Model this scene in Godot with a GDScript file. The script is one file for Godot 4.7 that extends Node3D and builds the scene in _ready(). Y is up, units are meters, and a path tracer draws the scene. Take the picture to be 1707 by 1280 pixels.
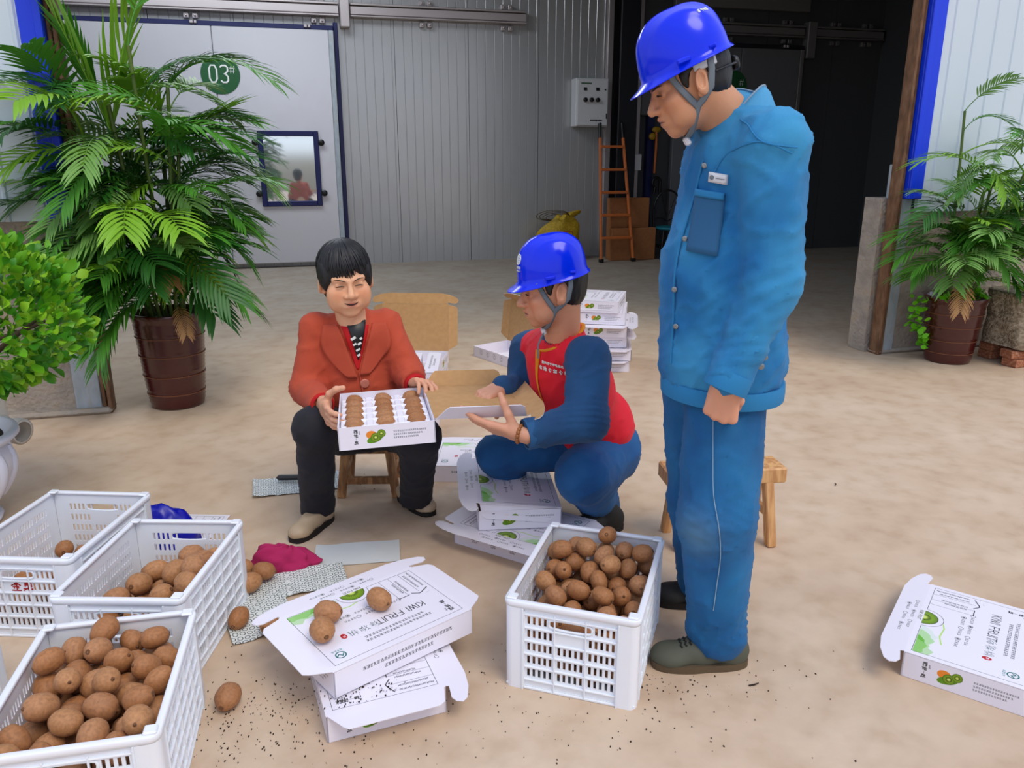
extends Node3D
# A courtyard in front of a cold store: three people packing kiwi fruit into cartons.

const FOCAL := 1321.0
const PITCH := 16.17
const EYE := 1.42
var rng := RandomNumberGenerator.new()
var mats := {}


func _ready() -> void:
	rng.seed = 7
	setup_view()
	make_materials()
	build_structure()
	build_background()
	build_crates()
	build_cartons()
	build_ground_items()
	build_plants()
	build_people()


func setup_view() -> void:
	var cam := Camera3D.new()
	cam.name = "camera"
	add_child(cam)
	cam.position = Vector3(0, EYE, 0)
	cam.rotation_degrees = Vector3(-PITCH, 0, 0)
	cam.fov = rad_to_deg(2.0 * atan(640.0 / FOCAL))
	cam.near = 0.05
	cam.far = 300.0
	cam.current = true
	var we := WorldEnvironment.new()
	we.name = "environment"
	var env := Environment.new()
	env.background_mode = Environment.BG_SKY
	var sky := Sky.new()
	var sm := ProceduralSkyMaterial.new()
	sm.sky_top_color = Color(0.80, 0.85, 0.97)
	sm.sky_horizon_color = Color(0.93, 0.94, 0.97)
	sm.sky_curve = 0.2
	sm.ground_bottom_color = Color(0.42, 0.38, 0.34)
	sm.ground_horizon_color = Color(0.62, 0.6, 0.57)
	sm.sun_angle_max = 1.0
	sm.energy_multiplier = 1.0
	sky.sky_material = sm
	env.sky = sky
	env.tonemap_mode = Environment.TONE_MAPPER_LINEAR
	env.tonemap_exposure = 1.22
	env.sdfgi_enabled = true
	env.ssao_enabled = true
	env.ssil_enabled = true
	we.environment = env
	add_child(we)
	# the sun behind thin cloud: a wide soft source, high behind the camera on its right
	var sun := DirectionalLight3D.new()
	sun.name = "sun"
	sun.sky_mode = DirectionalLight3D.SKY_MODE_LIGHT_ONLY
	add_child(sun)
	sun.rotation_degrees = Vector3(-56, 38, 0)
	sun.light_energy = 0.42
	sun.light_color = Color(1.0, 0.95, 0.87)
	sun.light_angular_distance = 28.0
	sun.shadow_enabled = true
	# added lamp below the unseen roof, brightening the left bay of the hall
	var sl := AreaLight3D.new()
	sl.name = "added_hall_lamp"
	add_child(sl)
	sl.area_size = Vector2(3.4, 1.6)
	sl.transform = Transform3D(Basis(Vector3.RIGHT, -PI / 2), Vector3.ZERO)
	sl.transform = bxf(0.4, 4.36, 3.8) * sl.transform
	sl.light_energy = 13.0
	sl.light_color = Color(0.93, 0.96, 1.0)
	sl.shadow_enabled = true
	sl.set("area_range", 30.0)
	sl.set("area_attenuation", 2.0)


# ---------------------------------------------------------------- places
func ray(x: float, y: float) -> Vector3:
	var t := deg_to_rad(PITCH)
	return Vector3(0, -sin(t), -cos(t)) + Vector3.RIGHT * ((x - 853.5) / FOCAL) - Vector3(0, cos(t), -sin(t)) * ((y - 640.0) / FOCAL)


func gp(x: float, y: float, h := 0.0) -> Vector3:      # the point at height h that shows at a pixel
	var d := ray(x, y)
	return Vector3(0, EYE, 0) + d * ((h - EYE) / d.y)


func px(x: float, y: float, z: float) -> Vector3:      # the point at world depth z that shows at a pixel
	var d := ray(x, y)
	return Vector3(0, EYE, 0) + d * (z / d.z)


const YAW := 15.2
const BO := Vector3(-2.29, 0, -4.34)


func bp(u: float, y: float, n: float) -> Vector3:       # the building's own axes: u along the front, n into the hall
	var a := deg_to_rad(YAW)
	return BO + Vector3(cos(a), 0, -sin(a)) * u + Vector3(0, y, 0) + Vector3(-sin(a), 0, -cos(a)) * n


func bxf(u: float, y: float, n: float) -> Transform3D:  # local x = u, y = up, z = out of the hall
	return Transform3D(Basis(Vector3.UP, deg_to_rad(YAW)), bp(u, y, n))


# ---------------------------------------------------------------- scene tree
func tag(o: Node, label: String, category: String, group := "", kind := "") -> Node:
	if label: o.set_meta("label", label)
	if category: o.set_meta("category", category)
	if group: o.set_meta("group", group)
	if kind: o.set_meta("kind", kind)
	return o


func numbered(called: String, parent: Node) -> String:
	if not parent.has_node(called): return called
	var k: int = parent.get_meta("_n_" + called, 0) + 1
	while parent.has_node("%s_%03d" % [called, k]): k += 1
	parent.set_meta("_n_" + called, k)
	return "%s_%03d" % [called, k]


func thing(called: String, label: String, category: String, at := Vector3.ZERO, turn := 0.0, group := "") -> Node3D:
	var o := Node3D.new()
	o.name = numbered(called, self)
	add_child(o, true)
	o.position = at
	o.rotation.y = turn
	tag(o, label, category, group)
	return o


func part(mesh: Mesh, called: String, mat: Material, parent: Node = self, label := "") -> MeshInstance3D:
	var m := MeshInstance3D.new()
	m.name = numbered(called, parent)
	m.mesh = mesh
	if mat: m.material_override = mat
	parent.add_child(m, true)
	if label: m.set_meta("label", label)
	return m


func struct(mesh: Mesh, called: String, mat: Material, label := "") -> MeshInstance3D:
	var m := part(mesh, called, mat, self, label)
	m.set_meta("kind", "structure")
	return m


func dup(o: Node3D, label := "", group := "") -> Node3D:
	var c: Node3D = o.duplicate()
	var base := o.name.rstrip("0123456789").trim_suffix("_") if String(o.name).right(3).is_valid_int() else String(o.name)
	c.name = numbered(base, self)
	add_child(c, true)
	if label: c.set_meta("label", label)
	if group: c.set_meta("group", group)
	return c


# ---------------------------------------------------------------- mesh builder (corner order: counter-clockwise seen from outside)
class MB:
	var v := PackedVector3Array()
	var n := PackedVector3Array()
	var u := PackedVector2Array()
	var c := PackedColorArray()
	var ix := PackedInt32Array()
	var col := Color.WHITE

	func vert(p: Vector3, nn: Vector3, uv := Vector2.ZERO) -> int:
		v.append(p); n.append(nn); u.append(uv); c.append(col)
		return v.size() - 1

	func tri(a: int, b: int, d: int) -> void:
		ix.append(a); ix.append(d); ix.append(b)

	func face(a: Vector3, b: Vector3, d: Vector3, ua := Vector2.ZERO, ub := Vector2.ZERO, ud := Vector2.ZERO) -> void:
		var nn := (b - a).cross(d - a).normalized()
		tri(vert(a, nn, ua), vert(b, nn, ub), vert(d, nn, ud))

	func quad(a: Vector3, b: Vector3, d: Vector3, e: Vector3, uv := Rect2(0, 0, 1, 1)) -> void:
		var nn := (d - a).cross(e - b).normalized()
		var i := vert(a, nn, Vector2(uv.position.x, uv.end.y))
		vert(b, nn, uv.end); vert(d, nn, Vector2(uv.end.x, uv.position.y)); vert(e, nn, uv.position)
		tri(i, i + 1, i + 2); tri(i, i + 2, i + 3)

	func box(x: Transform3D, s: Vector3, bev := 0.0) -> void:
		var h := s * 0.5
		if bev <= 0.0:
			for ax in 3:
				for sg in [-1.0, 1.0]:
					var d := Vector3.ZERO; d[ax] = sg
					var e := Vector3.ZERO; e[(ax + 1) % 3] = 1.0
					var f := d.cross(e)
					var k := func(q: Vector3) -> Vector3: return x * (q * h)
					quad(k.call(d - e - f), k.call(d + e - f), k.call(d + e + f), k.call(d - e + f))
			return
		var b := minf(bev, minf(h.x, minf(h.y, h.z)) * 0.95)
		var cp := func(sx: float, sy: float, sz: float, ax: int) -> Vector3:
			var q := Vector3(sx * (h.x - b), sy * (h.y - b), sz * (h.z - b))
			q[ax] += b * (sx if ax == 0 else sy if ax == 1 else sz)
			return x * q
		for ax in 3:
			var a1 := (ax + 1) % 3
			var a2 := (ax + 2) % 3
			for sg in [-1.0, 1.0]:
				var q := []
				for t in [[-1.0, -1.0], [1.0, -1.0], [1.0, 1.0], [-1.0, 1.0]]:
					var s3 := Vector3.ZERO
					s3[ax] = sg; s3[a1] = t[0] ; s3[a2] = t[1]
					q.append(cp.call(s3.x, s3.y, s3.z, ax))
				if sg > 0: quad(q[0], q[1], q[2], q[3])
				else: quad(q[3], q[2], q[1], q[0])
			for s1 in [-1.0, 1.0]:
				for s2 in [-1.0, 1.0]:
					# the edge along ax, between the faces a1 and a2
					var lo := Vector3.ZERO
					lo[ax] = -1.0; lo[a1] = s1; lo[a2] = s2
					var hi := lo
					hi[ax] = 1.0
					var p0: Vector3 = cp.call(lo.x, lo.y, lo.z, a1)
					var p1: Vector3 = cp.call(lo.x, lo.y, lo.z, a2)
					var p2: Vector3 = cp.call(hi.x, hi.y, hi.z, a2)
					var p3: Vector3 = cp.call(hi.x, hi.y, hi.z, a1)
					if s1 * s2 < 0: quad(p0, p1, p2, p3)
					else: quad(p3, p2, p1, p0)
		for sx in [-1.0, 1.0]:
			for sy in [-1.0, 1.0]:
				for sz in [-1.0, 1.0]:
					var a: Vector3 = cp.call(sx, sy, sz, 0)
					var e: Vector3 = cp.call(sx, sy, sz, 1)
					var f: Vector3 = cp.call(sx, sy, sz, 2)
					if sx * sy * sz > 0: face(a, e, f)
					else: face(a, f, e)

	func abox(lo: Vector3, hi: Vector3, bev := 0.0) -> void:
		box(Transform3D(Basis(), (lo + hi) * 0.5), (hi - lo).abs(), bev)

	func bar(a: Vector3, b: Vector3, w: float, t: float, up := Vector3.UP, bev := 0.0) -> void:
		var d := (b - a).normalized()
		var s := d.cross(up)
		if s.length() < 0.01: s = d.cross(Vector3.RIGHT)
		s = s.normalized()
		box(Transform3D(Basis(s, d.cross(s) * -1.0, -d), (a + b) * 0.5), Vector3(w, t, a.distance_to(b)), bev)

	func rings(rows: Array, closed := true, uvs := true) -> void:   # a skin over rows of points, all of one length, with smooth normals
		var m: int = rows[0].size()
		var r := rows.size()
		var at := v.size()
		for i in r:
			for j in m + (1 if closed else 0):
				var p: Vector3 = rows[i][j % m]
				var du: Vector3 = rows[i][(j + 1) % m] - rows[i][(j - 1 + m) % m] if closed else rows[i][mini(j + 1, m - 1)] - rows[i][maxi(j - 1, 0)]
				var dv: Vector3 = rows[mini(i + 1, r - 1)][j % m] - rows[maxi(i - 1, 0)][j % m]
				var nn := du.cross(dv).normalized()
				if nn.length() < 0.5: nn = (rows[mini(i + 1, r - 1)][0] - rows[maxi(i - 1, 0)][0]).normalized() * (1.0 if i > 0 else -1.0)
				vert(p, nn, Vector2(float(j) / m, float(i) / maxi(r - 1, 1)))
		var w := m + (1 if closed else 0)
		for i in r - 1:
			for j in w - 1:
				var a := at + i * w + j
				tri(a, a + 1, a + w + 1); tri(a, a + w + 1, a + w)

	func cap(row: Array, flip := false) -> void:
		var ce := Vector3.ZERO
		for p in row: ce += p
		ce /= row.size()
		for j in row.size():
			if flip: face(ce, row[(j + 1) % row.size()], row[j])
			else: face(ce, row[j], row[(j + 1) % row.size()])

	func tube(pts: Array, rad: Variant, seg := 8, flat := 1.0, up := Vector3.UP, caps := true) -> void:
		var rows := []
		var side := Vector3.ZERO
		for i in pts.size():
			var d: Vector3 = (pts[mini(i + 1, pts.size() - 1)] - pts[maxi(i - 1, 0)]).normalized()
			if side == Vector3.ZERO:
				side = d.cross(up)
				if side.length() < 0.05: side = d.cross(Vector3(0.3, 0.1, 1))
			side = (side - d * side.dot(d)).normalized()
			var o: Vector3 = d.cross(side)
			var rr: float = rad[i] if rad is Array or rad is PackedFloat32Array else rad
			var row := []
			for j in seg:
				var a := TAU * j / seg
				row.append(pts[i] + (side * cos(a) + o * (sin(a) * flat)) * rr)
			rows.append(row)
		rings(rows)
		if caps:
			cap(rows[0], true); cap(rows[-1])

	func lathe(prof: Array, seg := 32, x := Transform3D(), sx := 1.0, sz := 1.0) -> void:
		var rows := []
		for q in prof:
			var row := []
			for j in seg:
				var a := -TAU * j / seg
				row.append(x * Vector3(cos(a) * q.x * sx, q.y, sin(a) * q.x * sz))
			rows.append(row)
		rings(rows)

	func ball(x: Transform3D, r: Vector3, seg := 12, rowsn := 8) -> void:
		var prof := []
		for i in rowsn + 1:
			var a := PI * i / rowsn - PI / 2
			prof.append(Vector2(maxf(cos(a), 0.001), sin(a)))
		lathe(prof, seg, x * Transform3D(Basis.from_scale(r), Vector3.ZERO))

	func prism(poly: PackedVector2Array, th: float, x := Transform3D(), uvr := Rect2(0, 0, 1, 1), bottom := true, top := true) -> void:
		# a flat sheet in local x and z (poly.x -> x, poly.y -> z), th thick downwards; its upper face takes uvs from uvr (a rectangle of the plane)
		var p := poly
		if not Geometry2D.is_polygon_clockwise(p):
			p = PackedVector2Array(); p.append_array(poly); p.reverse()
		var t := Geometry2D.triangulate_polygon(p)
		var up := x.basis.y.normalized()
		for side in 2:
			if (side == 0 and not top) or (side == 1 and not bottom): continue
			var at := v.size()
			for q in p: vert(x * Vector3(q.x, 0.0 if side == 0 else -th, q.y), up * (1.0 if side == 0 else -1.0), (q - uvr.position) / uvr.size)
			for i in range(0, t.size(), 3):
				var a := p[t[i]]; var b := p[t[i + 1]]; var d := p[t[i + 2]]
				var turn := (b - a).cross(d - a) < 0
				if turn == (side == 0): tri(at + t[i], at + t[i + 1], at + t[i + 2])
				else: tri(at + t[i], at + t[i + 2], at + t[i + 1])
		if th > 0.0 and top:
			for i in p.size():
				var a := p[i]; var b := p[(i + 1) % p.size()]
				var k := (x * Vector3(a.x, -th, a.y)); var l := (x * Vector3(b.x, -th, b.y))
				quad(l, k, x * Vector3(a.x, 0, a.y), x * Vector3(b.x, 0, b.y), Rect2(0.004, 0.004, 0.002, 0.002))

	func add(o: MB, x := Transform3D()) -> void:
		var at := v.size()
		for i in o.v.size():
			v.append(x * o.v[i]); n.append((x.basis * o.n[i]).normalized()); u.append(o.u[i]); c.append(o.c[i])
		for i in o.ix: ix.append(at + i)

	func done(onto: ArrayMesh = null) -> ArrayMesh:
		var m := onto if onto else ArrayMesh.new()
		var a := []
		a.resize(Mesh.ARRAY_MAX)
		a[Mesh.ARRAY_VERTEX] = v; a[Mesh.ARRAY_NORMAL] = n; a[Mesh.ARRAY_TEX_UV] = u; a[Mesh.ARRAY_COLOR] = c; a[Mesh.ARRAY_INDEX] = ix
		m.add_surface_from_arrays(Mesh.PRIMITIVE_TRIANGLES, a)
		return m


func box_mesh(s: Vector3, bev := 0.0, x := Transform3D()) -> ArrayMesh:
	var b := MB.new()
	b.box(x, s, bev)
	return b.done()


func mv(x: float, y: float, z: float) -> Transform3D:
	return Transform3D(Basis(), Vector3(x, y, z))


func rot(axis: Vector3, deg: float) -> Transform3D:
	return Transform3D(Basis(axis, deg_to_rad(deg)), Vector3.ZERO)


# ---------------------------------------------------------------- materials
func noise_tex(freq: float, oct: int, ramp: Array, seed_ := 1, as_normal := false, bump := 4.0, size := 512, kind := FastNoiseLite.TYPE_SIMPLEX_SMOOTH, h := 0) -> NoiseTexture2D:
	var nt := NoiseTexture2D.new()
	nt.width = size
	nt.height = h if h > 0 else size
	nt.seamless = true
	var fn := FastNoiseLite.new()
	fn.noise_type = kind
	fn.seed = seed_
	fn.frequency = freq
	fn.fractal_octaves = oct
	nt.noise = fn
	if as_normal:
		nt.as_normal_map = true
		nt.bump_strength = bump
	if ramp.size():
		var g := Gradient.new()
		g.offsets = PackedFloat32Array(); g.colors = PackedColorArray()
		var offs := PackedFloat32Array(); var cols := PackedColorArray()
		for q in ramp:
			offs.append(q[0]); cols.append(q[1])
		g.offsets = offs; g.colors = cols
		nt.color_ramp = g
	return nt


func smat(called: String, col: Color, rough := 0.6, metal := 0.0) -> StandardMaterial3D:
	var m := StandardMaterial3D.new()
	m.resource_name = called
	m.albedo_color = col
	m.roughness = rough
	m.metallic = metal
	mats[called] = m
	return m


func tri(m: StandardMaterial3D, scale: Vector3, world := true) -> StandardMaterial3D:
	m.uv1_triplanar = true
	m.uv1_world_triplanar = world
	m.uv1_scale = scale
	return m


func bump(m: StandardMaterial3D, t: Texture2D, s: float) -> StandardMaterial3D:
	m.normal_enabled = true
	m.normal_texture = t
	m.normal_scale = s
	return m


func make_materials() -> void:
	var m: StandardMaterial3D
	var fine := noise_tex(0.06, 4, [], 3, true, 3.0)
	var weave := noise_tex(0.25, 2, [], 5, true, 3.0)
	mats.fine_n = fine
	mats.weave_n = weave
	# concrete yard
	m = smat("concrete", Color(1, 1, 1), 0.82)
	m.vertex_color_use_as_albedo = true
	m.albedo_texture = noise_tex(0.006, 7, [[0.1, Color(0.755, 0.655, 0.555)], [0.4, Color(0.78, 0.685, 0.585)], [0.6, Color(0.79, 0.70, 0.60)], [0.9, Color(0.81, 0.725, 0.63)]], 11, false, 1, 1024)
	tri(m, Vector3(0.25, 0.25, 0.25))
	bump(m, noise_tex(0.09, 5, [], 12, true, 2.0), 0.12)
	m.detail_enabled = true
	m.detail_blend_mode = BaseMaterial3D.BLEND_MODE_MUL
	m.detail_albedo = noise_tex(0.012, 8, [[0.1, Color(0.94, 0.92, 0.90)], [0.4, Color(0.98, 0.975, 0.97)], [0.65, Color(1, 1, 1)]], 21, false, 1, 1024)
	m.detail_uv_layer = BaseMaterial3D.DETAIL_UV_2
	m.uv2_triplanar = true
	m.uv2_world_triplanar = true
	m.uv2_scale = Vector3(0.5, 0.5, 0.5)
	# steel sandwich panels of the hall
	m = smat("panel", Color(0.68, 0.685, 0.685), 0.27, 0.45)
	bump(tri(m, Vector3(0.8, 0.12, 0.8)), noise_tex(0.02, 3, [], 31, true, 2.5), 0.10)
	m = smat("door_steel", Color(0.80, 0.80, 0.82), 0.26, 0.35)
	bump(tri(m, Vector3(0.5, 0.25, 0.5)), noise_tex(0.02, 3, [], 32, true, 2.5), 0.12)
	smat("panel_shaded", Color(0.26, 0.27, 0.28), 0.6, 0.0)  # panel grey darkened to hold the shade of the right bay
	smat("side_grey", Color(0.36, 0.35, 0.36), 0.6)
	smat("door_shaded", Color(0.37, 0.38, 0.39), 0.55, 0.0)  # door steel with the right bay's shade mixed into its colour
	smat("rail_shaded", Color(0.45, 0.44, 0.43), 0.5, 0.3)  # rail steel toned down for the unlit bay
	smat("alloy", Color(0.74, 0.71, 0.71), 0.38, 0.7)
	smat("navy", Color(0.06, 0.09, 0.30), 0.4, 0.1)
	smat("black_steel", Color(0.07, 0.08, 0.11), 0.5, 0.2)
	smat("black_plastic", Color(0.03, 0.03, 0.035), 0.4)
	m = smat("white_panel", Color(0.80, 0.85, 0.89), 0.42, 0.05)
	bump(tri(m, Vector3(0.6, 0.1, 0.6)), noise_tex(0.02, 3, [], 33, true, 2.0), 0.08)
	smat("blue_steel", Color(0.0, 0.22, 0.88), 0.4, 0.0)
	m = smat("rust", Color(1, 1, 1), 0.7, 0.15)
	m.albedo_texture = noise_tex(0.02, 5, [[0.2, Color(0.36, 0.25, 0.17)], [0.5, Color(0.47, 0.33, 0.22)], [0.8, Color(0.52, 0.40, 0.30)]], 41)
	tri(m, Vector3(1.5, 0.6, 1.5))
	m = smat("grey_steel", Color(1, 1, 1), 0.5, 0.2)
	m.albedo_texture = noise_tex(0.02, 5, [[0.2, Color(0.60, 0.64, 0.66)], [0.65, Color(0.67, 0.71, 0.74)], [0.95, Color(0.64, 0.62, 0.58)]], 42)
	tri(m, Vector3(1.2, 0.5, 1.2))
	m = smat("plaster", Color(1, 1, 1), 0.9)
	m.albedo_texture = noise_tex(0.012, 6, [[0.1, Color(0.55, 0.515, 0.47)], [0.45, Color(0.61, 0.57, 0.525)], [0.65, Color(0.64, 0.60, 0.55)], [0.9, Color(0.66, 0.59, 0.50)]], 43)
	bump(tri(m, Vector3(0.9, 0.9, 0.9)), noise_tex(0.06, 5, [], 44, true, 6.0), 0.6)
	smat("ceiling", Color(0.42, 0.43, 0.44), 0.7)
	smat("added_glow_sheet", Color(0.9, 0.92, 0.95), 0.5)  # glowing sheet added to go with the roof lamp
	mats.added_glow_sheet.emission_enabled = true
	mats.added_glow_sheet.emission = Color(0.93, 0.96, 1.0)
	mats.added_glow_sheet.emission_energy_multiplier = 0.8
	# plastics, paper, board
	m = smat("crate_plastic", Color(0.90, 0.91, 0.935), 0.38)
	m.subsurf_scatter_enabled = true
	m.subsurf_scatter_strength = 0.12
	smat("crate_dirt", Color(0.55, 0.45, 0.34), 0.8)
	m = smat("board_white", Color(0.90, 0.885, 0.925), 0.55)
	m = smat("kraft", Color(1, 1, 1), 0.8)
	m.albedo_texture = noise_tex(0.03, 4, [[0.2, Color(0.72, 0.555, 0.36)], [0.8, Color(0.75, 0.585, 0.385)]], 51, false, 1, 256)
	tri(m, Vector3(3, 3, 3), false)
	m = smat("carton_brown", Color(1, 1, 1), 0.85)
	m.albedo_texture = noise_tex(0.03, 4, [[0.2, Color(0.57, 0.36, 0.195)], [0.8, Color(0.60, 0.385, 0.21)]], 52, false, 1, 256)
	tri(m, Vector3(2, 2, 2), false)
	smat("tray_foam", Color(0.93, 0.93, 0.97), 0.6)
	# kiwi skin
	m = smat("kiwi_skin", Color(1, 1, 1), 0.62)
	m.vertex_color_use_as_albedo = true
	m.albedo_texture = noise_tex(0.03, 5, [[0.2, Color(0.84, 0.83, 0.82)], [0.6, Color(0.97, 0.97, 0.97)], [0.8, Color(1, 1, 1)]], 61, false, 1, 256)
	tri(m, Vector3(14, 14, 14), false)
	bump(m, noise_tex(0.2, 3, [], 62, true, 3.0, 256), 0.4)
	m.rim_enabled = true
	m.rim = 0.06
	m.rim_tint = 0.9
	smat("kiwi_end", Color(0.42, 0.28, 0.17), 0.9)
	# wood, pots, plants
	m = smat("stool_wood", Color(1, 1, 1), 0.6)
	m.albedo_texture = noise_tex(0.02, 5, [[0.3, Color(0.50, 0.34, 0.20)], [0.55, Color(0.66, 0.47, 0.29)], [0.75, Color(0.72, 0.54, 0.35)]], 71, false, 1, 256)
	tri(m, Vector3(6, 1.2, 6), false)
	m = smat("pale_wood", Color(1, 1, 1), 0.55)
	m.albedo_texture = noise_tex(0.02, 5, [[0.3, Color(0.74, 0.53, 0.33)], [0.7, Color(0.85, 0.66, 0.44)]], 72, false, 1, 256)
	tri(m, Vector3(6, 1.2, 6), false)
	smat("orange_ladder", Color(0.72, 0.38, 0.16), 0.5)
	m = smat("maroon_glaze", Color(0.27, 0.055, 0.06), 0.22)
	m.clearcoat_enabled = true
	m.clearcoat = 0.5
	m.clearcoat_roughness = 0.15
	smat("gold_line", Color(0.50, 0.29, 0.16), 0.4)
	smat("soil", Color(0.14, 0.10, 0.07), 0.95)
	smat("urn_white", Color(0.86, 0.86, 0.9), 0.35)
	smat("pvc", Color(0.84, 0.81, 0.76), 0.4)
	for q in [["leaf_dark", Color(0.15, 0.38, 0.10)], ["leaf_mid", Color(0.27, 0.52, 0.13)], ["leaf_light", Color(0.48, 0.68, 0.16)], ["leaf_yellow", Color(0.58, 0.68, 0.14)], ["leaf_dry", Color(0.72, 0.54, 0.33)], ["leaf_pale", Color(0.44, 0.62, 0.30)], ["bush_a", Color(0.22, 0.50, 0.05)], ["bush_b", Color(0.38, 0.64, 0.08)], ["bush_c", Color(0.54, 0.74, 0.14)], ["creeper", Color(0.40, 0.72, 0.05)]]:
		m = smat(q[0], q[1], 0.5)
		m.backlight_enabled = true
		m.backlight = q[1] * 0.55
	smat("stem_green", Color(0.33, 0.42, 0.14), 0.5)
	smat("bark", Color(0.30, 0.24, 0.18), 0.9)
	m = smat("stone", Color(1, 1, 1), 0.92)
	m.albedo_texture = noise_tex(0.03, 6, [[0.2, Color(0.46, 0.41, 0.33)], [0.5, Color(0.66, 0.60, 0.51)], [0.75, Color(0.78, 0.73, 0.65)]], 81)
	bump(tri(m, Vector3(2, 2, 2)), noise_tex(0.05, 5, [], 82, true, 12.0), 1.0)
	m = smat("brick", Color(1, 1, 1), 0.9)
	m.albedo_texture = noise_tex(0.03, 5, [[0.3, Color(0.58, 0.34, 0.23)], [0.6, Color(0.70, 0.45, 0.32)], [0.8, Color(0.72, 0.56, 0.45)]], 83)
	bump(tri(m, Vector3(3, 3, 3)), noise_tex(0.08, 4, [], 84, true, 6.0), 0.8)
	# cloth and skin
	for q in [["denim", 0.85], ["wool", 0.9], ["vest_cloth", 0.75], ["trouser_black", 0.85], ["work_blue", 0.85], ["cotton", 0.9]]:
		m = smat(q[0], Color(1, 1, 1), q[1])
		m.vertex_color_use_as_albedo = true
		m.rim_enabled = true
		m.rim = 0.08
		m.rim_tint = 0.9
		bump(tri(m, Vector3(9, 9, 9), false), weave, 0.5 if q[0] != "vest_cloth" else 0.25)
	mats.denim.albedo_texture = noise_tex(0.16, 4, [[0.2, Color(0.80, 0.80, 0.80)], [0.5, Color(0.97, 0.97, 0.97)], [0.8, Color(1, 1, 1)]], 91)
	mats.work_blue.albedo_texture = mats.denim.albedo_texture
	m = smat("skin", Color(1, 1, 1), 0.5)
	m.vertex_color_use_as_albedo = true
	m.subsurf_scatter_enabled = true
	m.subsurf_scatter_strength = 0.18
	bump(tri(m, Vector3(12, 12, 12), false), fine, 0.12)
	m = smat("hair", Color(0.06, 0.06, 0.07), 0.5)
	smat("eye_dark", Color(0.05, 0.03, 0.025), 0.3)
	smat("lip_dark", Color(0.20, 0.06, 0.05), 0.6)
	smat("teeth", Color(0.80, 0.77, 0.70), 0.4)
	m = smat("helmet_blue", Color(0.0, 0.16, 0.90), 0.22)
	m.clearcoat_enabled = true
	m.metallic_specular = 0.35
	m.clearcoat = 0.25
	m.clearcoat_roughness = 0.1
	smat("strap_grey", Color(0.42, 0.46, 0.49), 0.7)
	smat("white_plastic", Color(0.85, 0.86, 0.88), 0.35)
	smat("red_cloth", Color(0.72, 0.01, 0.04), 0.8)
	smat("yellow_cloth", Color(0.85, 0.52, 0.02), 0.8)
	smat("button_pink", Color(0.80, 0.50, 0.42), 0.25, 0.2)
	smat("stud", Color(0.55, 0.57, 0.58), 0.3, 0.8)
	smat("thread", Color(0.50, 0.60, 0.68), 0.8)
	smat("bead", Color(0.60, 0.36, 0.16), 0.35)
	smat("pink_cloth", Color(0.66, 0.12, 0.34), 0.95)
	smat("blue_bag", Color(0.0, 0.04, 0.62), 0.35)
	m = smat("paper", Color(0.82, 0.84, 0.84), 0.8)
	m.backlight_enabled = true
	m.backlight = Color(0.3, 0.3, 0.3)
	m = smat("sack", Color(1, 1, 1), 0.6)
	m.albedo_texture = noise_tex(0.03, 4, [[0.3, Color(0.62, 0.50, 0.08)], [0.7, Color(0.76, 0.63, 0.10)]], 95, false, 1, 256)
	bump(tri(m, Vector3(3, 3, 3), false), weave, 0.6)
	smat("twine", Color(0.30, 0.22, 0.08), 0.9)
	smat("teal", Color(0.06, 0.42, 0.48), 0.5)
	smat("sign_green", Color(0.05, 0.32, 0.15), 0.5)
	smat("sign_white", Color(0.86, 0.88, 0.86), 0.5)
	smat("box_grey", Color(0.78, 0.79, 0.80), 0.45)
	smat("glass_pane", Color(0.86, 0.9, 0.92), 0.03, 0.9)
	smat("tool_yellow", Color(0.65, 0.5, 0.05), 0.5)
	smat("shoe_cream", Color(0.74, 0.65, 0.53), 0.5)
	smat("shoe_dark", Color(0.10, 0.095, 0.085), 0.7)
	smat("shoe_olive", Color(0.30, 0.31, 0.26), 0.75)
	smat("sole_brown", Color(0.10, 0.075, 0.06), 0.8)
	smat("sole_tan", Color(0.34, 0.28, 0.20), 0.8)
	smat("lace", Color(0.10, 0.10, 0.10), 0.9)
	smat("crumb", Color(0.16, 0.10, 0.06), 0.95)
	smat("red_paint", Color(0.65, 0.02, 0.03), 0.6)
	m = smat("bamboo", Color(0.45, 0.38, 0.30), 0.8)


# ---------------------------------------------------------------- the setting
const DEPTH := 6.1
const OPEN := 5.15

func bpart(m: ArrayMesh, called: String, mat: Material, kids: Node = null) -> MeshInstance3D:
	var p := part(m, called, mat, kids if kids else self)
	p.transform = bxf(0, 0, 0)
	if kids == null: p.set_meta("kind", "structure")
	return p


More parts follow.
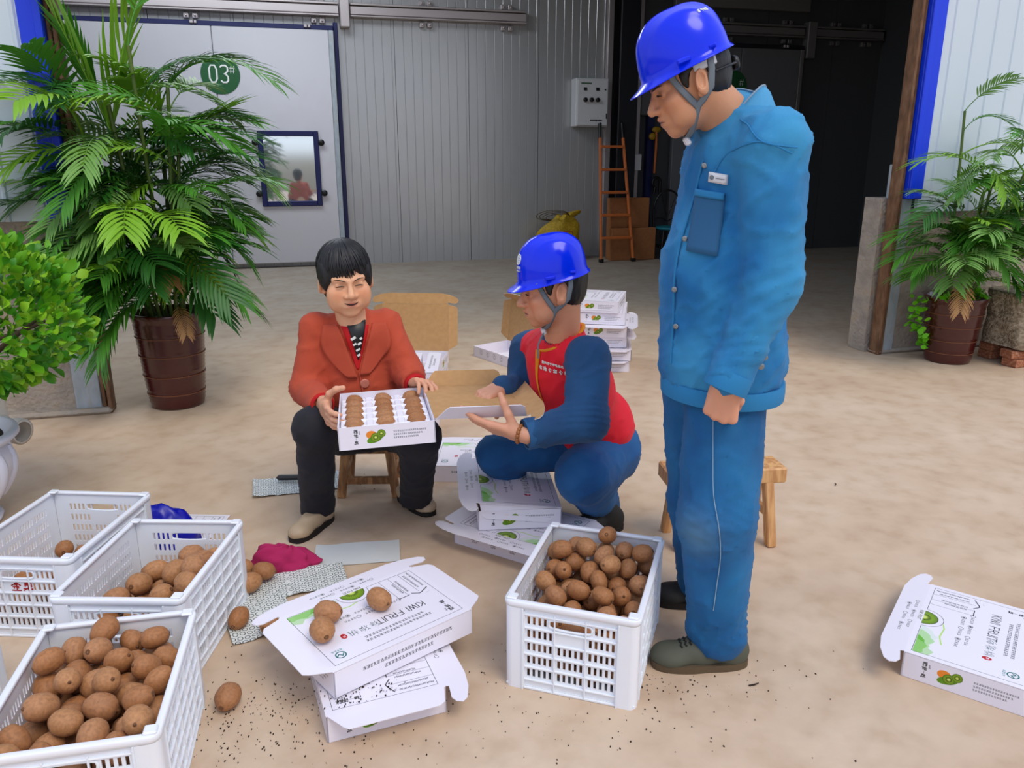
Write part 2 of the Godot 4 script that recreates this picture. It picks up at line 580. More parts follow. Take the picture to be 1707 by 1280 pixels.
func build_structure() -> void:
	var b := MB.new()
	b.abox(Vector3(-14, -0.2, -16), Vector3(14, -0.002, 12))
	# one skin of concrete: tan outside, greyer inside with the hall's shade put into the colour
	var rows := []
	for i in 57:
		var row := []
		for j in 29: row.append(Vector3(-14 + j, 0, 12 - i * 0.5))
		rows.append(row)
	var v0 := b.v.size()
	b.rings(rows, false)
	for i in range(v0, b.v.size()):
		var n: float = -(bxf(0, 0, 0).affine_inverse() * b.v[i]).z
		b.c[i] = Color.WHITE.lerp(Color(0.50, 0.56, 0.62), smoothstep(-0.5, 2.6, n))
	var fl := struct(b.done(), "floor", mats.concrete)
	tag(fl, "tan concrete yard floor running into the hall", "floor")
	# back wall of the hall: upright sandwich panels with fine grooves, each a piece
	var back := Node3D.new(); back.name = "wall_back"; add_child(back)
	back.transform = bxf(0, 0, DEPTH)
	tag(back, "grey ribbed steel panel wall at the back of the hall", "wall", "", "structure")
	var u := -1.36
	while u < 9.9:
		var dark := u > 5.55  # right bay: missing light is painted in as a darker panel colour
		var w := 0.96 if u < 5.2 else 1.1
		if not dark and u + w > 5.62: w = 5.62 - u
		var p := part(grooved_panel(w - 0.006, 4.6, 0.0 if dark else 0.115, 0.0035), "wall_panel", mats.panel_shaded if dark else mats.panel, back)
		p.position = Vector3(u + w * 0.5, 0, 0)
		u += w
	b = MB.new()
	b.abox(Vector3(-3.7, 0, -DEPTH - 0.2), Vector3(10, 4.6, -DEPTH - 0.04))
	bpart(b.done(), "wall_back_core", mats.panel_shaded)
	# sides, ceiling, lintel
	for s in [[-1.48, "wall_left", "side_grey"], [9.85, "wall_right", "panel_shaded"]]:
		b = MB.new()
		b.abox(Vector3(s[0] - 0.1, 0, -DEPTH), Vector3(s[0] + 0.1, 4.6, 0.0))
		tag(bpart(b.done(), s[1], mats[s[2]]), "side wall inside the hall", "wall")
	var ce := Node3D.new(); ce.name = "ceiling"; add_child(ce)
	tag(ce, "grey roof sheets over the hall", "ceiling", "", "structure")
	for q in [[-1.6, -1.3, 0.0, DEPTH], [2.1, 9.9, 0.0, DEPTH], [-1.3, 2.1, 0.0, 3.0], [-1.3, 2.1, 4.6, DEPTH]]:
		b = MB.new()
		b.abox(Vector3(q[0], 4.4, -q[3]), Vector3(q[1], 4.55, -q[2]))
		var r := part(b.done(), "roof_sheet", mats.ceiling, ce); r.transform = bxf(0, 0, 0)
	b = MB.new()
	b.abox(Vector3(-1.3, 4.4, -4.6), Vector3(2.1, 4.46, -3.0))
	var rl := part(b.done(), "added_roof_glow", mats.added_glow_sheet, ce); rl.transform = bxf(0, 0, 0)  # added glowing sheet above the lamp, out of view
	b = MB.new()
	b.abox(Vector3(-3.7, 3.9, -0.12), Vector3(9.9, 4.55, 0.06))
	bpart(b.done(), "trim_lintel", mats.white_panel)
	facade_side(-1.0)
	facade_side(1.0)


func grooved_panel(w: float, h: float, pitch: float, g: float) -> ArrayMesh:   # an upright sheet whose front has narrow vertical grooves
	var prof := [Vector2(-w / 2, -0.03), Vector2(-w / 2, 0.0)]
	if pitch > 0.0:
		var x := -w / 2 + pitch
		while x < w / 2 - 0.03:
			prof.append_array([Vector2(x - 0.006, 0.0), Vector2(x - 0.002, -g), Vector2(x + 0.002, -g), Vector2(x + 0.006, 0.0)])
			x += pitch
	prof.append_array([Vector2(w / 2, 0.0), Vector2(w / 2, -0.03)])
	var b := MB.new()
	for i in prof.size() - 1:
		var a: Vector2 = prof[i]; var d: Vector2 = prof[i + 1]
		b.quad(Vector3(a.x, 0, a.y), Vector3(d.x, 0, d.y), Vector3(d.x, h, d.y), Vector3(a.x, h, a.y))
	b.quad(Vector3(w / 2, 0, -0.03), Vector3(-w / 2, 0, -0.03), Vector3(-w / 2, h, -0.03), Vector3(w / 2, h, -0.03))
	return b.done()


func ribbed(u0: float, u1: float, y0: float, y1: float, n: float, pitch: float, ribw: float, d: float) -> ArrayMesh:
	var prof := [Vector2(u0, 0.0)]
	var x := u0 + pitch * 0.5
	while x < u1 - ribw:
		prof.append_array([Vector2(x, 0), Vector2(x + ribw * 0.3, d), Vector2(x + ribw * 0.7, d), Vector2(x + ribw, 0)])
		x += pitch
	prof.append(Vector2(u1, 0.0))
	var b := MB.new()
	for i in prof.size() - 1:
		var a: Vector2 = prof[i]; var e: Vector2 = prof[i + 1]
		b.quad(Vector3(a.x, y0, n + a.y), Vector3(e.x, y0, n + e.y), Vector3(e.x, y1, n + e.y), Vector3(a.x, y1, n + a.y))
	b.abox(Vector3(u0, y0, n - 0.03), Vector3(u1, y1, n - 0.002))
	return b.done()


func facade_side(s: float) -> void:
	# one flank of the opening, built outwards from its edge: rusty angle, steel column, plaster plinth, white sheets, blue flashing
	var e := 0.0 if s < 0 else OPEN
	var at := func(a: float, d: float) -> float: return e + s * a
	var side := "left" if s < 0 else "right"
	var lo := func(a: float, c: float) -> Array: return [minf(e + s * a, e + s * c), maxf(e + s * a, e + s * c)]
	var b := MB.new()
	var r: Array = lo.call(0.0, 0.022)
	b.abox(Vector3(r[0], 0, -0.07), Vector3(r[1], 4.0, 0.03), 0.004)
	r = lo.call(0.03, 0.05)
	b.abox(Vector3(r[0], 0, -0.04), Vector3(r[1], 4.0, 0.02), 0.004)
	tag(bpart(b.done(), "trim_" + side + "_angle", mats.rust), "rusty steel angle edging the hall opening", "trim")
	b = MB.new()
	r = lo.call(0.055, 0.19) if s < 0 else lo.call(0.055, 0.14)
	b.abox(Vector3(r[0], 0, -0.16), Vector3(r[1], 1.35, 0.01), 0.004)
	tag(bpart(b.done(), "trim_" + side + "_column", mats.grey_steel), "grey steel column foot beside the hall opening", "trim")
	# plaster plinth and reveal
	b = MB.new()
	r = lo.call(0.19 if s < 0 else 0.14, 4.2)
	b.abox(Vector3(r[0], 0, -0.28), Vector3(r[1], 1.08 if s < 0 else 1.03, -0.005), 0.004)
	if s > 0: b.abox(Vector3(OPEN - 0.03, 0, -0.27), Vector3(OPEN + 0.2, 1.12, -0.09), 0.004)
	tag(bpart(b.done(), "wall_" + side + "_plinth", mats.plaster), "stained plaster plinth wall beside the hall opening", "wall")
	# white cladding above
	r = lo.call(0.16 if s < 0 else 0.17, 4.2)
	var y0 := 1.08 if s < 0 else 1.03
	tag(bpart(ribbed(r[0], r[1], y0, 4.5, 0.03, 0.17, 0.03, 0.008), "wall_" + side + "_cladding", mats.white_panel), "white ribbed steel cladding beside the hall opening", "wall")
	b = MB.new()
	r = lo.call(0.052, 0.165 if s < 0 else 0.18)
	b.abox(Vector3(r[0], 1.09 if s < 0 else 1.12, -0.1), Vector3(r[1], 4.3, 0.055), 0.006)
	r = lo.call(0.052, 0.09 if s < 0 else 0.10)
	b.abox(Vector3(r[0], 1.09 if s < 0 else 1.12, 0.055), Vector3(r[1], 4.3, 0.075), 0.004)
	tag(bpart(b.done(), "trim_" + side + "_flashing", mats.blue_steel), "bright blue steel flashing at the corner of the cladding", "trim")
	# a step of rough mortar at the foot of the plinth
	b = MB.new()
	r = lo.call(0.0, 4.2)
	b.abox(Vector3(r[0], 0, -0.1), Vector3(r[1], 0.035, 0.06 if s < 0 else 0.02), 0.015)
	tag(bpart(b.done(), "trim_" + side + "_kerb", mats.plaster), "rough mortar strip at the foot of the plinth", "trim")


# ---------------------------------------------------------------- things at the back of the hall and the cold room doors
func place_at_wall(o: Node3D, u: float, y: float, d := 0.0) -> void:
	o.transform = bxf(u, y, DEPTH - d)


func cold_door(u0: float, u1: float, h: float, dark: bool) -> void:
	var mat: Material = mats.door_shaded if dark else mats.door_steel  # the right bay door takes a copy of the steel with shade painted in
	var o := thing("sliding_door", "sliding cold room door in the unlit right bay, shade put into its grey" if dark else "pale steel sliding cold room door with a framed inspection window", "door")
	place_at_wall(o, u0, 0, 0.0)
	var w := u1 - u0
	var cut := w - 1.42 if not dark else w * 0.5
	var b := MB.new()
	b.abox(Vector3(0.0, 0.06, 0.03), Vector3(cut - 0.003, h, 0.13), 0.008)
	part(b.done(), "door_panel", mat, o)
	b = MB.new()
	b.abox(Vector3(cut + 0.003, 0.06, 0.03), Vector3(w - 0.06, h, 0.13), 0.008)
	part(b.done(), "door_panel", mat, o)
	b = MB.new()
	b.abox(Vector3(w - 0.06, 0.05, 0.03), Vector3(w, h, 0.14), 0.006)
	part(b.done(), "edge_channel", mats.rail_shaded if dark else mats.grey_steel, o)
	b = MB.new()
	b.abox(Vector3(-0.0, h, 0.02), Vector3(w, h + 0.055, 0.12), 0.006)
	if not dark: b.abox(Vector3(w + 0.005, 0.0, 0.0), Vector3(w + 0.06, h + 0.1, 0.06), 0.006)
	part(b.done(), "door_frame", mats.black_steel if dark else mats.navy, o)
	b = MB.new()
	for i in 2:
		var x := w - 1.6 + 1.3 * i
		b.abox(Vector3(x - 0.05, h + 0.02, 0.12), Vector3(x - 0.01, h + 0.055, 0.15), 0.004)
		b.abox(Vector3(x + 0.0, h + 0.02, 0.12), Vector3(x + 0.03, h + 0.055, 0.15), 0.004)
	part(b.done(), "roller_bracket", mats.alloy, o)
	# the round door number
	b = MB.new()
	var sx := w - 1.64 if not dark else w * 0.30
	b.lathe([Vector2(0.001, 0), Vector2(0.225, 0), Vector2(0.225, 0.006), Vector2(0.001, 0.006)], 40, Transform3D(Basis(Vector3.RIGHT, PI / 2), Vector3(sx + 0.28, 2.34, 0.131)))
	var sg := part(b.done(), "number_sign", mats.sign_green, o, "round green door number sign")
	b = MB.new()
	var sc := 0.021
	for st in ([[0, 2, 1, 0, 3, 0, 4, 2, 4, 7, 3, 9, 1, 9, 0, 7, 0, 2], [6, 1, 7, 0, 9, 0, 10, 1, 10, 3, 9, 4, 8, 4.4, 9, 4.8, 10, 6, 10, 8, 9, 9, 7, 9, 6, 8]] if not dark else [[0, 2, 1, 0, 3, 0, 4, 2, 4, 7, 3, 9, 1, 9, 0, 7, 0, 2]]):
		var pts := []
		for i in range(0, st.size(), 2): pts.append(Vector3(sx + 0.28 - 0.125 + st[i] * sc, 2.34 + 0.1 - st[i + 1] * sc, 0.139))
		b.tube(pts, 0.011, 6, 0.3, Vector3.FORWARD)
	for st in [[12, 0, 11.6, 4], [13.6, 0, 13.2, 4], [11, 1.2, 14, 1.2], [10.8, 2.8, 13.8, 2.8]]:
		b.tube([Vector3(sx + 0.28 - 0.125 + st[0] * sc, 2.44 - st[1] * sc, 0.139), Vector3(sx + 0.28 - 0.125 + st[2] * sc, 2.44 - st[3] * sc, 0.139)], 0.004, 5, 0.3, Vector3.FORWARD)
	part(b.done(), "numeral", mats.sign_white, sg, "white numerals")
	if dark: return
	# inspection window
	var wx := w - 1.0; var wy := 0.78; var ww := 0.74; var wh := 0.92
	b = MB.new()
	b.abox(Vector3(wx, wy, 0.12), Vector3(wx + 0.065, wy + wh, 0.17), 0.008)
	b.abox(Vector3(wx + ww - 0.065, wy, 0.12), Vector3(wx + ww, wy + wh, 0.17), 0.008)
	b.abox(Vector3(wx + 0.06, wy, 0.12), Vector3(wx + ww - 0.06, wy + 0.065, 0.168), 0.008)
	b.abox(Vector3(wx + 0.06, wy + wh - 0.065, 0.12), Vector3(wx + ww - 0.06, wy + wh, 0.168), 0.008)
	var fr := part(b.done(), "window_frame", mats.navy, o, "navy blue window frame")
	b = MB.new()
	b.abox(Vector3(wx + 0.062, wy + 0.062, 0.131), Vector3(wx + ww - 0.062, wy + wh - 0.062, 0.142))
	part(b.done(), "pane", mats.glass_pane, fr, "reflecting window pane")
	for q in [[-0.03, 0.16], [-0.03, 0.78], [ww + 0.03, 0.16], [ww + 0.03, 0.78]]:
		b = MB.new()
		b.lathe([Vector2(0.001, 0), Vector2(0.018, 0), Vector2(0.018, 0.03), Vector2(0.04, 0.035), Vector2(0.04, 0.05), Vector2(0.001, 0.055)], 14, Transform3D(Basis(Vector3.RIGHT, PI / 2), Vector3(wx + q[0], wy + q[1], 0.13)))
		part(b.done(), "clamp_knob", mats.black_plastic, fr)


func rail(u0: float, u1: float, h: float, mat: Material, label: String) -> void:
	var o := thing("door_track", label, "door rail")
	place_at_wall(o, u0, h)
	var w := u1 - u0
	var b := MB.new()
	for q in [[-0.075, -0.052, 0.03, 0.12], [-0.045, 0.05, 0.05, 0.10], [0.058, 0.085, 0.03, 0.12]]:
		b.abox(Vector3(0, q[0], q[2]), Vector3(w, q[1], q[3]), 0.006)
	b.abox(Vector3(0, -0.07, 0.0), Vector3(w, 0.08, 0.035))
	part(b.done(), "rail", mat, o)
	for k in 2:
		var x := w - 0.25 - k * (w * 0.47)
		for s in [-1.0, 1.0]:
			b = MB.new()
			for t in [-0.05, 0.05]:
				b.abox(Vector3(x + t - 0.035, s * 0.125 - 0.03, 0.0), Vector3(x + t + 0.03, s * 0.125 + 0.03, 0.06), 0.006)
				b.lathe([Vector2(0.001, 0), Vector2(0.014, 0), Vector2(0.014, 0.02), Vector2(0.001, 0.02)], 6, Transform3D(Basis(Vector3.RIGHT, PI / 2), Vector3(x + t, s * 0.125, 0.06)))
			part(b.done(), "bracket", mats.alloy if mat == mats.alloy else mats.rail_shaded, o)


func build_background() -> void:
	cold_door(-1.30, 1.72, 2.88, false)
	var b := MB.new()
	rail(-1.32, 1.80, 3.12, mats.alloy, "pink tinged steel sliding door rail above the pale door, left run")
	rail(1.94, 4.2, 3.12, mats.alloy, "silver steel sliding door rail crossing the ribbed wall, right run")
	b = MB.new()
	b.abox(Vector3(-0.06, -0.2, 0.0), Vector3(0.06, 0.16, 0.15), 0.01)
	var jb := part(b.done(), "rail_joint", mats.alloy, self)
	place_at_wall(jb, 1.87, 3.12)
	tag(jb, "small steel box joining the two silver door rails above the pale door", "bracket")
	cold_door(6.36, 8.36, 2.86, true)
	rail(6.34, 8.36, 3.10, mats.rail_shaded, "dark door rail above the unlit door, beside the standing man's helmet")
	rail(8.55, 9.7, 3.10, mats.rail_shaded, "dark door rail on the unlit wall, running behind the right opening edge")
	b = MB.new()
	b.abox(Vector3(-0.07, -0.35, 0.0), Vector3(0.07, 0.14, 0.15), 0.01)
	jb = part(b.done(), "rail_post", mats.rail_shaded, self)
	place_at_wall(jb, 8.46, 3.1)
	tag(jb, "dark steel post joining the two dark door rails", "bracket")
	b = MB.new()
	for i in 5: b.abox(Vector3(0, i * 0.17, 0), Vector3(2.1, i * 0.17 + 0.165, 0.10), 0.01)
	var sh := part(b.done(), "shutter_box", mats.rail_shaded, self)
	place_at_wall(sh, 6.3, 3.36, 0.03)
	tag(sh, "slatted dark grey housing above the unlit door rail", "housing")
	# steel column between the two bays
	var co := thing("steel_column", "dark steel column between the two bays, behind the orange ladder", "column")
	place_at_wall(co, 5.375, 0)
	b = MB.new()
	b.abox(Vector3(0.06, 0, 0.02), Vector3(0.33, 4.39, 0.06), 0.006)
	b.abox(Vector3(0.06, 0, 0.30), Vector3(0.33, 4.39, 0.34), 0.006)
	b.abox(Vector3(0.20, 0, 0.06), Vector3(0.26, 4.39, 0.30))
	part(b.done(), "beam", mats.black_steel, co)
	b = MB.new()
	b.abox(Vector3(-0.03, 0, 0.02), Vector3(0.05, 4.39, 0.10), 0.004)
	part(b.done(), "edge_strip", mats.alloy, co)
	b = MB.new()
	b.abox(Vector3(0.36, 0, 0.02), Vector3(0.44, 4.39, 0.20), 0.004)
	part(b.done(), "conduit", mats.alloy, co)
	b = MB.new()
	b.abox(Vector3(0.34, 1.2, 0.20), Vector3(0.46, 1.42, 0.27), 0.01)
	part(b.done(), "switch_box", mats.box_grey, co)
	# control cabinet
	var cb := thing("control_cabinet", "light grey electrical control cabinet on the wall by the ladder", "electric box")
	place_at_wall(cb, 4.865, 1.78, 0.008)
	cb.scale = Vector3(0.84, 0.86, 1.0)
	b = MB.new(); b.abox(Vector3(0, 0, 0.0), Vector3(0.56, 0.72, 0.2), 0.012)
	part(b.done(), "body", mats.box_grey, cb)
	b = MB.new(); b.abox(Vector3(0.02, 0.02, 0.2), Vector3(0.54, 0.70, 0.216), 0.006)
	var dr := part(b.done(), "door", mats.box_grey, cb)
	for q in [[0.15, 0.56, 0.04], [0.36, 0.56, 0.04], [0.49, 0.555, 0.02]]:
		b = MB.new(); b.abox(Vector3(q[0] - q[2] * 0.7, q[1] - q[2] * 0.6, 0.216), Vector3(q[0] + q[2] * 0.7, q[1] + q[2] * 0.6, 0.224), 0.003)
		part(b.done(), "meter", mats.black_plastic, dr)
	for q in [0.15, 0.255, 0.36]:
		b = MB.new(); b.lathe([Vector2(0.001, 0), Vector2(0.034, 0), Vector2(0.034, 0.03), Vector2(0.02, 0.034), Vector2(0.001, 0.034)], 14, Transform3D(Basis(Vector3.RIGHT, PI / 2), Vector3(q, 0.40, 0.216)))
		part(b.done(), "knob", mats.black_plastic, dr)
	b = MB.new()
	for i in 9: b.abox(Vector3(0.08 + i * 0.02, 0.635, 0.216), Vector3(0.095 + i * 0.02, 0.655, 0.219))
	part(b.done(), "lettering", mats.sign_green, dr)
	b = MB.new()
	for i in 10: b.abox(Vector3(0.24 + i * 0.021, 0.085, 0.216), Vector3(0.256 + i * 0.021, 0.108, 0.219))
	part(b.done(), "lettering", mats.black_plastic, dr)
	b = MB.new(); b.abox(Vector3(0.51, 0.12, 0.216), Vector3(0.528, 0.20, 0.235), 0.004)
	part(b.done(), "lock", mats.black_plastic, dr)
	# second small box, partly behind the standing man
	var c2 := thing("junction_box", "small grey junction box on the wall, mostly hidden behind the standing man's face", "electric box")
	place_at_wall(c2, 5.84, 1.94, 0.008)
	b = MB.new(); b.abox(Vector3(0, 0, 0.0), Vector3(0.32, 0.5, 0.16), 0.012)
	part(b.done(), "body", mats.door_shaded, c2)
	# orange ladder leaning on the column
	var la := thing("ladder", "orange wooden ladder leaning on the dark column", "ladder", bp(5.32, 0, DEPTH - 0.75), deg_to_rad(YAW))
	var hl := 1.66
	var foot := [Vector3(-0.235, 0.02, 0), Vector3(0.235, 0.02, 0)]
	var top := [Vector3(-0.165, hl, -0.36), Vector3(0.165, hl, -0.36)]
	for i in 2:
		b = MB.new(); b.bar(foot[i], foot[i] + (top[i] - foot[i]) * 1.0, 0.03, 0.05, Vector3.FORWARD, 0.006)
		var rl := part(b.done(), "rail", mats.orange_ladder, la)
		b = MB.new(); b.abox(foot[i] + Vector3(-0.03, -0.02, -0.03), foot[i] + Vector3(0.03, 0.03, 0.03), 0.008)
		part(b.done(), "rubber_foot", mats.black_plastic, rl)
		b = MB.new(); b.bar(top[i] - (top[i] - foot[i]) * 0.02, top[i] + (top[i] - foot[i]) * 0.1, 0.034, 0.054, Vector3.FORWARD, 0.006)
		part(b.done(), "end_cap", mats.black_plastic, rl)
	for k in 5:
		var f := 0.185 + k * 0.182
		b = MB.new(); b.bar(foot[0].lerp(top[0], f), foot[1].lerp(top[1], f), 0.07, 0.035, Vector3.UP, 0.005)
		part(b.done(), "rung", mats.orange_ladder, la)
	# brown cartons behind the ladder
	for q in [[5.30, 0.50, 0.58, 0.84, 0.14, "tall brown cardboard carton upright behind the orange ladder"], [5.28, 0.62, 0.66, 0.44, 0.10, "wide low brown cardboard carton lying in front of the tall carton behind the ladder"]]:
		var cc := thing("cardboard_carton", q[5], "box")
		cc.transform = bxf(q[0], 0, DEPTH - q[1] + q[4])
		b = MB.new(); b.abox(Vector3(0, 0, 0), Vector3(q[2], q[3], q[4]), 0.006)
		part(b.done(), "body", mats.carton_brown, cc)
		b = MB.new(); b.abox(Vector3(q[2] * 0.5 + 0.002, q[3] * 0.0 + 0.01, q[4]), Vector3(q[2] - 0.01, q[3] - 0.004, q[4] + 0.006), 0.002)
		part(b.done(), "flap", mats.carton_brown, cc)
	# yellow sack
	var sk := thing("sack", "bulging yellow woven sack with twine loops against the back wall", "sack", bp(4.58, 0, DEPTH - 0.32), deg_to_rad(YAW))
	sk.scale = Vector3(0.9, 0.8, 0.9)
	var rows := []
	for i in 13:
		var f := i / 12.0
		var row := []
		var wx := 0.30 + 0.05 * sin(f * PI) - 0.18 * pow(maxf(f - 0.72, 0) / 0.28, 1.5)
		for j in 28:
			var a := -TAU * j / 28
			var w := 1.0 + 0.05 * sin(a * 5 + f * 7)
			row.append(Vector3(cos(a) * wx * w + 0.05 * f, f * 0.72 + 0.05 * sin(a * 3.0) * f * f + 0.06 * cos(a) * f, sin(a) * 0.19 * w * (1.0 - 0.3 * f)))
		rows.append(row)
	b = MB.new(); b.rings(rows); b.cap(rows[-1]); b.cap(rows[0], true)
	part(b.done(), "bag", mats.sack, sk)
	b = MB.new()
	var nk := []
	for i in 5:
		var row := []
		for j in 14:
			var a := -TAU * j / 14
			var rr: float = [0.05, 0.045, 0.09, 0.13, 0.12][i] * (1 + 0.2 * sin(a * 4))
			row.append(Vector3(0.17 + cos(a) * rr + 0.02 * i, 0.64 + i * 0.045 + 0.03 * cos(a), sin(a) * rr * 0.6))
		nk.append(row)
	b.rings(nk); b.cap(nk[-1])
	part(b.done(), "gathered_neck", mats.sack, sk)
	b = MB.new()
	for k in 4:
		var pts := []
		for j in 25:
			var a := TAU * j / 24
			pts.append(Vector3(0.0 - k * 0.03 + cos(a) * (0.19 + 0.02 * k), 0.74 + sin(a) * (0.06 + 0.012 * k) + 0.01 * k, 0.06 + sin(a) * 0.12))
		b.tube(pts, 0.005, 5)
	part(b.done(), "twine_loop", mats.twine, sk)
	b = MB.new()
	for st in [[0, 0, 9, 0, 9, 9, 0, 9, 0, 0], [2, 2, 5, 4, 2, 7], [4, 2, 7, 4, 4, 8], [7, 2, 8, 6, 6, 8]]:
		var pts := []
		for i in range(0, st.size(), 2):
			var x: float = -0.01 + st[i] * 0.02
			pts.append(Vector3(x + 0.03, 0.50 - st[i + 1] * 0.02, 0.198 - 0.5 * pow(x - 0.02, 2)))
		b.tube(pts, 0.009, 6, 0.4, Vector3.FORWARD)
	part(b.done(), "printed_mark", mats.red_paint, sk, "red square mark")
	# black metal chair
	var ch := thing("metal_chair", "black metal chair with arched spoked back and teal seat", "chair", bp(6.2, 0, DEPTH - 0.55), deg_to_rad(YAW - 8))
	var arch := []
	for i in 19:
		var a := PI * i / 18.0
		arch.append(Vector3(-0.2 * cos(a), 0.66 + 0.27 * sin(a), -0.2))
	arch.push_front(Vector3(-0.2, 0.40, -0.18)); arch.append(Vector3(0.2, 0.40, -0.18))
	b = MB.new(); b.tube(arch, 0.014, 8)
	for k in [-0.11, 0.0, 0.11]:
		b.tube([Vector3(0, 0.55, -0.19), Vector3(k, 0.66 + 0.27 * sqrt(1 - pow(k / 0.2, 2)), -0.2)], 0.009, 6)
	b.tube([Vector3(0, 0.41, -0.18), Vector3(0, 0.56, -0.19)], 0.01, 6)
	for s in [-1.0, 1.0]:
		b.tube([Vector3(0, 0.50, -0.185), Vector3(s * 0.08, 0.545, -0.19), Vector3(s * 0.15, 0.55, -0.19), Vector3(s * 0.195, 0.52, -0.19)], 0.009, 6)
	part(b.done(), "backrest", mats.black_plastic, ch)
	b = MB.new(); b.lathe([Vector2(0.001, 0.40), Vector2(0.20, 0.40), Vector2(0.215, 0.42), Vector2(0.21, 0.445), Vector2(0.001, 0.452)], 24)
	part(b.done(), "seat", mats.teal, ch)
	for q in [[-0.18, -0.18], [0.18, -0.18], [-0.17, 0.17], [0.17, 0.17]]:
		b = MB.new(); b.tube([Vector3(q[0] * 0.9, 0.40, q[1] * 0.9), Vector3(q[0] * 1.15, 0, q[1] * 1.15)], 0.013, 7)
		part(b.done(), "leg", mats.black_plastic, ch)
	b = MB.new()
	b.tube([Vector3(-0.19, 0.17, 0.18), Vector3(0.19, 0.17, 0.18)], 0.009, 6); b.tube([Vector3(-0.19, 0.17, -0.18), Vector3(0.19, 0.17, -0.18)], 0.009, 6)
	b.tube([Vector3(-0.19, 0.17, 0.18), Vector3(-0.19, 0.17, -0.18)], 0.009, 6); b.tube([Vector3(0.19, 0.17, 0.18), Vector3(0.19, 0.17, -0.18)], 0.009, 6)
	part(b.done(), "stretcher", mats.black_plastic, ch)
	# navy door post with tools hung on it
	var po := thing("door_post", "navy steel post standing by the black metal chair", "post")
	place_at_wall(po, 5.98, 0, 0.008)
	b = MB.new(); b.abox(Vector3(0, 0, 0.0), Vector3(0.10, 1.96, 0.10), 0.006)
	part(b.done(), "beam", mats.navy, po)
	var hk := thing("tool", "yellow handled tool hanging on the navy post behind the standing man", "tool")
	place_at_wall(hk, 6.06, 1.66, 0.17)
	b = MB.new()
	b.tube([Vector3(0.02, 0.08, 0), Vector3(0.03, -0.1, 0), Vector3(0.02, -0.5, 0)], [0.018, 0.02, 0.016], 8)
	part(b.done(), "handle", mats.orange_ladder, hk)
	b = MB.new(); b.ball(mv(-0.04, 0.0, 0.01), Vector3(0.055, 0.05, 0.03)); b.ball(mv(0.02, 0.09, 0.0), Vector3(0.07, 0.04, 0.03))
	part(b.done(), "head", mats.tool_yellow, hk)
	var hb := thing("hanging_strap", "black looped strap hanging below the yellow tool", "strap")
	place_at_wall(hb, 6.09, 1.0, 0.17)
	var lp := []
	for i in 15:
		var a := PI * 1.5 * i / 14 - PI * 0.1
		lp.append(Vector3(0.03 + cos(a) * 0.06, sin(a) * 0.07 + 0.03, 0))
	lp.append(Vector3(0.0, -0.12, 0.0)); lp.push_front(Vector3(0.09, -0.16, 0))
	b = MB.new(); b.tube(lp, 0.022, 8)
	part(b.done(), "loop", mats.black_plastic, hb)


# ---------------------------------------------------------------- plastic crates and kiwi fruit
const CL := 0.485     # crate: length, width, height
const CW := 0.365
const CH := 0.271

func slotted(w: float, h: float, th: float, xs: Array, ys: Array, open: Callable) -> MB:
	# an upright sheet (x across, y up, its outer face at z = 0) cut by the lines xs and ys; open(i, j) tells which cells are holes
	var b := MB.new()
	for i in xs.size() - 1:
		for j in ys.size() - 1:
			if open.call(i, j): continue
			var x0: float = xs[i]; var x1: float = xs[i + 1]; var y0: float = ys[j]; var y1: float = ys[j + 1]
			b.quad(Vector3(x0, y0, 0), Vector3(x1, y0, 0), Vector3(x1, y1, 0), Vector3(x0, y1, 0))
			b.quad(Vector3(x1, y0, -th), Vector3(x0, y0, -th), Vector3(x0, y1, -th), Vector3(x1, y1, -th))
			if i == 0 or open.call(i - 1, j): b.quad(Vector3(x0, y0, -th), Vector3(x0, y0, 0), Vector3(x0, y1, 0), Vector3(x0, y1, -th))
			if i == xs.size() - 2 or open.call(i + 1, j): b.quad(Vector3(x1, y0, 0), Vector3(x1, y0, -th), Vector3(x1, y1, -th), Vector3(x1, y1, 0))
			if j == 0 or open.call(i, j - 1): b.quad(Vector3(x0, y0, -th), Vector3(x1, y0, -th), Vector3(x1, y0, 0), Vector3(x0, y0, 0))
			if j == ys.size() - 2 or open.call(i, j + 1): b.quad(Vector3(x0, y1, 0), Vector3(x1, y1, 0), Vector3(x1, y1, -th), Vector3(x0, y1, -th))
	return b


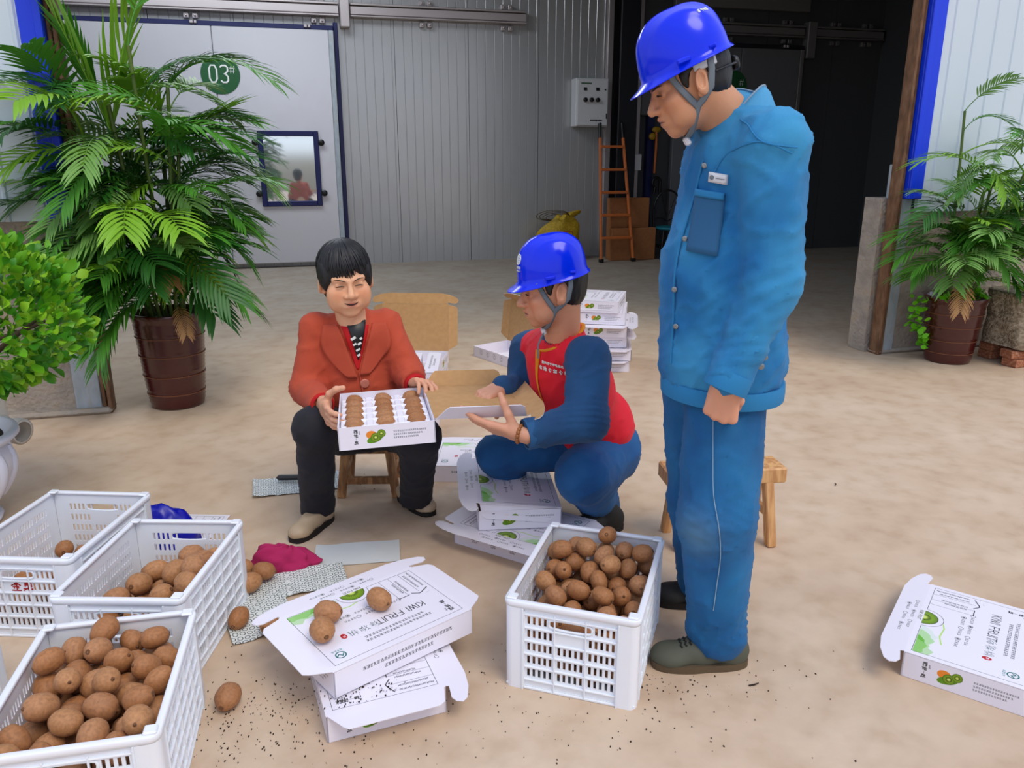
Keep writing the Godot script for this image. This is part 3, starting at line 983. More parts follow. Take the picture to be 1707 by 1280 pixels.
func crate_side(w: float, end: bool) -> ArrayMesh:
	# bays of narrow slots in five rows; the short ends have a hand hole and a blank name plate in the middle
	var bays := 3 if end else 5
	var inset := 0.045
	var bw := (w - 2 * inset) / bays
	var xs := [-w / 2]
	var kinds := [-1]              # for each column of cells: -1 solid, else the bay
	for k in bays:
		var x0 := -w / 2 + inset + k * bw
		for q in 5:
			var c := x0 + bw * (0.14 + 0.18 * q)
			xs.append(c - bw * 0.045); kinds.append(k)
			xs.append(c + bw * 0.045); kinds.append(-1)
	xs.append(w / 2)
	var ys := [0.0]
	var rows := [-1]
	for r in 5:
		var y0 := 0.040 + r * 0.0405
		ys.append(y0); rows.append(r)
		ys.append(y0 + 0.024); rows.append(-1)
	ys.append(CH - 0.012)
	var b := slotted(w, CH, 0.0035, xs, ys, func(i: int, j: int) -> bool:
		if kinds[i] < 0 or rows[j] < 0: return false
		if end and kinds[i] == 1 and rows[j] >= 3: return false
		return true) if not end else slotted_end(w, xs, kinds, ys, rows)
	# ribs
	for r in 6: b.abox(Vector3(-w / 2 + 0.02, 0.029 + r * 0.0405, -0.001), Vector3(w / 2 - 0.02, 0.0335 + r * 0.0405, 0.0055), 0.001)
	for k in bays + 1:
		var x := -w / 2 + inset + k * bw
		b.abox(Vector3(x - 0.002, 0.004, -0.001), Vector3(x + 0.002, CH - 0.03, 0.006), 0.001)
	b.abox(Vector3(-w / 2 + 0.02, 0.0, -0.003), Vector3(w / 2 - 0.02, 0.008, 0.005), 0.002)
	return b.done()


func slotted_end(w: float, xs0: Array, kinds0: Array, ys: Array, rows: Array) -> MB:
	# like a side, with a hand hole cut across the middle bay of the topmost row
	var hx := w * 0.165
	return slotted(w, CH, 0.0035, xs0, ys, func(i: int, j: int) -> bool:
		var mid: float = (xs0[i] + xs0[i + 1]) * 0.5
		if rows[j] == 4 and absf(mid) < hx and i > 0 and i < xs0.size() - 2: return true
		if kinds0[i] < 0 or rows[j] < 0: return false
		if kinds0[i] == 1 and rows[j] >= 3: return false
		if rows[j] == 4 and absf(mid) < hx + 0.008: return false
		return true)


func make_crate(called: String, label: String, print: bool) -> Node3D:
	var o := thing(called, label, "crate", Vector3.ZERO, 0.0, "white plastic crates of kiwi fruit")
	var b := MB.new()
	# floor, slightly raised
	b.abox(Vector3(-CW / 2 + 0.004, 0.006, -CL / 2 + 0.004), Vector3(CW / 2 - 0.004, 0.011, CL / 2 - 0.004))
	part(b.done(), "base", mats.crate_plastic, o)
	var side := crate_side(CL - 0.02, false)
	var endm := crate_side(CW - 0.02, true)
	for s in [-1.0, 1.0]:
		var m := part(side, "side_wall", mats.crate_plastic, o)
		m.transform = Transform3D(Basis(Vector3.UP, s * PI / 2), Vector3(s * (CW / 2 - 0.006), 0, 0))
		m = part(endm, "end_wall", mats.crate_plastic, o)
		m.transform = Transform3D(Basis(Vector3.UP, 0.0 if s > 0 else PI), Vector3(0, 0, s * (CL / 2 - 0.006)))
		if print and s > 0:
			for q in [["jin", -0.017], ["guo", 0.0195]]:
				b = MB.new()
				glyph(b, q[0], Transform3D(Basis.from_scale(Vector3(0.0033, 0.0032, 1)), Vector3(q[1], 0.189, 0.0006)), 0.0021)
				part(b.done(), "printed_character", mats.red_paint, m, "red painted character")
	# rounded corner posts
	for sx in [-1.0, 1.0]:
		for sz in [-1.0, 1.0]:
			b = MB.new()
			var row := []
			var r := 0.022
			for i in 7:
				var a := PI / 2 * i / 6
				row.append(Vector2(cos(a) * r, sin(a) * r))
			var rows := []
			for y in [0.0, CH - 0.006]:
				var q := []
				q.append(Vector3(r, y, -0.03))
				for p in row: q.append(Vector3(p.x, y, p.y))
				q.append(Vector3(-0.03, y, r))
				rows.append(q)
			b.rings(rows, false)
			b.abox(Vector3(-0.032, 0, r - 0.0035), Vector3(-0.028, CH - 0.02, r + 0.003)); b.abox(Vector3(r - 0.0035, 0, -0.032), Vector3(r + 0.003, CH - 0.02, -0.028))
			var m := part(b.done(), "corner_post", mats.crate_plastic, o)
			m.transform = Transform3D(Basis.from_scale(Vector3(sx, 1, sz)), Vector3(sx * (CW / 2 - 0.022), 0, sz * (CL / 2 - 0.022)))
			b = MB.new(); b.abox(Vector3(-0.014, -0.002, -0.014), Vector3(0.014, 0.006, 0.014), 0.003)
			var ck := part(b.done(), "stacking_lug", mats.crate_plastic, m)
			ck.position = Vector3(0.004, CH, 0.004)
	# the thick rounded rim
	b = MB.new()
	var prof := [Vector2(-0.007, -0.020), Vector2(0.0, -0.020), Vector2(0.0035, -0.012), Vector2(0.004, -0.003), Vector2(0.0, 0.0), Vector2(-0.011, 0.0), Vector2(-0.014, -0.003), Vector2(-0.014, -0.010), Vector2(-0.008, -0.012)]
	var rim := []
	var path := []
	var rr := 0.022
	for cnr in 4:
		var cx: float = (CW / 2 - rr) * [1, 1, -1, -1][cnr]
		var cz: float = (CL / 2 - rr) * [-1, 1, 1, -1][cnr]
		for i in 6:
			var a: float = [-PI / 2, 0.0, PI / 2, PI][cnr] + PI / 2 * i / 5
			path.append([Vector2(cx + cos(a) * rr, cz + sin(a) * rr), Vector2(cos(a), sin(a))])
	for i in path.size() + 1:
		var q: Array = path[i % path.size()]
		var row := []
		for p in prof: row.append(Vector3(q[0].x + q[1].x * p.x, CH + p.y, q[0].y + q[1].y * p.x))
		rim.append(row)
	b.rings(rim)
	part(b.done(), "rim", mats.crate_plastic, o)
	# hand hole lips
	for s in [-1.0, 1.0]:
		b = MB.new()
		var lip := []
		for i in 25:
			var a := TAU * i / 24
			lip.append(Vector3(clampf(cos(a) * 1.6, -1, 1) * 0.047 + cos(a) * 0.012, 0.2145 + sin(a) * 0.0145, s * (CL / 2 - 0.006)))
		b.tube(lip, 0.0035, 6)
		part(b.done(), "hand_hole_lip", mats.crate_plastic, o)
	return o


const GLYPHS := {
	"jin": "51045194-3363-1575-5159-2637-7657-0999", "guo": "2181-8185-2185-2125-2383-5159-0797-5609-5698",
	"mi1": "3002-0012253729-3407-4307", "mi2": "6043-5393-9384-7358-7379-7968-5547-8597", "hou": "6043-5259-6292-9294-6494-7566-6696-5797-7659-7699",
	"tao1": "2029-0343-2306-2446", "tao2": "6066-6649-8089-8999-9997-5264-4765-9284-8497", "shi": "5051-1191-3339-3379-7378-5159", "hong": "4022-2243-4325-2555-2929-5292-7278-4898", "zi": "1181-8154-5459-5939-0494",
	"jia": "4051-1211-1191-9192-2383-5406-5458-5839-5306-7596", "dian": "1171-1116-7176-1373-1676-4048-4898-9897", "guo2": "1119-1181-8189-1989-2373-2575-2777-5357", "wang": "1119-1181-8189-2346-4326-5376-7356",
	"fu": "2031-0242-4207-2529-5090-5262-5292-5294-5494-5199-5959-9599-7579-5797", "xin": "1436-4049-4979-7976-5362-8394", "lian": "2031-0334-3437-0899-4292-5364-6496-7279-4797", "qing": "2029-0336-3326-4393-6067-4595-5799-5759-9799-6979",
}

func strokes(name_: String) -> Array:                   # characters drawn as strokes on a ten by ten square
	var out := []
	for st in GLYPHS[name_].split("-"):
		var pts := []
		for i in range(0, st.length() - 1, 2): pts.append(Vector2(int(st[i]), int(st[i + 1])))
		out.append(pts)
	return out


func glyph(b: MB, name_: String, x: Transform3D, w: float) -> void:   # strokes as thin raised bars
	for st in strokes(name_):
		for i in st.size() - 1:
			var p: Vector3 = x * Vector3(st[i].x, -st[i].y, 0); var q: Vector3 = x * Vector3(st[i + 1].x, -st[i + 1].y, 0)
			if p.distance_to(q) < 1e-5: continue
			b.bar(p, q, w * 1.6, 0.0012, Vector3.BACK)


var kiwi_protos := []

func make_kiwi(i: int) -> Node3D:
	# a plump egg with a slightly flattened, lumpy skin, a dark stem scar at one end and a small nib at the other
	var o := Node3D.new()
	var r := RandomNumberGenerator.new()
	r.seed = 100 + i
	var fn := FastNoiseLite.new(); fn.seed = i; fn.frequency = 16.0; fn.fractal_octaves = 2
	var b := MB.new()
	var tone := Color(0.47, 0.20, 0.065).lerp(Color(0.32, 0.125, 0.045), r.randf() * 0.8).lerp(Color(0.56, 0.29, 0.13), r.randf() * 0.5)
	b.col = tone
	var fl := r.randf_range(0.9, 1.0)
	var asym := r.randf_range(-0.10, 0.10)
	var rows := []
	for k in 13:
		var t := PI * k / 12 - PI / 2
		var row := []
		for j in 18:
			var a := -TAU * j / 18
			var prof := pow(maxf(cos(t), 0.0), 0.86)
			var d := Vector3(cos(a) * prof * 0.0275, sin(t) * 0.0325, sin(a) * prof * 0.0275 * fl)
			d.x *= 1.0 + asym * sin(t); d.z *= 1.0 + asym * sin(t)
			d *= 1.0 + fn.get_noise_3dv(d * 40.0 / 16.0) * 0.055
			row.append(d)
		rows.append(row)
	b.rings(rows)
	part(b.done(), "fruit", mats.kiwi_skin, o)
	b = MB.new()
	b.lathe([Vector2(0.0062, 0.0310), Vector2(0.0055, 0.0331), Vector2(0.003, 0.0334), Vector2(0.0005, 0.0322)], 9)
	part(b.done(), "stem_scar", mats.kiwi_end, o)
	b = MB.new()
	b.lathe([Vector2(0.0005, -0.0365), Vector2(0.0025, -0.0345), Vector2(0.005, -0.031)], 8)
	part(b.done(), "blossom_nib", mats.kiwi_end, o)
	return o


func put_kiwi(at: Vector3, turn: Basis, label: String, group: String, size := 1.0) -> Node3D:
	if kiwi_protos.is_empty():
		for i in 7: kiwi_protos.append(make_kiwi(i))
	var c: Node3D = kiwi_protos[rng.randi() % 7].duplicate()
	c.name = numbered("kiwi_fruit", self)
	add_child(c, true)
	c.transform = Transform3D(turn.scaled(Vector3.ONE * size), at)
	tag(c, label, "kiwi fruit", group)
	return c


func lying(r: RandomNumberGenerator, tilt := 0.5) -> Basis:
	return Basis(Vector3.UP, r.randf() * TAU) * Basis(Vector3.RIGHT, PI / 2 + r.randf_range(-tilt, tilt)) * Basis(Vector3.UP, r.randf() * TAU)


func fill_crate(cx: Vector3, yaw: float, n: int, label: String, group: String, shape: Callable, size := 1.0) -> void:
	# drops fruit one by one where the heap is lowest below the wanted outline shape(x, z)
	var r := RandomNumberGenerator.new()
	r.seed = int(absf(cx.x) * 1000) + n
	var rad := 0.0285 * size
	var pts := []
	var x := Transform3D(Basis(Vector3.UP, yaw), cx)
	for k in n:
		var best := Vector3(0, 9, 0); var bs := 1e9
		for t in 34:
			var p := Vector3(r.randf_range(-1, 1) * (CW / 2 - 0.013 - rad), 0.012 + rad, r.randf_range(-1, 1) * (CL / 2 - 0.013 - rad))
			for q in pts:
				var dx := Vector2(p.x - q.x, p.z - q.z).length_squared()
				var dd := 4.0 * rad * rad - dx
				if dd > 0.0: p.y = maxf(p.y, q.y + sqrt(dd))
			var s: float = p.y - shape.call(p.x, p.z)
			if s < bs:
				bs = s; best = p
		pts.append(best)
	for p in pts:
		var shut := 0
		for q in pts:
			if q.y > p.y + rad * 0.7 and Vector2(p.x - q.x, p.z - q.z).length() < 1.7 * rad: shut += 1
		var zone: String = ["far", "middle", "near"][clampi(int((p.z / CL + 0.5) * 3), 0, 2)] + " " + ["left", "centre", "right"][clampi(int((p.x / CW + 0.5) * 3), 0, 2)]
		put_kiwi(x * p, Basis(Vector3.UP, yaw) * lying(r, 0.6), ("kiwi fruit on top at the %s of %s" if shut < 2 else "buried kiwi fruit at the %s of %s") % [zone, label], group, size * r.randf_range(0.94, 1.03))


func build_crates() -> void:
	var spots := [
		[Vector3(-0.959, 0, -1.564), 0.216, "white plastic crate heaped with kiwi fruit, nearest the camera at the bottom left", false],
		[Vector3(-1.066, 0, -2.128), -0.02, "white plastic crate half full of kiwi fruit, the middle one of the left three", false],
		[Vector3(-1.472, 0, -2.353), -0.062, "white plastic crate with red characters and only a few kiwi fruit", true],
		[Vector3(0.227, 0, -2.063), -0.309, "white plastic crate of kiwi fruit standing alone at the standing man's shoes", false],
		[Vector3(-1.535, 0, -1.60), 0.05, "white plastic crate showing only its edge at the left border of the picture", false],
	]
	for q in spots:
		var c := make_crate("plastic_crate", q[2], q[3])
		c.position = q[0]; c.rotation.y = q[1]
	fill_crate(spots[0][0], spots[0][1], 112, "the nearest left crate", "kiwi fruit in the nearest left crate", func(x: float, z: float) -> float: return 0.5 * (0.06 - z * 0.05), 1.13)
	fill_crate(spots[1][0], spots[1][1], 52, "the middle one of the left crates", "kiwi fruit in the middle left crate", func(x: float, z: float) -> float: return 0.06 * (x / 0.18) - 0.10 * absf(z), 1.25)
	fill_crate(spots[2][0], spots[2][1], 34, "the crate with red characters", "kiwi fruit in the crate with red characters", func(x: float, z: float) -> float: return 0.05 * (x / 0.18) + 0.02 * z, 1.2)
	fill_crate(spots[3][0], spots[3][1], 116, "the crate by the standing man", "kiwi fruit in the crate by the standing man", func(x: float, z: float) -> float: return -0.25 * z + 0.0, 1.06)


# ---------------------------------------------------------------- print on the cartons
class Canvas:
	var im: Image
	var s: float                                        # pixels per metre

	func _init(w: float, h: float, scale: float, bg: Color) -> void:
		im = Image.create(int(w * scale), int(h * scale), false, Image.FORMAT_RGB8)
		im.fill(bg)
		s = scale

	func dot(x: int, y: int, c: Color, a: float) -> void:
		if x < 0 or y < 0 or x >= im.get_width() or y >= im.get_height() or a <= 0.0: return
		im.set_pixel(x, y, im.get_pixel(x, y).lerp(c, minf(a, 1.0)))

	func line(p: Vector2, q: Vector2, w: float, c: Color) -> void:
		p *= s; q *= s; w *= s * 0.5
		var lo := p.min(q) - Vector2.ONE * (w + 1); var hi := p.max(q) + Vector2.ONE * (w + 1)
		var d := q - p
		var l := maxf(d.length_squared(), 1e-9)
		for y in range(int(lo.y), int(hi.y) + 1):
			for x in range(int(lo.x), int(hi.x) + 1):
				var e := Vector2(x + 0.5, y + 0.5) - p
				dot(x, y, c, w + 0.5 - (e - d * clampf(e.dot(d) / l, 0, 1)).length())

	func lines(pts: Array, w: float, c: Color) -> void:
		for i in pts.size() - 1: line(pts[i], pts[i + 1], w, c)

	func ell(p: Vector2, r: Vector2, c: Color, turn := 0.0, fade := 0.0) -> void:
		var m := maxf(r.x, r.y)
		for y in range(int((p.y - m) * s), int((p.y + m) * s) + 2):
			for x in range(int((p.x - m) * s), int((p.x + m) * s) + 2):
				var e := (Vector2(x + 0.5, y + 0.5) / s - p).rotated(-turn) / r
				var k := e.length()
				dot(x, y, c, clampf((1.0 - k) * minf(r.x, r.y) * s + 0.5, 0, 1) * (1.0 - fade * k))

	func ring(p: Vector2, r: float, w: float, c: Color) -> void:
		for y in range(int((p.y - r - w) * s) - 1, int((p.y + r + w) * s) + 2):
			for x in range(int((p.x - r - w) * s) - 1, int((p.x + r + w) * s) + 2):
				dot(x, y, c, w * s * 0.5 + 0.5 - absf((Vector2(x + 0.5, y + 0.5) / s - p).length() - r) * s)

	func poly(pts: PackedVector2Array, c: Color, alpha := 1.0) -> void:
		var lo := pts[0]; var hi := pts[0]
		for q in pts:
			lo = lo.min(q); hi = hi.max(q)
		for y in range(int(lo.y * s), int(hi.y * s) + 1):
			for x in range(int(lo.x * s), int(hi.x * s) + 1):
				if Geometry2D.is_point_in_polygon(Vector2(x + 0.5, y + 0.5) / s, pts): dot(x, y, c, alpha)

	func char_(st: Array, p: Vector2, size: float, w: float, c: Color) -> void:
		for k in st:
			for i in k.size() - 1: line(p + k[i] * size / 10.0, p + k[i + 1] * size / 10.0, w, c)

	func latin(t: String, p: Vector2, h: float, w: float, c: Color) -> void:
		var f := {"K": [[0, 0, 0, 9], [5, 0, 0, 5], [1.6, 3.8, 5.4, 9]], "I": [[0, 0, 0, 9]], "W": [[0, 0, 2, 9, 4, 1, 6, 9, 8, 0]], "F": [[5, 0, 0, 0, 0, 9], [0, 4.4, 4.4, 4.4]], "R": [[0, 9, 0, 0, 3, 0, 5, 1.2, 5, 3.4, 3, 4.6, 0, 4.6], [2.6, 4.6, 5.4, 9]], "U": [[0, 0, 0, 6.5, 1, 8.5, 2.7, 9, 4.4, 8.5, 5.4, 6.5, 5.4, 0]], "T": [[0, 0, 6, 0], [3, 0, 3, 9]], "S": [[5, 1, 3, 0, 1, 1, 1, 3.5, 5, 5.5, 5, 8, 3, 9, 0, 8]], "A": [[0, 9, 3, 0, 6, 9], [1.2, 6, 4.8, 6]], "E": [[5, 0, 0, 0, 0, 9, 5, 9], [0, 4.5, 4, 4.5]], "G": [[6, 1.5, 3.5, 0, 1, 1.5, 0, 4.5, 1, 7.5, 3.5, 9, 6, 7.5, 6, 5, 4, 5]], "D": [[0, 0, 0, 9, 3, 9, 5.5, 6.5, 5.5, 2.5, 3, 0, 0, 0]]}
		var wd := {"I": 0.0, "W": 8.0, "T": 6.0, " ": 3.0, "A": 6.0, "G": 6.0}
		for ch in t:
			if f.has(ch):
				for st in f[ch]:
					for i in range(0, st.size() - 2, 2): line(p + Vector2(st[i], st[i + 1]) * h / 9, p + Vector2(st[i + 2], st[i + 3]) * h / 9, w, c)
			p.x += (wd.get(ch, 5.4) + 2.2) * h / 9

	func text(p: Vector2, n: int, h: float, c: Color, r: RandomNumberGenerator, gap := 1.12) -> void:   # a row of small characters, too fine to read
		for k in n:
			var o := p + Vector2(k * h * gap, 0)
			for j in 3: line(o + Vector2(0.05, 0.1 + j * 0.38) * h, o + Vector2(r.randf_range(0.6, 0.95), 0.1 + j * 0.38) * h, h * 0.09, c)
			for j in 2: line(o + Vector2(r.randf_range(0.1, 0.8), 0.05) * h, o + Vector2(r.randf_range(0.1, 0.9), 0.95) * h, h * 0.09, c)

	func tex() -> ImageTexture:
		return ImageTexture.create_from_image(im)


const BL := 0.445     # carton: along the hinge, hinge to front, height
const BD := 0.311
const BH := 0.075
const INK := Color(0.10, 0.11, 0.12)
const BOARD := Color(0.90, 0.885, 0.925)


func kiwi_slice(cv: Canvas, p: Vector2, r: float, half := false) -> void:
	cv.ell(p, Vector2(r, r), Color(0.25, 0.30, 0.05))
	cv.ell(p, Vector2(r, r) * 0.93, Color(0.40, 0.55, 0.04))
	cv.ell(p, Vector2(r, r) * 0.75, Color(0.55, 0.68, 0.08), 0, 0.7)
	cv.ell(p, Vector2(r, r) * 0.25, Color(0.86, 0.88, 0.55), 0, 0.4)
	for i in 22:
		var a := TAU * i / 22
		cv.line(p + Vector2(cos(a), sin(a)) * r * 0.36, p + Vector2(cos(a), sin(a)) * r * 0.5, r * 0.06, Color(0.08, 0.09, 0.02))
	if half: cv.poly(PackedVector2Array([p + Vector2(-r * 1.1, 0), p + Vector2(r * 1.1, 0), p + Vector2(r * 1.1, r * 1.1), p + Vector2(-r * 1.1, r * 1.1)]), BOARD)


func logo(cv: Canvas, p: Vector2, h: float) -> void:    # the upright mark: characters one below another between two fine rows
	cv.char_(strokes("fu"), p, h, h * 0.13, INK)
	cv.char_(strokes("qing"), p + Vector2(0, h * 1.05), h, h * 0.13, INK)
	cv.line(p + Vector2(h * 0.5, h * 2.2), p + Vector2(h * 0.5, h * 2.9), h * 0.07, INK)
	cv.char_(strokes("guo"), p + Vector2(0, h * 3.0), h, h * 0.13, INK)
	cv.text(p + Vector2(h * 1.25, h * 0.4), 1, h * 0.4, INK, rng); cv.text(p + Vector2(h * 1.25, h * 0.9), 1, h * 0.4, INK, rng)


func icons(cv: Canvas, p: Vector2, step: float, h: float) -> void:
	for row in 2:
		for k in 3:
			var q := p + Vector2(k * step + row * step * 0.35, row * h * 2.6)
			cv.ring(q, h * 0.75, h * 0.16, Color(0.25, 0.26, 0.28))
			if (k + row) % 2: cv.ell(q, Vector2(h, h) * 0.4, INK)
			cv.text(q + Vector2(h * 1.1, -h * 0.5), 4, h, Color(0.28, 0.29, 0.3), rng)


func lid_print() -> Texture2D:
	var o := Vector2(0.09, 0.0)                          # the reading corner of the lid on the sheet
	var cv := Canvas.new(BL + 0.18, BD + 0.09, 1750, BOARD)
	var fr := [Vector2(0.018, 0.02), Vector2(BL - 0.018, 0.02), Vector2(BL - 0.018, BD - 0.016), Vector2(0.018, BD - 0.016), Vector2(0.018, 0.02)]
	# hills at the lower right
	for q in [[0.33, 0.05, 0.4, Color(0.72, 0.86, 0.72)], [0.355, 0.045, 0.7, Color(0.55, 0.80, 0.42)], [0.39, 0.03, 1.0, Color(0.33, 0.66, 0.10)], [0.415, 0.05, 0.8, Color(0.60, 0.80, 0.50)]]:
		var base := o + Vector2(q[0], BD - 0.018)
		var pts := PackedVector2Array([base + Vector2(-0.06, 0)])
		for i in 9: pts.append(base + Vector2(-0.05 + i * 0.013, -q[1] * (0.35 + 0.65 * sin(PI * (i + 0.5) / 9)) * (0.75 + 0.35 * fmod(i * 0.618, 1.0))))
		pts.append(base + Vector2(0.06, 0))
		if q[0] + 0.06 > BL - 0.018: pts = Geometry2D.intersect_polygons(pts, PackedVector2Array([o, o + Vector2(BL - 0.016, 0), o + Vector2(BL - 0.016, BD), o + Vector2(0, BD)]))[0]
		cv.poly(pts, q[3], q[2] * 0.8)
	cv.lines([o + Vector2(0.20, BD - 0.06), o + Vector2(0.26, BD - 0.075), o + Vector2(0.31, BD - 0.07), o + Vector2(0.35, BD - 0.08)], 0.004, Color(0.70, 0.85, 0.45))
	for i in 4: cv.line(o + fr[i], o + fr[i + 1], 0.0011, INK)
	# the half slice on the front fold with small lettering below it
	cv.ell(o + Vector2(BL * 0.5, BD - 0.018), Vector2(0.052, 0.052), BOARD)
	cv.ring(o + Vector2(BL * 0.5, BD - 0.018), 0.050, 0.0012, INK)
	cv.poly(PackedVector2Array([o + Vector2(BL * 0.5 - 0.056, BD - 0.0155), o + Vector2(BL * 0.5 + 0.056, BD - 0.0155), o + Vector2(BL * 0.5 + 0.056, BD + 0.04), o + Vector2(BL * 0.5 - 0.056, BD + 0.04)]), BOARD)
	kiwi_slice(cv, o + Vector2(BL * 0.5, BD - 0.014), 0.040, true)
	cv.latin("KIWI FRUIT", o + Vector2(BL * 0.5 - 0.036, BD - 0.009), 0.009, 0.0011, Color(0.2, 0.22, 0.1))
	# title
	cv.latin("KIWI FRUIT", o + Vector2(0.088, 0.105), 0.024, 0.0026, INK)
	var grey := Color(0.36, 0.42, 0.42)
	for q in [["mi1", 0], ["mi2", 0], ["mi1", 1], ["hou", 1], ["tao1", 2], ["tao2", 2]]:
		var st := strokes(q[0])
		cv.char_(st, o + Vector2(0.240 + q[1] * 0.033, 0.103), 0.027, 0.0015, grey)
	cv.ell(o + Vector2(0.347, 0.118), Vector2(0.0085, 0.012), Color(0.72, 0.02, 0.08))
	cv.char_(strokes("guo"), o + Vector2(0.342, 0.112), 0.009, 0.0012, BOARD)
	cv.text(o + Vector2(0.10, 0.056), 20, 0.0095, INK, rng); cv.text(o + Vector2(0.115, 0.073), 18, 0.0095, INK, rng)
	# the roof and its upright columns at the lower left
	cv.lines([o + Vector2(0.058, 0.172), o + Vector2(0.075, 0.160), o + Vector2(0.088, 0.168), o + Vector2(0.105, 0.152)].map(func(q: Vector2) -> Vector2: return o + Vector2(q.y - o.y - 0.12, 0.155 + (q.x - o.x - 0.058) * 0.1)), 0.0, INK)
	cv.lines([o + Vector2(0.03, 0.182), o + Vector2(0.058, 0.168), o + Vector2(0.066, 0.166), o + Vector2(0.085, 0.180)], 0.003, INK)
	cv.line(o + Vector2(0.096, 0.176), o + Vector2(0.132, 0.176), 0.0026, INK)
	for q in [0.062, 0.098, 0.130]: cv.line(o + Vector2(q, 0.178), o + Vector2(q, BD - 0.018), 0.0009, INK)
	for k in 4:
		var x := 0.030 + k * 0.017 + (0.020 if k > 1 else 0.0)
		for j in 9 - k: cv.text(o + Vector2(x, 0.196 + j * 0.0105), 1, 0.0088, INK, rng)
	logo(cv, o + Vector2(0.036, 0.034), 0.015)
	# the round green mark
	cv.ring(o + Vector2(BL - 0.052, 0.052), 0.0135, 0.0032, Color(0.02, 0.38, 0.34))
	cv.lines([o + Vector2(BL - 0.064, 0.058), o + Vector2(BL - 0.055, 0.046), o + Vector2(BL - 0.048, 0.056), o + Vector2(BL - 0.040, 0.048)], 0.003, Color(0.02, 0.38, 0.34))
	cv.text(o + Vector2(BL - 0.066, 0.070), 4, 0.007, Color(0.02, 0.38, 0.34), rng)
	icons(cv, o + Vector2(0.135, 0.175), 0.066, 0.0085)
	icons(cv, o + Vector2(0.135, BD + 0.016), 0.066, 0.0075)
	return cv.tex()


func side_print() -> Texture2D:
	var cv := Canvas.new(BD, BH, 1640, BOARD)
	logo(cv, Vector2(0.050, 0.010), 0.0125)
	cv.ell(Vector2(0.105, 0.030), Vector2(0.017, 0.013), Color(0.90, 0.52, 0.14))
	cv.ell(Vector2(0.115, 0.045), Vector2(0.026, 0.012), Color(0.36, 0.55, 0.05), -0.3)
	kiwi_slice(cv, Vector2(0.118, 0.040), 0.0155); kiwi_slice(cv, Vector2(0.137, 0.028), 0.0135)
	for k in 3: cv.text(Vector2(0.176, 0.022 + k * 0.0105), 17 - k * 2, 0.0056, Color(0.22, 0.23, 0.25), rng)
	return cv.tex()


func long_print() -> Texture2D:
	var cv := Canvas.new(BL, BH, 1640, BOARD)
	cv.text(Vector2(0.085, 0.022), 27, 0.0105, INK, rng, 1.02); cv.text(Vector2(0.15, 0.042), 15, 0.0105, INK, rng, 1.02)
	return cv.tex()


func front_print() -> Texture2D:
	var cv := Canvas.new(BL, BH, 1640, BOARD)
	for k in 4:
		var p := Vector2(0.08 + k * 0.082, 0.014)
		cv.lines([p, p + Vector2(0.03, 0), p + Vector2(0.03, 0.026), p + Vector2(0, 0.026), p], 0.0011, INK)
		cv.lines([p + Vector2(0.006, 0.018), p + Vector2(0.015, 0.006), p + Vector2(0.024, 0.018)], 0.0018, INK)
		cv.text(p + Vector2(0.004, 0.030), 3, 0.0065, INK, rng)
	return cv.tex()


var wall_mesh := {}
var lid_mat: StandardMaterial3D

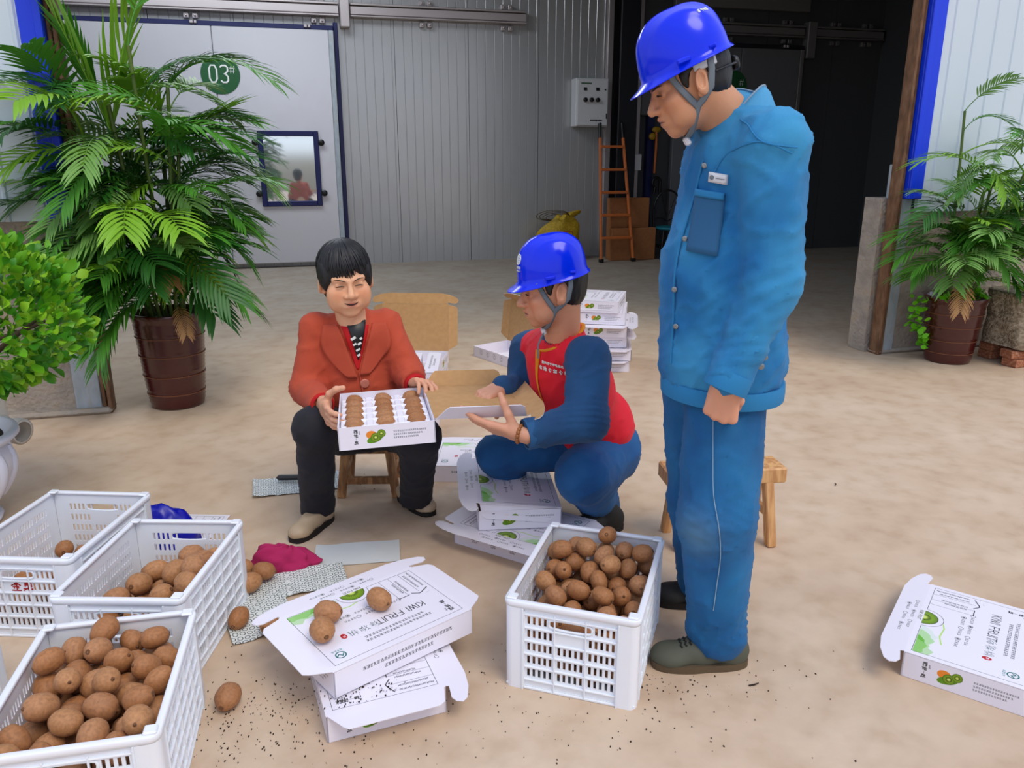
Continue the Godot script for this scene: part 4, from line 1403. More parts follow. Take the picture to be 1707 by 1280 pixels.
func carton_parts() -> void:
	if wall_mesh.size(): return
	lid_mat = smat("lid_print", Color(1, 1, 1), 0.42)
	lid_mat.albedo_texture = lid_print()
	for q in [["side", side_print(), BD], ["long", long_print(), BL], ["front", front_print(), BL]]:
		var m := smat(q[0] + "_print", Color(1, 1, 1), 0.42)
		m.albedo_texture = q[1]
		var b := MB.new()
		var w: float = q[2] * 0.5
		b.quad(Vector3(-w, 0, 0), Vector3(w, 0, 0), Vector3(w, BH, 0), Vector3(-w, BH, 0))
		var am := b.done()
		am.surface_set_material(0, m)
		b = MB.new()
		b.quad(Vector3(w, 0, -0.004), Vector3(-w, 0, -0.004), Vector3(-w, BH, -0.004), Vector3(w, BH, -0.004))
		b.quad(Vector3(-w, BH, 0), Vector3(w, BH, 0), Vector3(w, BH, -0.004), Vector3(-w, BH, -0.004))
		b.quad(Vector3(-w, 0, -0.004), Vector3(w, 0, -0.004), Vector3(w, 0, 0), Vector3(-w, 0, 0))
		b.quad(Vector3(w, 0, 0), Vector3(w, 0, -0.004), Vector3(w, BH, -0.004), Vector3(w, BH, 0))
		b.quad(Vector3(-w, 0, -0.004), Vector3(-w, 0, 0), Vector3(-w, BH, 0), Vector3(-w, BH, -0.004))
		b.done(am)
		am.surface_set_material(1, mats.board_white)
		wall_mesh[q[0]] = am
	var uvr := Rect2(BL / 2 + 0.09, 0, -(BL + 0.18), -(BD + 0.09))
	var h := BL / 2
	var lid := PackedVector2Array([Vector2(-h, 0), Vector2(h, 0), Vector2(h, -BD), Vector2(-h, -BD)])
	wall_mesh["lid"] = sheet(lid, uvr)
	for s in [-1.0, 1.0]:
		var f := PackedVector2Array([Vector2(s * h, -0.004), Vector2(s * (h + 0.050), -0.034), Vector2(s * (h + 0.062), -0.046)])
		f.append_array([Vector2(s * (h + 0.062), -BD + 0.034), Vector2(s * (h + 0.052), -BD + 0.018), Vector2(s * h, -BD + 0.004)])
		wall_mesh["flap%d" % int(s)] = sheet(f, uvr, Vector3(s * h, 0, 0))
	var t := PackedVector2Array([Vector2(-h + 0.004, -BD)])
	for s in [-1.0, 1.0]:
		var ear := [Vector2(h - 0.004, -BD), Vector2(h - 0.002, -BD - 0.010), Vector2(h + 0.045, -BD - 0.002), Vector2(h + 0.062, -BD - 0.010), Vector2(h + 0.068, -BD - 0.026), Vector2(h + 0.055, -BD - 0.042), Vector2(h + 0.01, -BD - 0.060), Vector2(h - 0.05, -BD - 0.070)]
		if s > 0: ear.reverse()
		for q in ear: t.append(Vector2(s * q.x, q.y))
	t = PackedVector2Array(Array(t).slice(1))
	wall_mesh["tuck"] = sheet(t, uvr, Vector3(0, 0, -BD))


func sheet(poly: PackedVector2Array, uvr: Rect2, pivot := Vector3.ZERO) -> ArrayMesh:    # printed board: white outside, brown kraft inside
	var b := MB.new()
	b.prism(poly, 0.0022, Transform3D(Basis(), -pivot), uvr, false, true)
	var m := b.done()
	m.surface_set_material(0, lid_mat)
	b = MB.new()
	b.prism(poly, 0.0024, Transform3D(Basis(), -pivot), uvr, true, false)
	b.done(m)
	m.surface_set_material(1, mats.kraft)
	return m


func make_carton(label: String, at: Vector3, turn: float, lid := 0.0, side := 0.0, tuck := 0.0, group := "white printed kiwi fruit cartons") -> Node3D:
	# local x runs along the hinge, the hinge is at +z and the tuck flap at -z; angles in degrees: lid 0 is shut, flaps 0 lie in the lid's plane
	carton_parts()
	var o := thing("fruit_carton", label, "carton", at, turn, group)
	var b := MB.new()
	b.abox(Vector3(-BL / 2 + 0.004, 0.0005, -BD / 2 + 0.004), Vector3(BL / 2 - 0.004, 0.004, BD / 2 - 0.004))
	part(b.done(), "base", mats.board_white, o)
	for q in [["side", PI / 2, Vector3(BL / 2, 0, 0)], ["side", -PI / 2, Vector3(-BL / 2, 0, 0)], ["long", 0.0, Vector3(0, 0, BD / 2)], ["front", PI, Vector3(0, 0, -BD / 2)]]:
		var w := part(wall_mesh[q[0]], "wall", null, o)
		w.transform = Transform3D(Basis(Vector3.UP, q[1]), q[2])
	var l := part(wall_mesh.lid, "lid", null, o, "printed lid, brown inside")
	l.transform = Transform3D(Basis(Vector3.RIGHT, deg_to_rad(lid)), Vector3(0, BH + 0.003, BD / 2))
	for s in [-1.0, 1.0]:
		var f := part(wall_mesh["flap%d" % int(s)], "side_flap", null, l)
		f.transform = Transform3D(Basis(Vector3.BACK, deg_to_rad(-s * side)), Vector3(s * (BL / 2 - (0.009 if side > 60 else 0.0)), 0.0, 0))
	var t := part(wall_mesh.tuck, "tuck_flap", null, l)
	t.transform = Transform3D(Basis(Vector3.RIGHT, deg_to_rad(-tuck)), Vector3(0, 0, -BD))
	return o


var held_box: Transform3D

func build_cartons() -> void:
	make_carton("white kiwi carton on top in the foreground with three kiwi fruit on its lid", Vector3(-0.386, 0.0845, -1.983), 0.715, 1.0, 3, 4)
	make_carton("white kiwi carton sprinkled with soil, underneath the carton with three kiwi fruit", Vector3(-0.402, 0.001, -1.923), -1.184, 0.0, 2, 6)
	make_carton("white kiwi carton lying alone at the right edge of the yard", Vector3(1.358, 0.001, -2.020), 0.947, 0.0, 88, 4)
	make_carton("white kiwi carton lying flat between the seated woman's shoe and the squatting man's knee", Vector3(-0.132, 0.001, -3.461), -0.03, 0.0, 2, 2)
	make_carton("white kiwi carton under the half open carton, beside the standing crate", Vector3(0.051, 0.001, -2.742), 2.59, 0.4, 2, -2)
	make_carton("white kiwi carton with its lid ajar, lying on another before the squatting man", Vector3(0.01, 0.0845, -2.900), 1.66, 6.0, 78, 5)
	make_carton("empty white carton with its brown lid standing open behind the squatting man", Vector3(-0.022, 0.001, -5.553), 2.219, 97.0, 25, 50)
	# the stack behind the squatting man
	var g := "stacked white cartons behind the squatting man"
	var names := ["lowest carton", "second carton from the bottom", "third carton from the bottom", "fourth carton from the bottom", "fifth carton from the bottom", "topmost carton"]
	for k in 6:
		var st := Vector3(0.635 + [0.02, 0.04, -0.01, 0.01, 0.0, -0.03][k], 0.001 + k * 0.0815, -5.42 + [0.0, 0.01, -0.02, 0.02, 0.0, 0.01][k])
		make_carton(names[k] + " of the white stack behind the squatting man's back", st, [1.60, 1.55, -1.50, -1.62, 1.50, 1.42][k] - 0.1, 0, 3 if k in [0, 1, 3] else 80, [85, 3, 6, 5, 80, 85][k], g)
	# two cartons on end and an open one behind the woman
	for q in [[695, 637, -4.02, 0.06, "upright white carton on end behind the woman's arm, the left one of the pair"], [727, 640, -3.98, 0.03, "upright white carton on end behind the woman's arm, the right one of the pair"]]:
		var c := make_carton(q[4], Vector3.ZERO, 0, 0, 88, 84)
		var p := px(q[0], q[1], q[2])
		c.transform = Transform3D(Basis(Vector3.UP, q[3]) * Basis(Vector3.BACK, PI / 2) * Basis(Vector3.UP, PI / 2), Vector3(p.x - 0.004, BD / 2 + 0.005, -4.02 - BL / 2))
	var c1 := make_carton("carton under the open one behind the woman, mostly hidden", Vector3(-0.66, 0.001, -5.02), 3.10, 0, 88, 85)
	c1 = make_carton("open carton with its brown lid raised behind the seated woman's shoulder", Vector3(-0.66, 0.083, -5.00), 3.05, 98, -12, -8)
	c1 = make_carton("white carton showing its edge behind the woman's other elbow", Vector3.ZERO, 0, 0, 88, 85)
	c1.transform = Transform3D(Basis(Vector3.UP, 0.35) * Basis(Vector3.BACK, PI / 2) * Basis(Vector3.UP, PI / 2), Vector3(-1.085, BD / 2 + 0.005, -4.60))
	# the box on the woman's knees with eighteen fruit in a white tray
	var bs := Basis.from_euler(Vector3(-0.028, 1.761, -0.035))
	held_box = Transform3D(bs, Vector3(-0.443, 0.502, -2.629))
	var hb := make_carton("open white carton of eighteen kiwi fruit held on the woman's lap", Vector3.ZERO, 0, 183.0, 52, 24)
	hb.transform = held_box
	tag(hb, "", "", "cartons in hand")
	tray(hb)


func tray(hb: Node3D) -> void:
	# white foam insert with six cups of three fruit, the rows run along the hinge side
	var b := MB.new()
	b.abox(Vector3(-BL / 2 + 0.006, 0.040, -BD / 2 + 0.006), Vector3(BL / 2 - 0.006, 0.050, BD / 2 - 0.006), 0.002)
	for k in 5:
		var x := -BL / 2 + BL * (k + 1) / 6.0
		b.abox(Vector3(x - 0.005, 0.045, -BD / 2 + 0.008), Vector3(x + 0.005, 0.056, BD / 2 - 0.008), 0.004)
	for k in 2:
		var z := -BD / 2 + BD * (k + 1) / 3.0
		b.abox(Vector3(-BL / 2 + 0.008, 0.045, z - 0.013), Vector3(BL / 2 - 0.008, 0.055, z + 0.013), 0.004)
	var t := part(b.done(), "tray_insert", mats.tray_foam, hb)
	var r := RandomNumberGenerator.new(); r.seed = 5
	var where := ["far left", "far middle", "far right", "near left", "near middle", "near right"]
	for row in 6:
		for col in 3:
			var p := Vector3(-BL / 2 + BL * (row + 0.5) / 6.0, 0.049, -BD / 2 + BD * (col + 0.5) / 3.0)
			var zone: String = where[(0 if row >= 3 else 3) + col]
			put_kiwi(hb.transform * p, hb.transform.basis * Basis(Vector3.RIGHT, PI / 2) * Basis(Vector3.UP, r.randf() * TAU), "kiwi fruit %s in the box held on the lap, %s of three" % [zone, ["nearest", "middle", "farthest"][row % 3]], "kiwi fruit in the box on the woman's lap", 0.96)


# ---------------------------------------------------------------- small things on the ground
func sheet_grid(w: float, d: float, nx: int, nz: int, lift: Callable) -> ArrayMesh:      # a limp sheet, 1 mm thick
	var b := MB.new()
	for side in 2:
		var at := b.v.size()
		var rows := []
		for i in nz + 1:
			var row := []
			for j in nx + 1:
				var p := Vector2((float(j) / nx - 0.5) * w, (0.5 - float(i) / nz) * d)
				row.append(Vector3(p.x if side == 0 else -p.x, lift.call(p.x if side == 0 else -p.x, p.y) + (0.001 if side == 0 else 0.0), p.y))
			rows.append(row)
		b.rings(rows, false)
		for i in range(at, b.v.size()): b.u[i] = Vector2(b.v[i].x, b.v[i].z) / 0.30
	return b.done()


func ring_print() -> Texture2D:
	var cv := Canvas.new(0.5, 0.5, 1024, Color(0.86, 0.88, 0.87))
	for i in 14:
		for j in 14:
			cv.ring(Vector2((i + 0.5) / 28.0 + (0.5 / 28.0 if j % 2 else 0.0), (j + 0.5) / 28.0), 0.0125, 0.0034, Color(0.10, 0.17, 0.17))
	return cv.tex()


func build_ground_items() -> void:
	var b: MB
	# printed liner sheets
	var lm := smat("liner_print", Color(1, 1, 1), 0.6)
	lm.albedo_texture = ring_print()
	var sheets := [
		[gp(500, 808), 0.40, 0.20, 0.3, "creased liner sheet printed with dark rings behind the woman's right shoe", 1.0],
		[gp(478, 975), 0.40, 0.17, 0.35, "liner sheet printed with dark rings under two loose kiwi fruit", 2.0],
		[gp(432, 1030), 0.20, 0.24, 0.5, "liner sheet printed with dark rings slipping under the top carton, beside the crate", 3.0],
	]
	for q in sheets:
		var fn := FastNoiseLite.new(); fn.seed = int(q[5]); fn.frequency = 6.0
		var m := sheet_grid(q[1], q[2], 24, 14, func(x: float, z: float) -> float: return 0.003 + 0.014 * maxf(0.0, fn.get_noise_2d(x, z) + 0.15) + 0.06 * pow(maxf(0.0, absf(x) / q[1] - 0.36), 1.3))
		var o := part(m, "liner_sheet", lm, self)
		o.position = q[0]; o.rotation.y = q[3]
		tag(o, q[4], "liner sheet", "liner sheets printed with rings")
	var fn2 := FastNoiseLite.new(); fn2.seed = 9; fn2.frequency = 4.0
	var pa := part(sheet_grid(0.31, 0.165, 20, 10, func(x: float, z: float) -> float: return 0.002 + 0.008 * maxf(0.0, fn2.get_noise_2d(x, z)) + 0.05 * pow(maxf(0.0, -x / 0.31 - 0.35), 1.5)), "paper_sheet", mats.paper, self)
	pa.position = gp(596, 923); pa.rotation.y = 0.16
	tag(pa, "blank greyish sheet of paper lying on the ground behind the top carton", "paper")
	# pink cloth
	var fn3 := FastNoiseLite.new(); fn3.seed = 4; fn3.frequency = 9.0; fn3.fractal_octaves = 3
	var rows := []
	for i in 15:
		var t := i / 14.0
		var row := []
		for j in 40:
			var a := -TAU * j / 40
			var r0 := cos(t * PI / 2) if i < 14 else 0.02
			var d := Vector3(cos(a) * r0 * 0.125, pow(sin(t * PI / 2), 0.9) * 0.090, sin(a) * r0 * 0.062)
			d.x += 0.02 * d.y / 0.06
			var n := fn3.get_noise_3d(d.x, d.y * 2.0, d.z) * 0.9 + 0.35 * sin(a * 7 + t * 5)
			d *= 1.0 + 0.24 * n
			d.y = maxf(d.y * (1.25 - 0.75 * (d.x + 0.12) / 0.24), 0.0005)
			row.append(d)
		rows.append(row)
	b = MB.new(); b.rings(rows); b.cap(rows[-1])
	var pc := part(b.done(), "cloth", mats.pink_cloth, self)
	pc.position = gp(470, 942); pc.rotation.y = 0.12
	tag(pc, "crumpled dark pink cloth on the ground beside the liner sheet", "cloth")
	# black handle on the liner behind the woman's shoe
	b = MB.new(); b.box(Transform3D(), Vector3(0.11, 0.022, 0.03), 0.008)
	var hn := part(b.done(), "tape_holder", mats.black_plastic, self)
	hn.position = gp(483, 806) + Vector3(0, 0.03, 0); hn.rotation.y = 0.05
	tag(hn, "black flat plastic piece lying on the ring printed liner behind the woman's shoe", "tool")
	# blue bag and carton behind the crates
	var rows2 := []
	for i in 12:
		var t := i / 11.0
		var row := []
		for j in 30:
			var a := -TAU * j / 30
			var r0 := cos(t * PI / 2) if i < 11 else 0.02
			var d := Vector3(cos(a) * r0 * 0.15, pow(sin(t * PI / 2), 0.8) * 0.15, sin(a) * r0 * 0.07)
			d *= 1.0 + 0.2 * fn3.get_noise_3d(d.x, d.y, d.z)
			row.append(Vector3(d.x, maxf(d.y, 0.001), d.z))
		rows2.append(row)
	b = MB.new(); b.rings(rows2); b.cap(rows2[-1])
	var bb := part(b.done(), "plastic_bag", mats.blue_bag, self)
	bb.position = Vector3(-1.33, 0.0045, -2.72)
	tag(bb, "deep blue plastic bag behind the crate with red characters", "bag")
	var fb := part(wall_mesh.lid, "carton_blank", null, self)
	fb.position = Vector3(-1.385, 0.004, -2.66); fb.rotation.y = -0.04
	tag(fb, "flat white printed board lying behind the middle left crate", "carton")
	# loose fruit
	var r := RandomNumberGenerator.new(); r.seed = 77
	var top := 0.0845 + BH + 0.006
	for q in [[547, 1022, top, "kiwi fruit on the top carton's lid, the left far one touching another"], [537, 1051, top, "kiwi fruit on the top carton's lid, the nearest of the three"], [632, 1000, top, "kiwi fruit alone beside the printed half slice on the top carton's lid"],
			[380, 1163, 0.0, "kiwi fruit alone on the bare ground between the nearest crate and the cartons"], [398, 1032, 0.0, "kiwi fruit leaning by the corner of the middle left crate"], [418, 972, 0.008, "kiwi fruit on the ring printed liner, the nearer of two by the crate"],
			[440, 953, 0.010, "kiwi fruit on the ring printed liner, next to the pink cloth"], [404, 948, 0.004, "kiwi fruit half hidden behind the middle left crate's corner"], [452, 1040, 0.006, "kiwi fruit half hidden under the top carton's ear"]]:
		var s := 1.22
		put_kiwi(gp(q[0], q[1], q[2] + 0.024 * s) + Vector3(0, 0.0035, 0), lying(r, 0.25), q[3], "loose kiwi fruit", s)
	# low stool under the woman
	var st := thing("wooden_stool", "low brown wooden stool under the seated woman", "stool", Vector3(-0.62, 0, -3.26), 0.03)
	b = MB.new(); b.abox(Vector3(-0.135, 0.265, -0.115), Vector3(0.135, 0.295, 0.115), 0.006)
	part(b.done(), "seat", mats.stool_wood, st)
	for sx in [-1.0, 1.0]:
		for sz in [-1.0, 1.0]:
			b = MB.new(); b.bar(Vector3(sx * 0.118, 0.0, sz * 0.112), Vector3(sx * 0.085, 0.27, sz * 0.085), 0.036, 0.034, Vector3.BACK, 0.004)
			part(b.done(), "leg", mats.stool_wood, st)
	for q in [[Vector3(-0.107, 0.075, 0.105), Vector3(0.107, 0.075, 0.105)], [Vector3(-0.107, 0.135, -0.10), Vector3(0.107, 0.135, -0.10)], [Vector3(-0.105, 0.11, 0.10), Vector3(-0.105, 0.11, -0.10)], [Vector3(0.105, 0.11, 0.10), Vector3(0.105, 0.11, -0.10)]]:
		b = MB.new(); b.bar(q[0], q[1], 0.02, 0.032, Vector3.UP, 0.003)
		part(b.done(), "stretcher", mats.stool_wood, st)
	# pale bench behind the standing man
	var be := thing("wooden_bench", "pale wooden bench behind the standing man's legs", "bench", Vector3(0.90, 0, -2.78), 0.12)
	b = MB.new(); b.abox(Vector3(-0.34, 0.245, -0.065), Vector3(0.115, 0.305, 0.065), 0.006)
	part(b.done(), "seat", mats.pale_wood, be)
	for sx in [-1.0, 1.0]:
		for sz in [-1.0, 1.0]:
			var ex := 0.055 if sx > 0 else -0.28
			b = MB.new(); b.bar(Vector3(ex + sx * 0.01, 0.0, sz * 0.085), Vector3(ex - sx * 0.005, 0.25, sz * 0.045), 0.040, 0.034, Vector3.RIGHT, 0.004)
			part(b.done(), "leg", mats.pale_wood, be)
		b = MB.new(); b.bar(Vector3((0.058 if sx > 0 else -0.283), 0.12, -0.07), Vector3((0.058 if sx > 0 else -0.283), 0.12, 0.07), 0.022, 0.03, Vector3.UP, 0.003)
		part(b.done(), "stretcher", mats.pale_wood, be)
	# cable by the right pillar
	b = MB.new()
	var cp := []
	for q in [[1552, 588], [1532, 584], [1508, 586], [1470, 586], [1442, 583], [1432, 576], [1440, 570]]: cp.append(gp(q[0], q[1]) + Vector3(0, 0.008, 0))
	cp[0] += Vector3(0, 0.03, 0)
	b.tube(smooth(cp, 5), 0.006, 6)
	var ca := part(b.done(), "cable", mats.black_plastic, self)
	tag(ca, "thin black cable curling round the foot of the right opening edge", "cable")
	# soil crumbs and twigs scattered on the yard
	var mm := MultiMesh.new()
	mm.transform_format = MultiMesh.TRANSFORM_3D
	var cb := MB.new(); cb.ball(Transform3D(), Vector3(0.0022, 0.0014, 0.0016), 5, 3)
	mm.mesh = cb.done()
	var spots := []
	for q in [[470, 1190, 0.16, 260], [1020, 1150, 0.28, 160], [350, 1100, 0.2, 70], [560, 800, 0.15, 50], [700, 1230, 0.4, 130], [1100, 1130, 0.1, 60], [330, 1230, 0.12, 80]]:
		var c := gp(q[0], q[1])
		for k in q[3]: spots.append(c + Vector3(r.randfn(0, q[2]), 0.001, r.randfn(0, q[2] * 0.5)))
	var lx := Transform3D(Basis(Vector3.UP, -1.184), Vector3(-0.402, 0.001, -1.923))
	for k in 90: spots.append(lx * Vector3(BL / 2 - 0.02 - absf(r.randfn(0, 0.05)), BH + 0.005, r.randfn(0.06, 0.06)))
	mm.instance_count = spots.size()
	for i in spots.size(): mm.set_instance_transform(i, Transform3D(Basis(Vector3.UP, r.randf() * TAU).scaled(Vector3.ONE * r.randf_range(0.3, 1.35) * Vector3(1, 1, 1.6)), spots[i]))
	var mi := MultiMeshInstance3D.new()
	mi.name = "soil_crumbs"; mi.multimesh = mm; mi.material_override = mats.crumb
	add_child(mi)
	tag(mi, "dark soil crumbs scattered round the crates and on the lower carton", "soil crumbs", "", "stuff")
	for q in [[1256, 1142, 0.3, "short dark twig on the bare ground in front of the standing man"], [1392, 808, 1.2, "thin dark twig on the bare ground beside the pale bench"]]:
		b = MB.new(); b.tube([Vector3(-0.016, 0.003, 0), Vector3(0, 0.004, 0.003), Vector3(0.017, 0.003, -0.001)], [0.0015, 0.0025, 0.0012], 6)
		var tw := part(b.done(), "twig", mats.crumb, self)
		tw.position = gp(q[0], q[1]); tw.rotation.y = q[2]
		tag(tw, q[3], "twig")


func smooth(pts: Array, n: int) -> Array:               # Catmull-Rom through the points
	var out := []
	for i in pts.size() - 1:
		var p0: Vector3 = pts[maxi(i - 1, 0)]; var p1: Vector3 = pts[i]; var p2: Vector3 = pts[i + 1]; var p3: Vector3 = pts[mini(i + 2, pts.size() - 1)]
		for k in n: out.append(p1.cubic_interpolate(p2, p0, p3, float(k) / n))
	out.append(pts[-1])
	return out


# ---------------------------------------------------------------- plants
var frond_mesh := []

func blade(b: MB, base: Vector3, dir: Vector3, nrm: Vector3, ln: float, w: float, droop: float, seg := 4) -> void:
	# one leaflet: a pointed strip folded along its middle, bending down towards its tip
	var side := dir.cross(nrm).normalized()
	var prof := [0.35, 1.0, 0.95, 0.6, 0.03] if seg == 4 else [0.4, 1.0, 0.7, 0.03]
	var p := base; var d := dir
	var rows := []
	for i in seg + 1:
		var ww: float = prof[i] * w * 0.5
		var n := side.cross(d).normalized()
		rows.append([p - side * ww + n * ww * 0.35, p, p + side * ww + n * ww * 0.35])
		p += d * (ln / seg)
		d = (d + Vector3.DOWN * droop / seg).normalized()
	b.rings(rows, false)


func make_frond(i: int, pairs: int, width: float, arch: float, up: bool) -> ArrayMesh:
	# a feather leaf one metre long along +z from the origin, rising and bending over; scaled when it is set out
	var r := RandomNumberGenerator.new(); r.seed = 300 + i
	var b := MB.new()
	var pts := []
	var p := Vector3.ZERO
	var d := Vector3(0, 0.55 if not up else 0.1, 1).normalized()
	for k in 25:
		pts.append(p)
		p += d / 24.0
		d = (d + Vector3(r.randf_range(-0.01, 0.01), -arch / 24.0, 0)).normalized()
	var rad := []
	for k in 25: rad.append(0.008 * (1.05 - k / 24.0) + 0.0012)
	b.tube(pts, rad, 5)
	for k in pairs:
		var t := 0.26 + 0.74 * (k + 0.5) / pairs
		var f := t * 24.0
		var q: Vector3 = pts[int(f)].lerp(pts[mini(int(f) + 1, 24)], fmod(f, 1.0))
		var dd: Vector3 = (pts[mini(int(f) + 1, 24)] - pts[int(f)]).normalized() if int(f) < 24 else (pts[24] - pts[23]).normalized()
		var x := Vector3.RIGHT
		var n := dd.cross(x).normalized()
		if n.y < 0: n = -n
		var ln := (0.40 if not up else 0.5) * (0.55 + 0.45 * sin(PI * clampf((t - 0.15) / 0.95, 0, 1))) * r.randf_range(0.9, 1.08)
		for s in [-1.0, 1.0]:
			var fw := lerpf(0.55, 1.5, t) if not up else 2.4
			var dir: Vector3 = (x * s + dd * fw + n * (0.25 + r.randf_range(-0.12, 0.12))).normalized()
			blade(b, q, dir, n, ln, width * r.randf_range(0.85, 1.1), r.randf_range(0.55, 1.1) if not up else 0.25)
	return b.done()


func fronds() -> void:
	if frond_mesh.size(): return
	frond_mesh = [make_frond(0, 14, 0.040, 1.5, false), make_frond(1, 16, 0.034, 1.1, false), make_frond(2, 12, 0.048, 1.9, false), make_frond(3, 9, 0.042, 0.3, true), make_frond(4, 18, 0.026, 1.6, false), make_frond(5, 15, 0.032, 2.3, false)]


func pot(o: Node3D, h: float, rt: float, rb: float) -> void:
	var prof := [Vector2(0.001, 0.0), Vector2(rb, 0.0), Vector2(rb + 0.004, 0.012)]
	var lines := []
	for i in 46:
		var f := (i + 1) / 47.0
		var r := lerpf(rb + 0.004, rt - 0.012, pow(f, 0.85))
		var flat := fmod(f * 4.6 + 0.25, 1.0) < 0.12
		prof.append(Vector2(r + (0.0028 * sin(i * PI) + (0.0022 if i % 2 else -0.0016)) * (0.0 if flat else 1.0), 0.012 + f * (h - 0.05)))
		if int((f + 1 / 47.0) * 4.6 + 0.25) != int(f * 4.6 + 0.25): lines.append([r + 0.003, 0.012 + f * (h - 0.05)])
	prof.append_array([Vector2(rt - 0.006, h - 0.03), Vector2(rt, h - 0.02), Vector2(rt, h - 0.004), Vector2(rt - 0.006, h), Vector2(rt - 0.02, h - 0.002), Vector2(rt - 0.028, h - 0.05), Vector2(rt - 0.04, h - 0.06)])
	var b := MB.new(); b.lathe(prof, 56)
	var p := part(b.done(), "pot", mats.maroon_glaze, o, "ribbed maroon glazed pot")
	for q in lines:
		b = MB.new()
		var ring := []
		for j in 57: ring.append(Vector3(cos(TAU * j / 56) * q[0], q[1], sin(TAU * j / 56) * q[0]))
		b.tube(ring, 0.003, 5)
		part(b.done(), "gilt_line", mats.gold_line, p)
	b = MB.new(); b.lathe([Vector2(rt - 0.03, h - 0.05), Vector2(0.001, h - 0.045)], 24)
	part(b.done(), "soil", mats.soil, o)


func set_frond(o: Node3D, at: Vector3, az: float, pitch: float, ln: float, kind: int, mat: String, roll := 0.0) -> void:
	# keep clear of the wall behind: a leaf that would grow into it is turned to the front
	var inv := bxf(0, 0, 0).affine_inverse()
	var out := Basis(Vector3.UP, az) * Vector3(0, 0, 1)
	var tip: Vector3 = inv * (o.position + at + out * ln * cos(pitch) * 0.95)
	if tip.z < 0.16 and (tip.x < 0.25 or tip.x > OPEN - 0.25):
		var d: Vector3 = inv.basis * out
		if d.z < 0.0: d.z = -d.z
		d = bxf(0, 0, 0).basis * (d + Vector3(0, 0, 0.25))
		az = atan2(d.x, d.z)
	var m := part(frond_mesh[kind], "frond", mats[mat], o)
	m.transform = Transform3D(Basis(Vector3.UP, az) * Basis(Vector3.RIGHT, -pitch) * Basis(Vector3.BACK, roll) * Basis.from_scale(Vector3.ONE * ln), at)


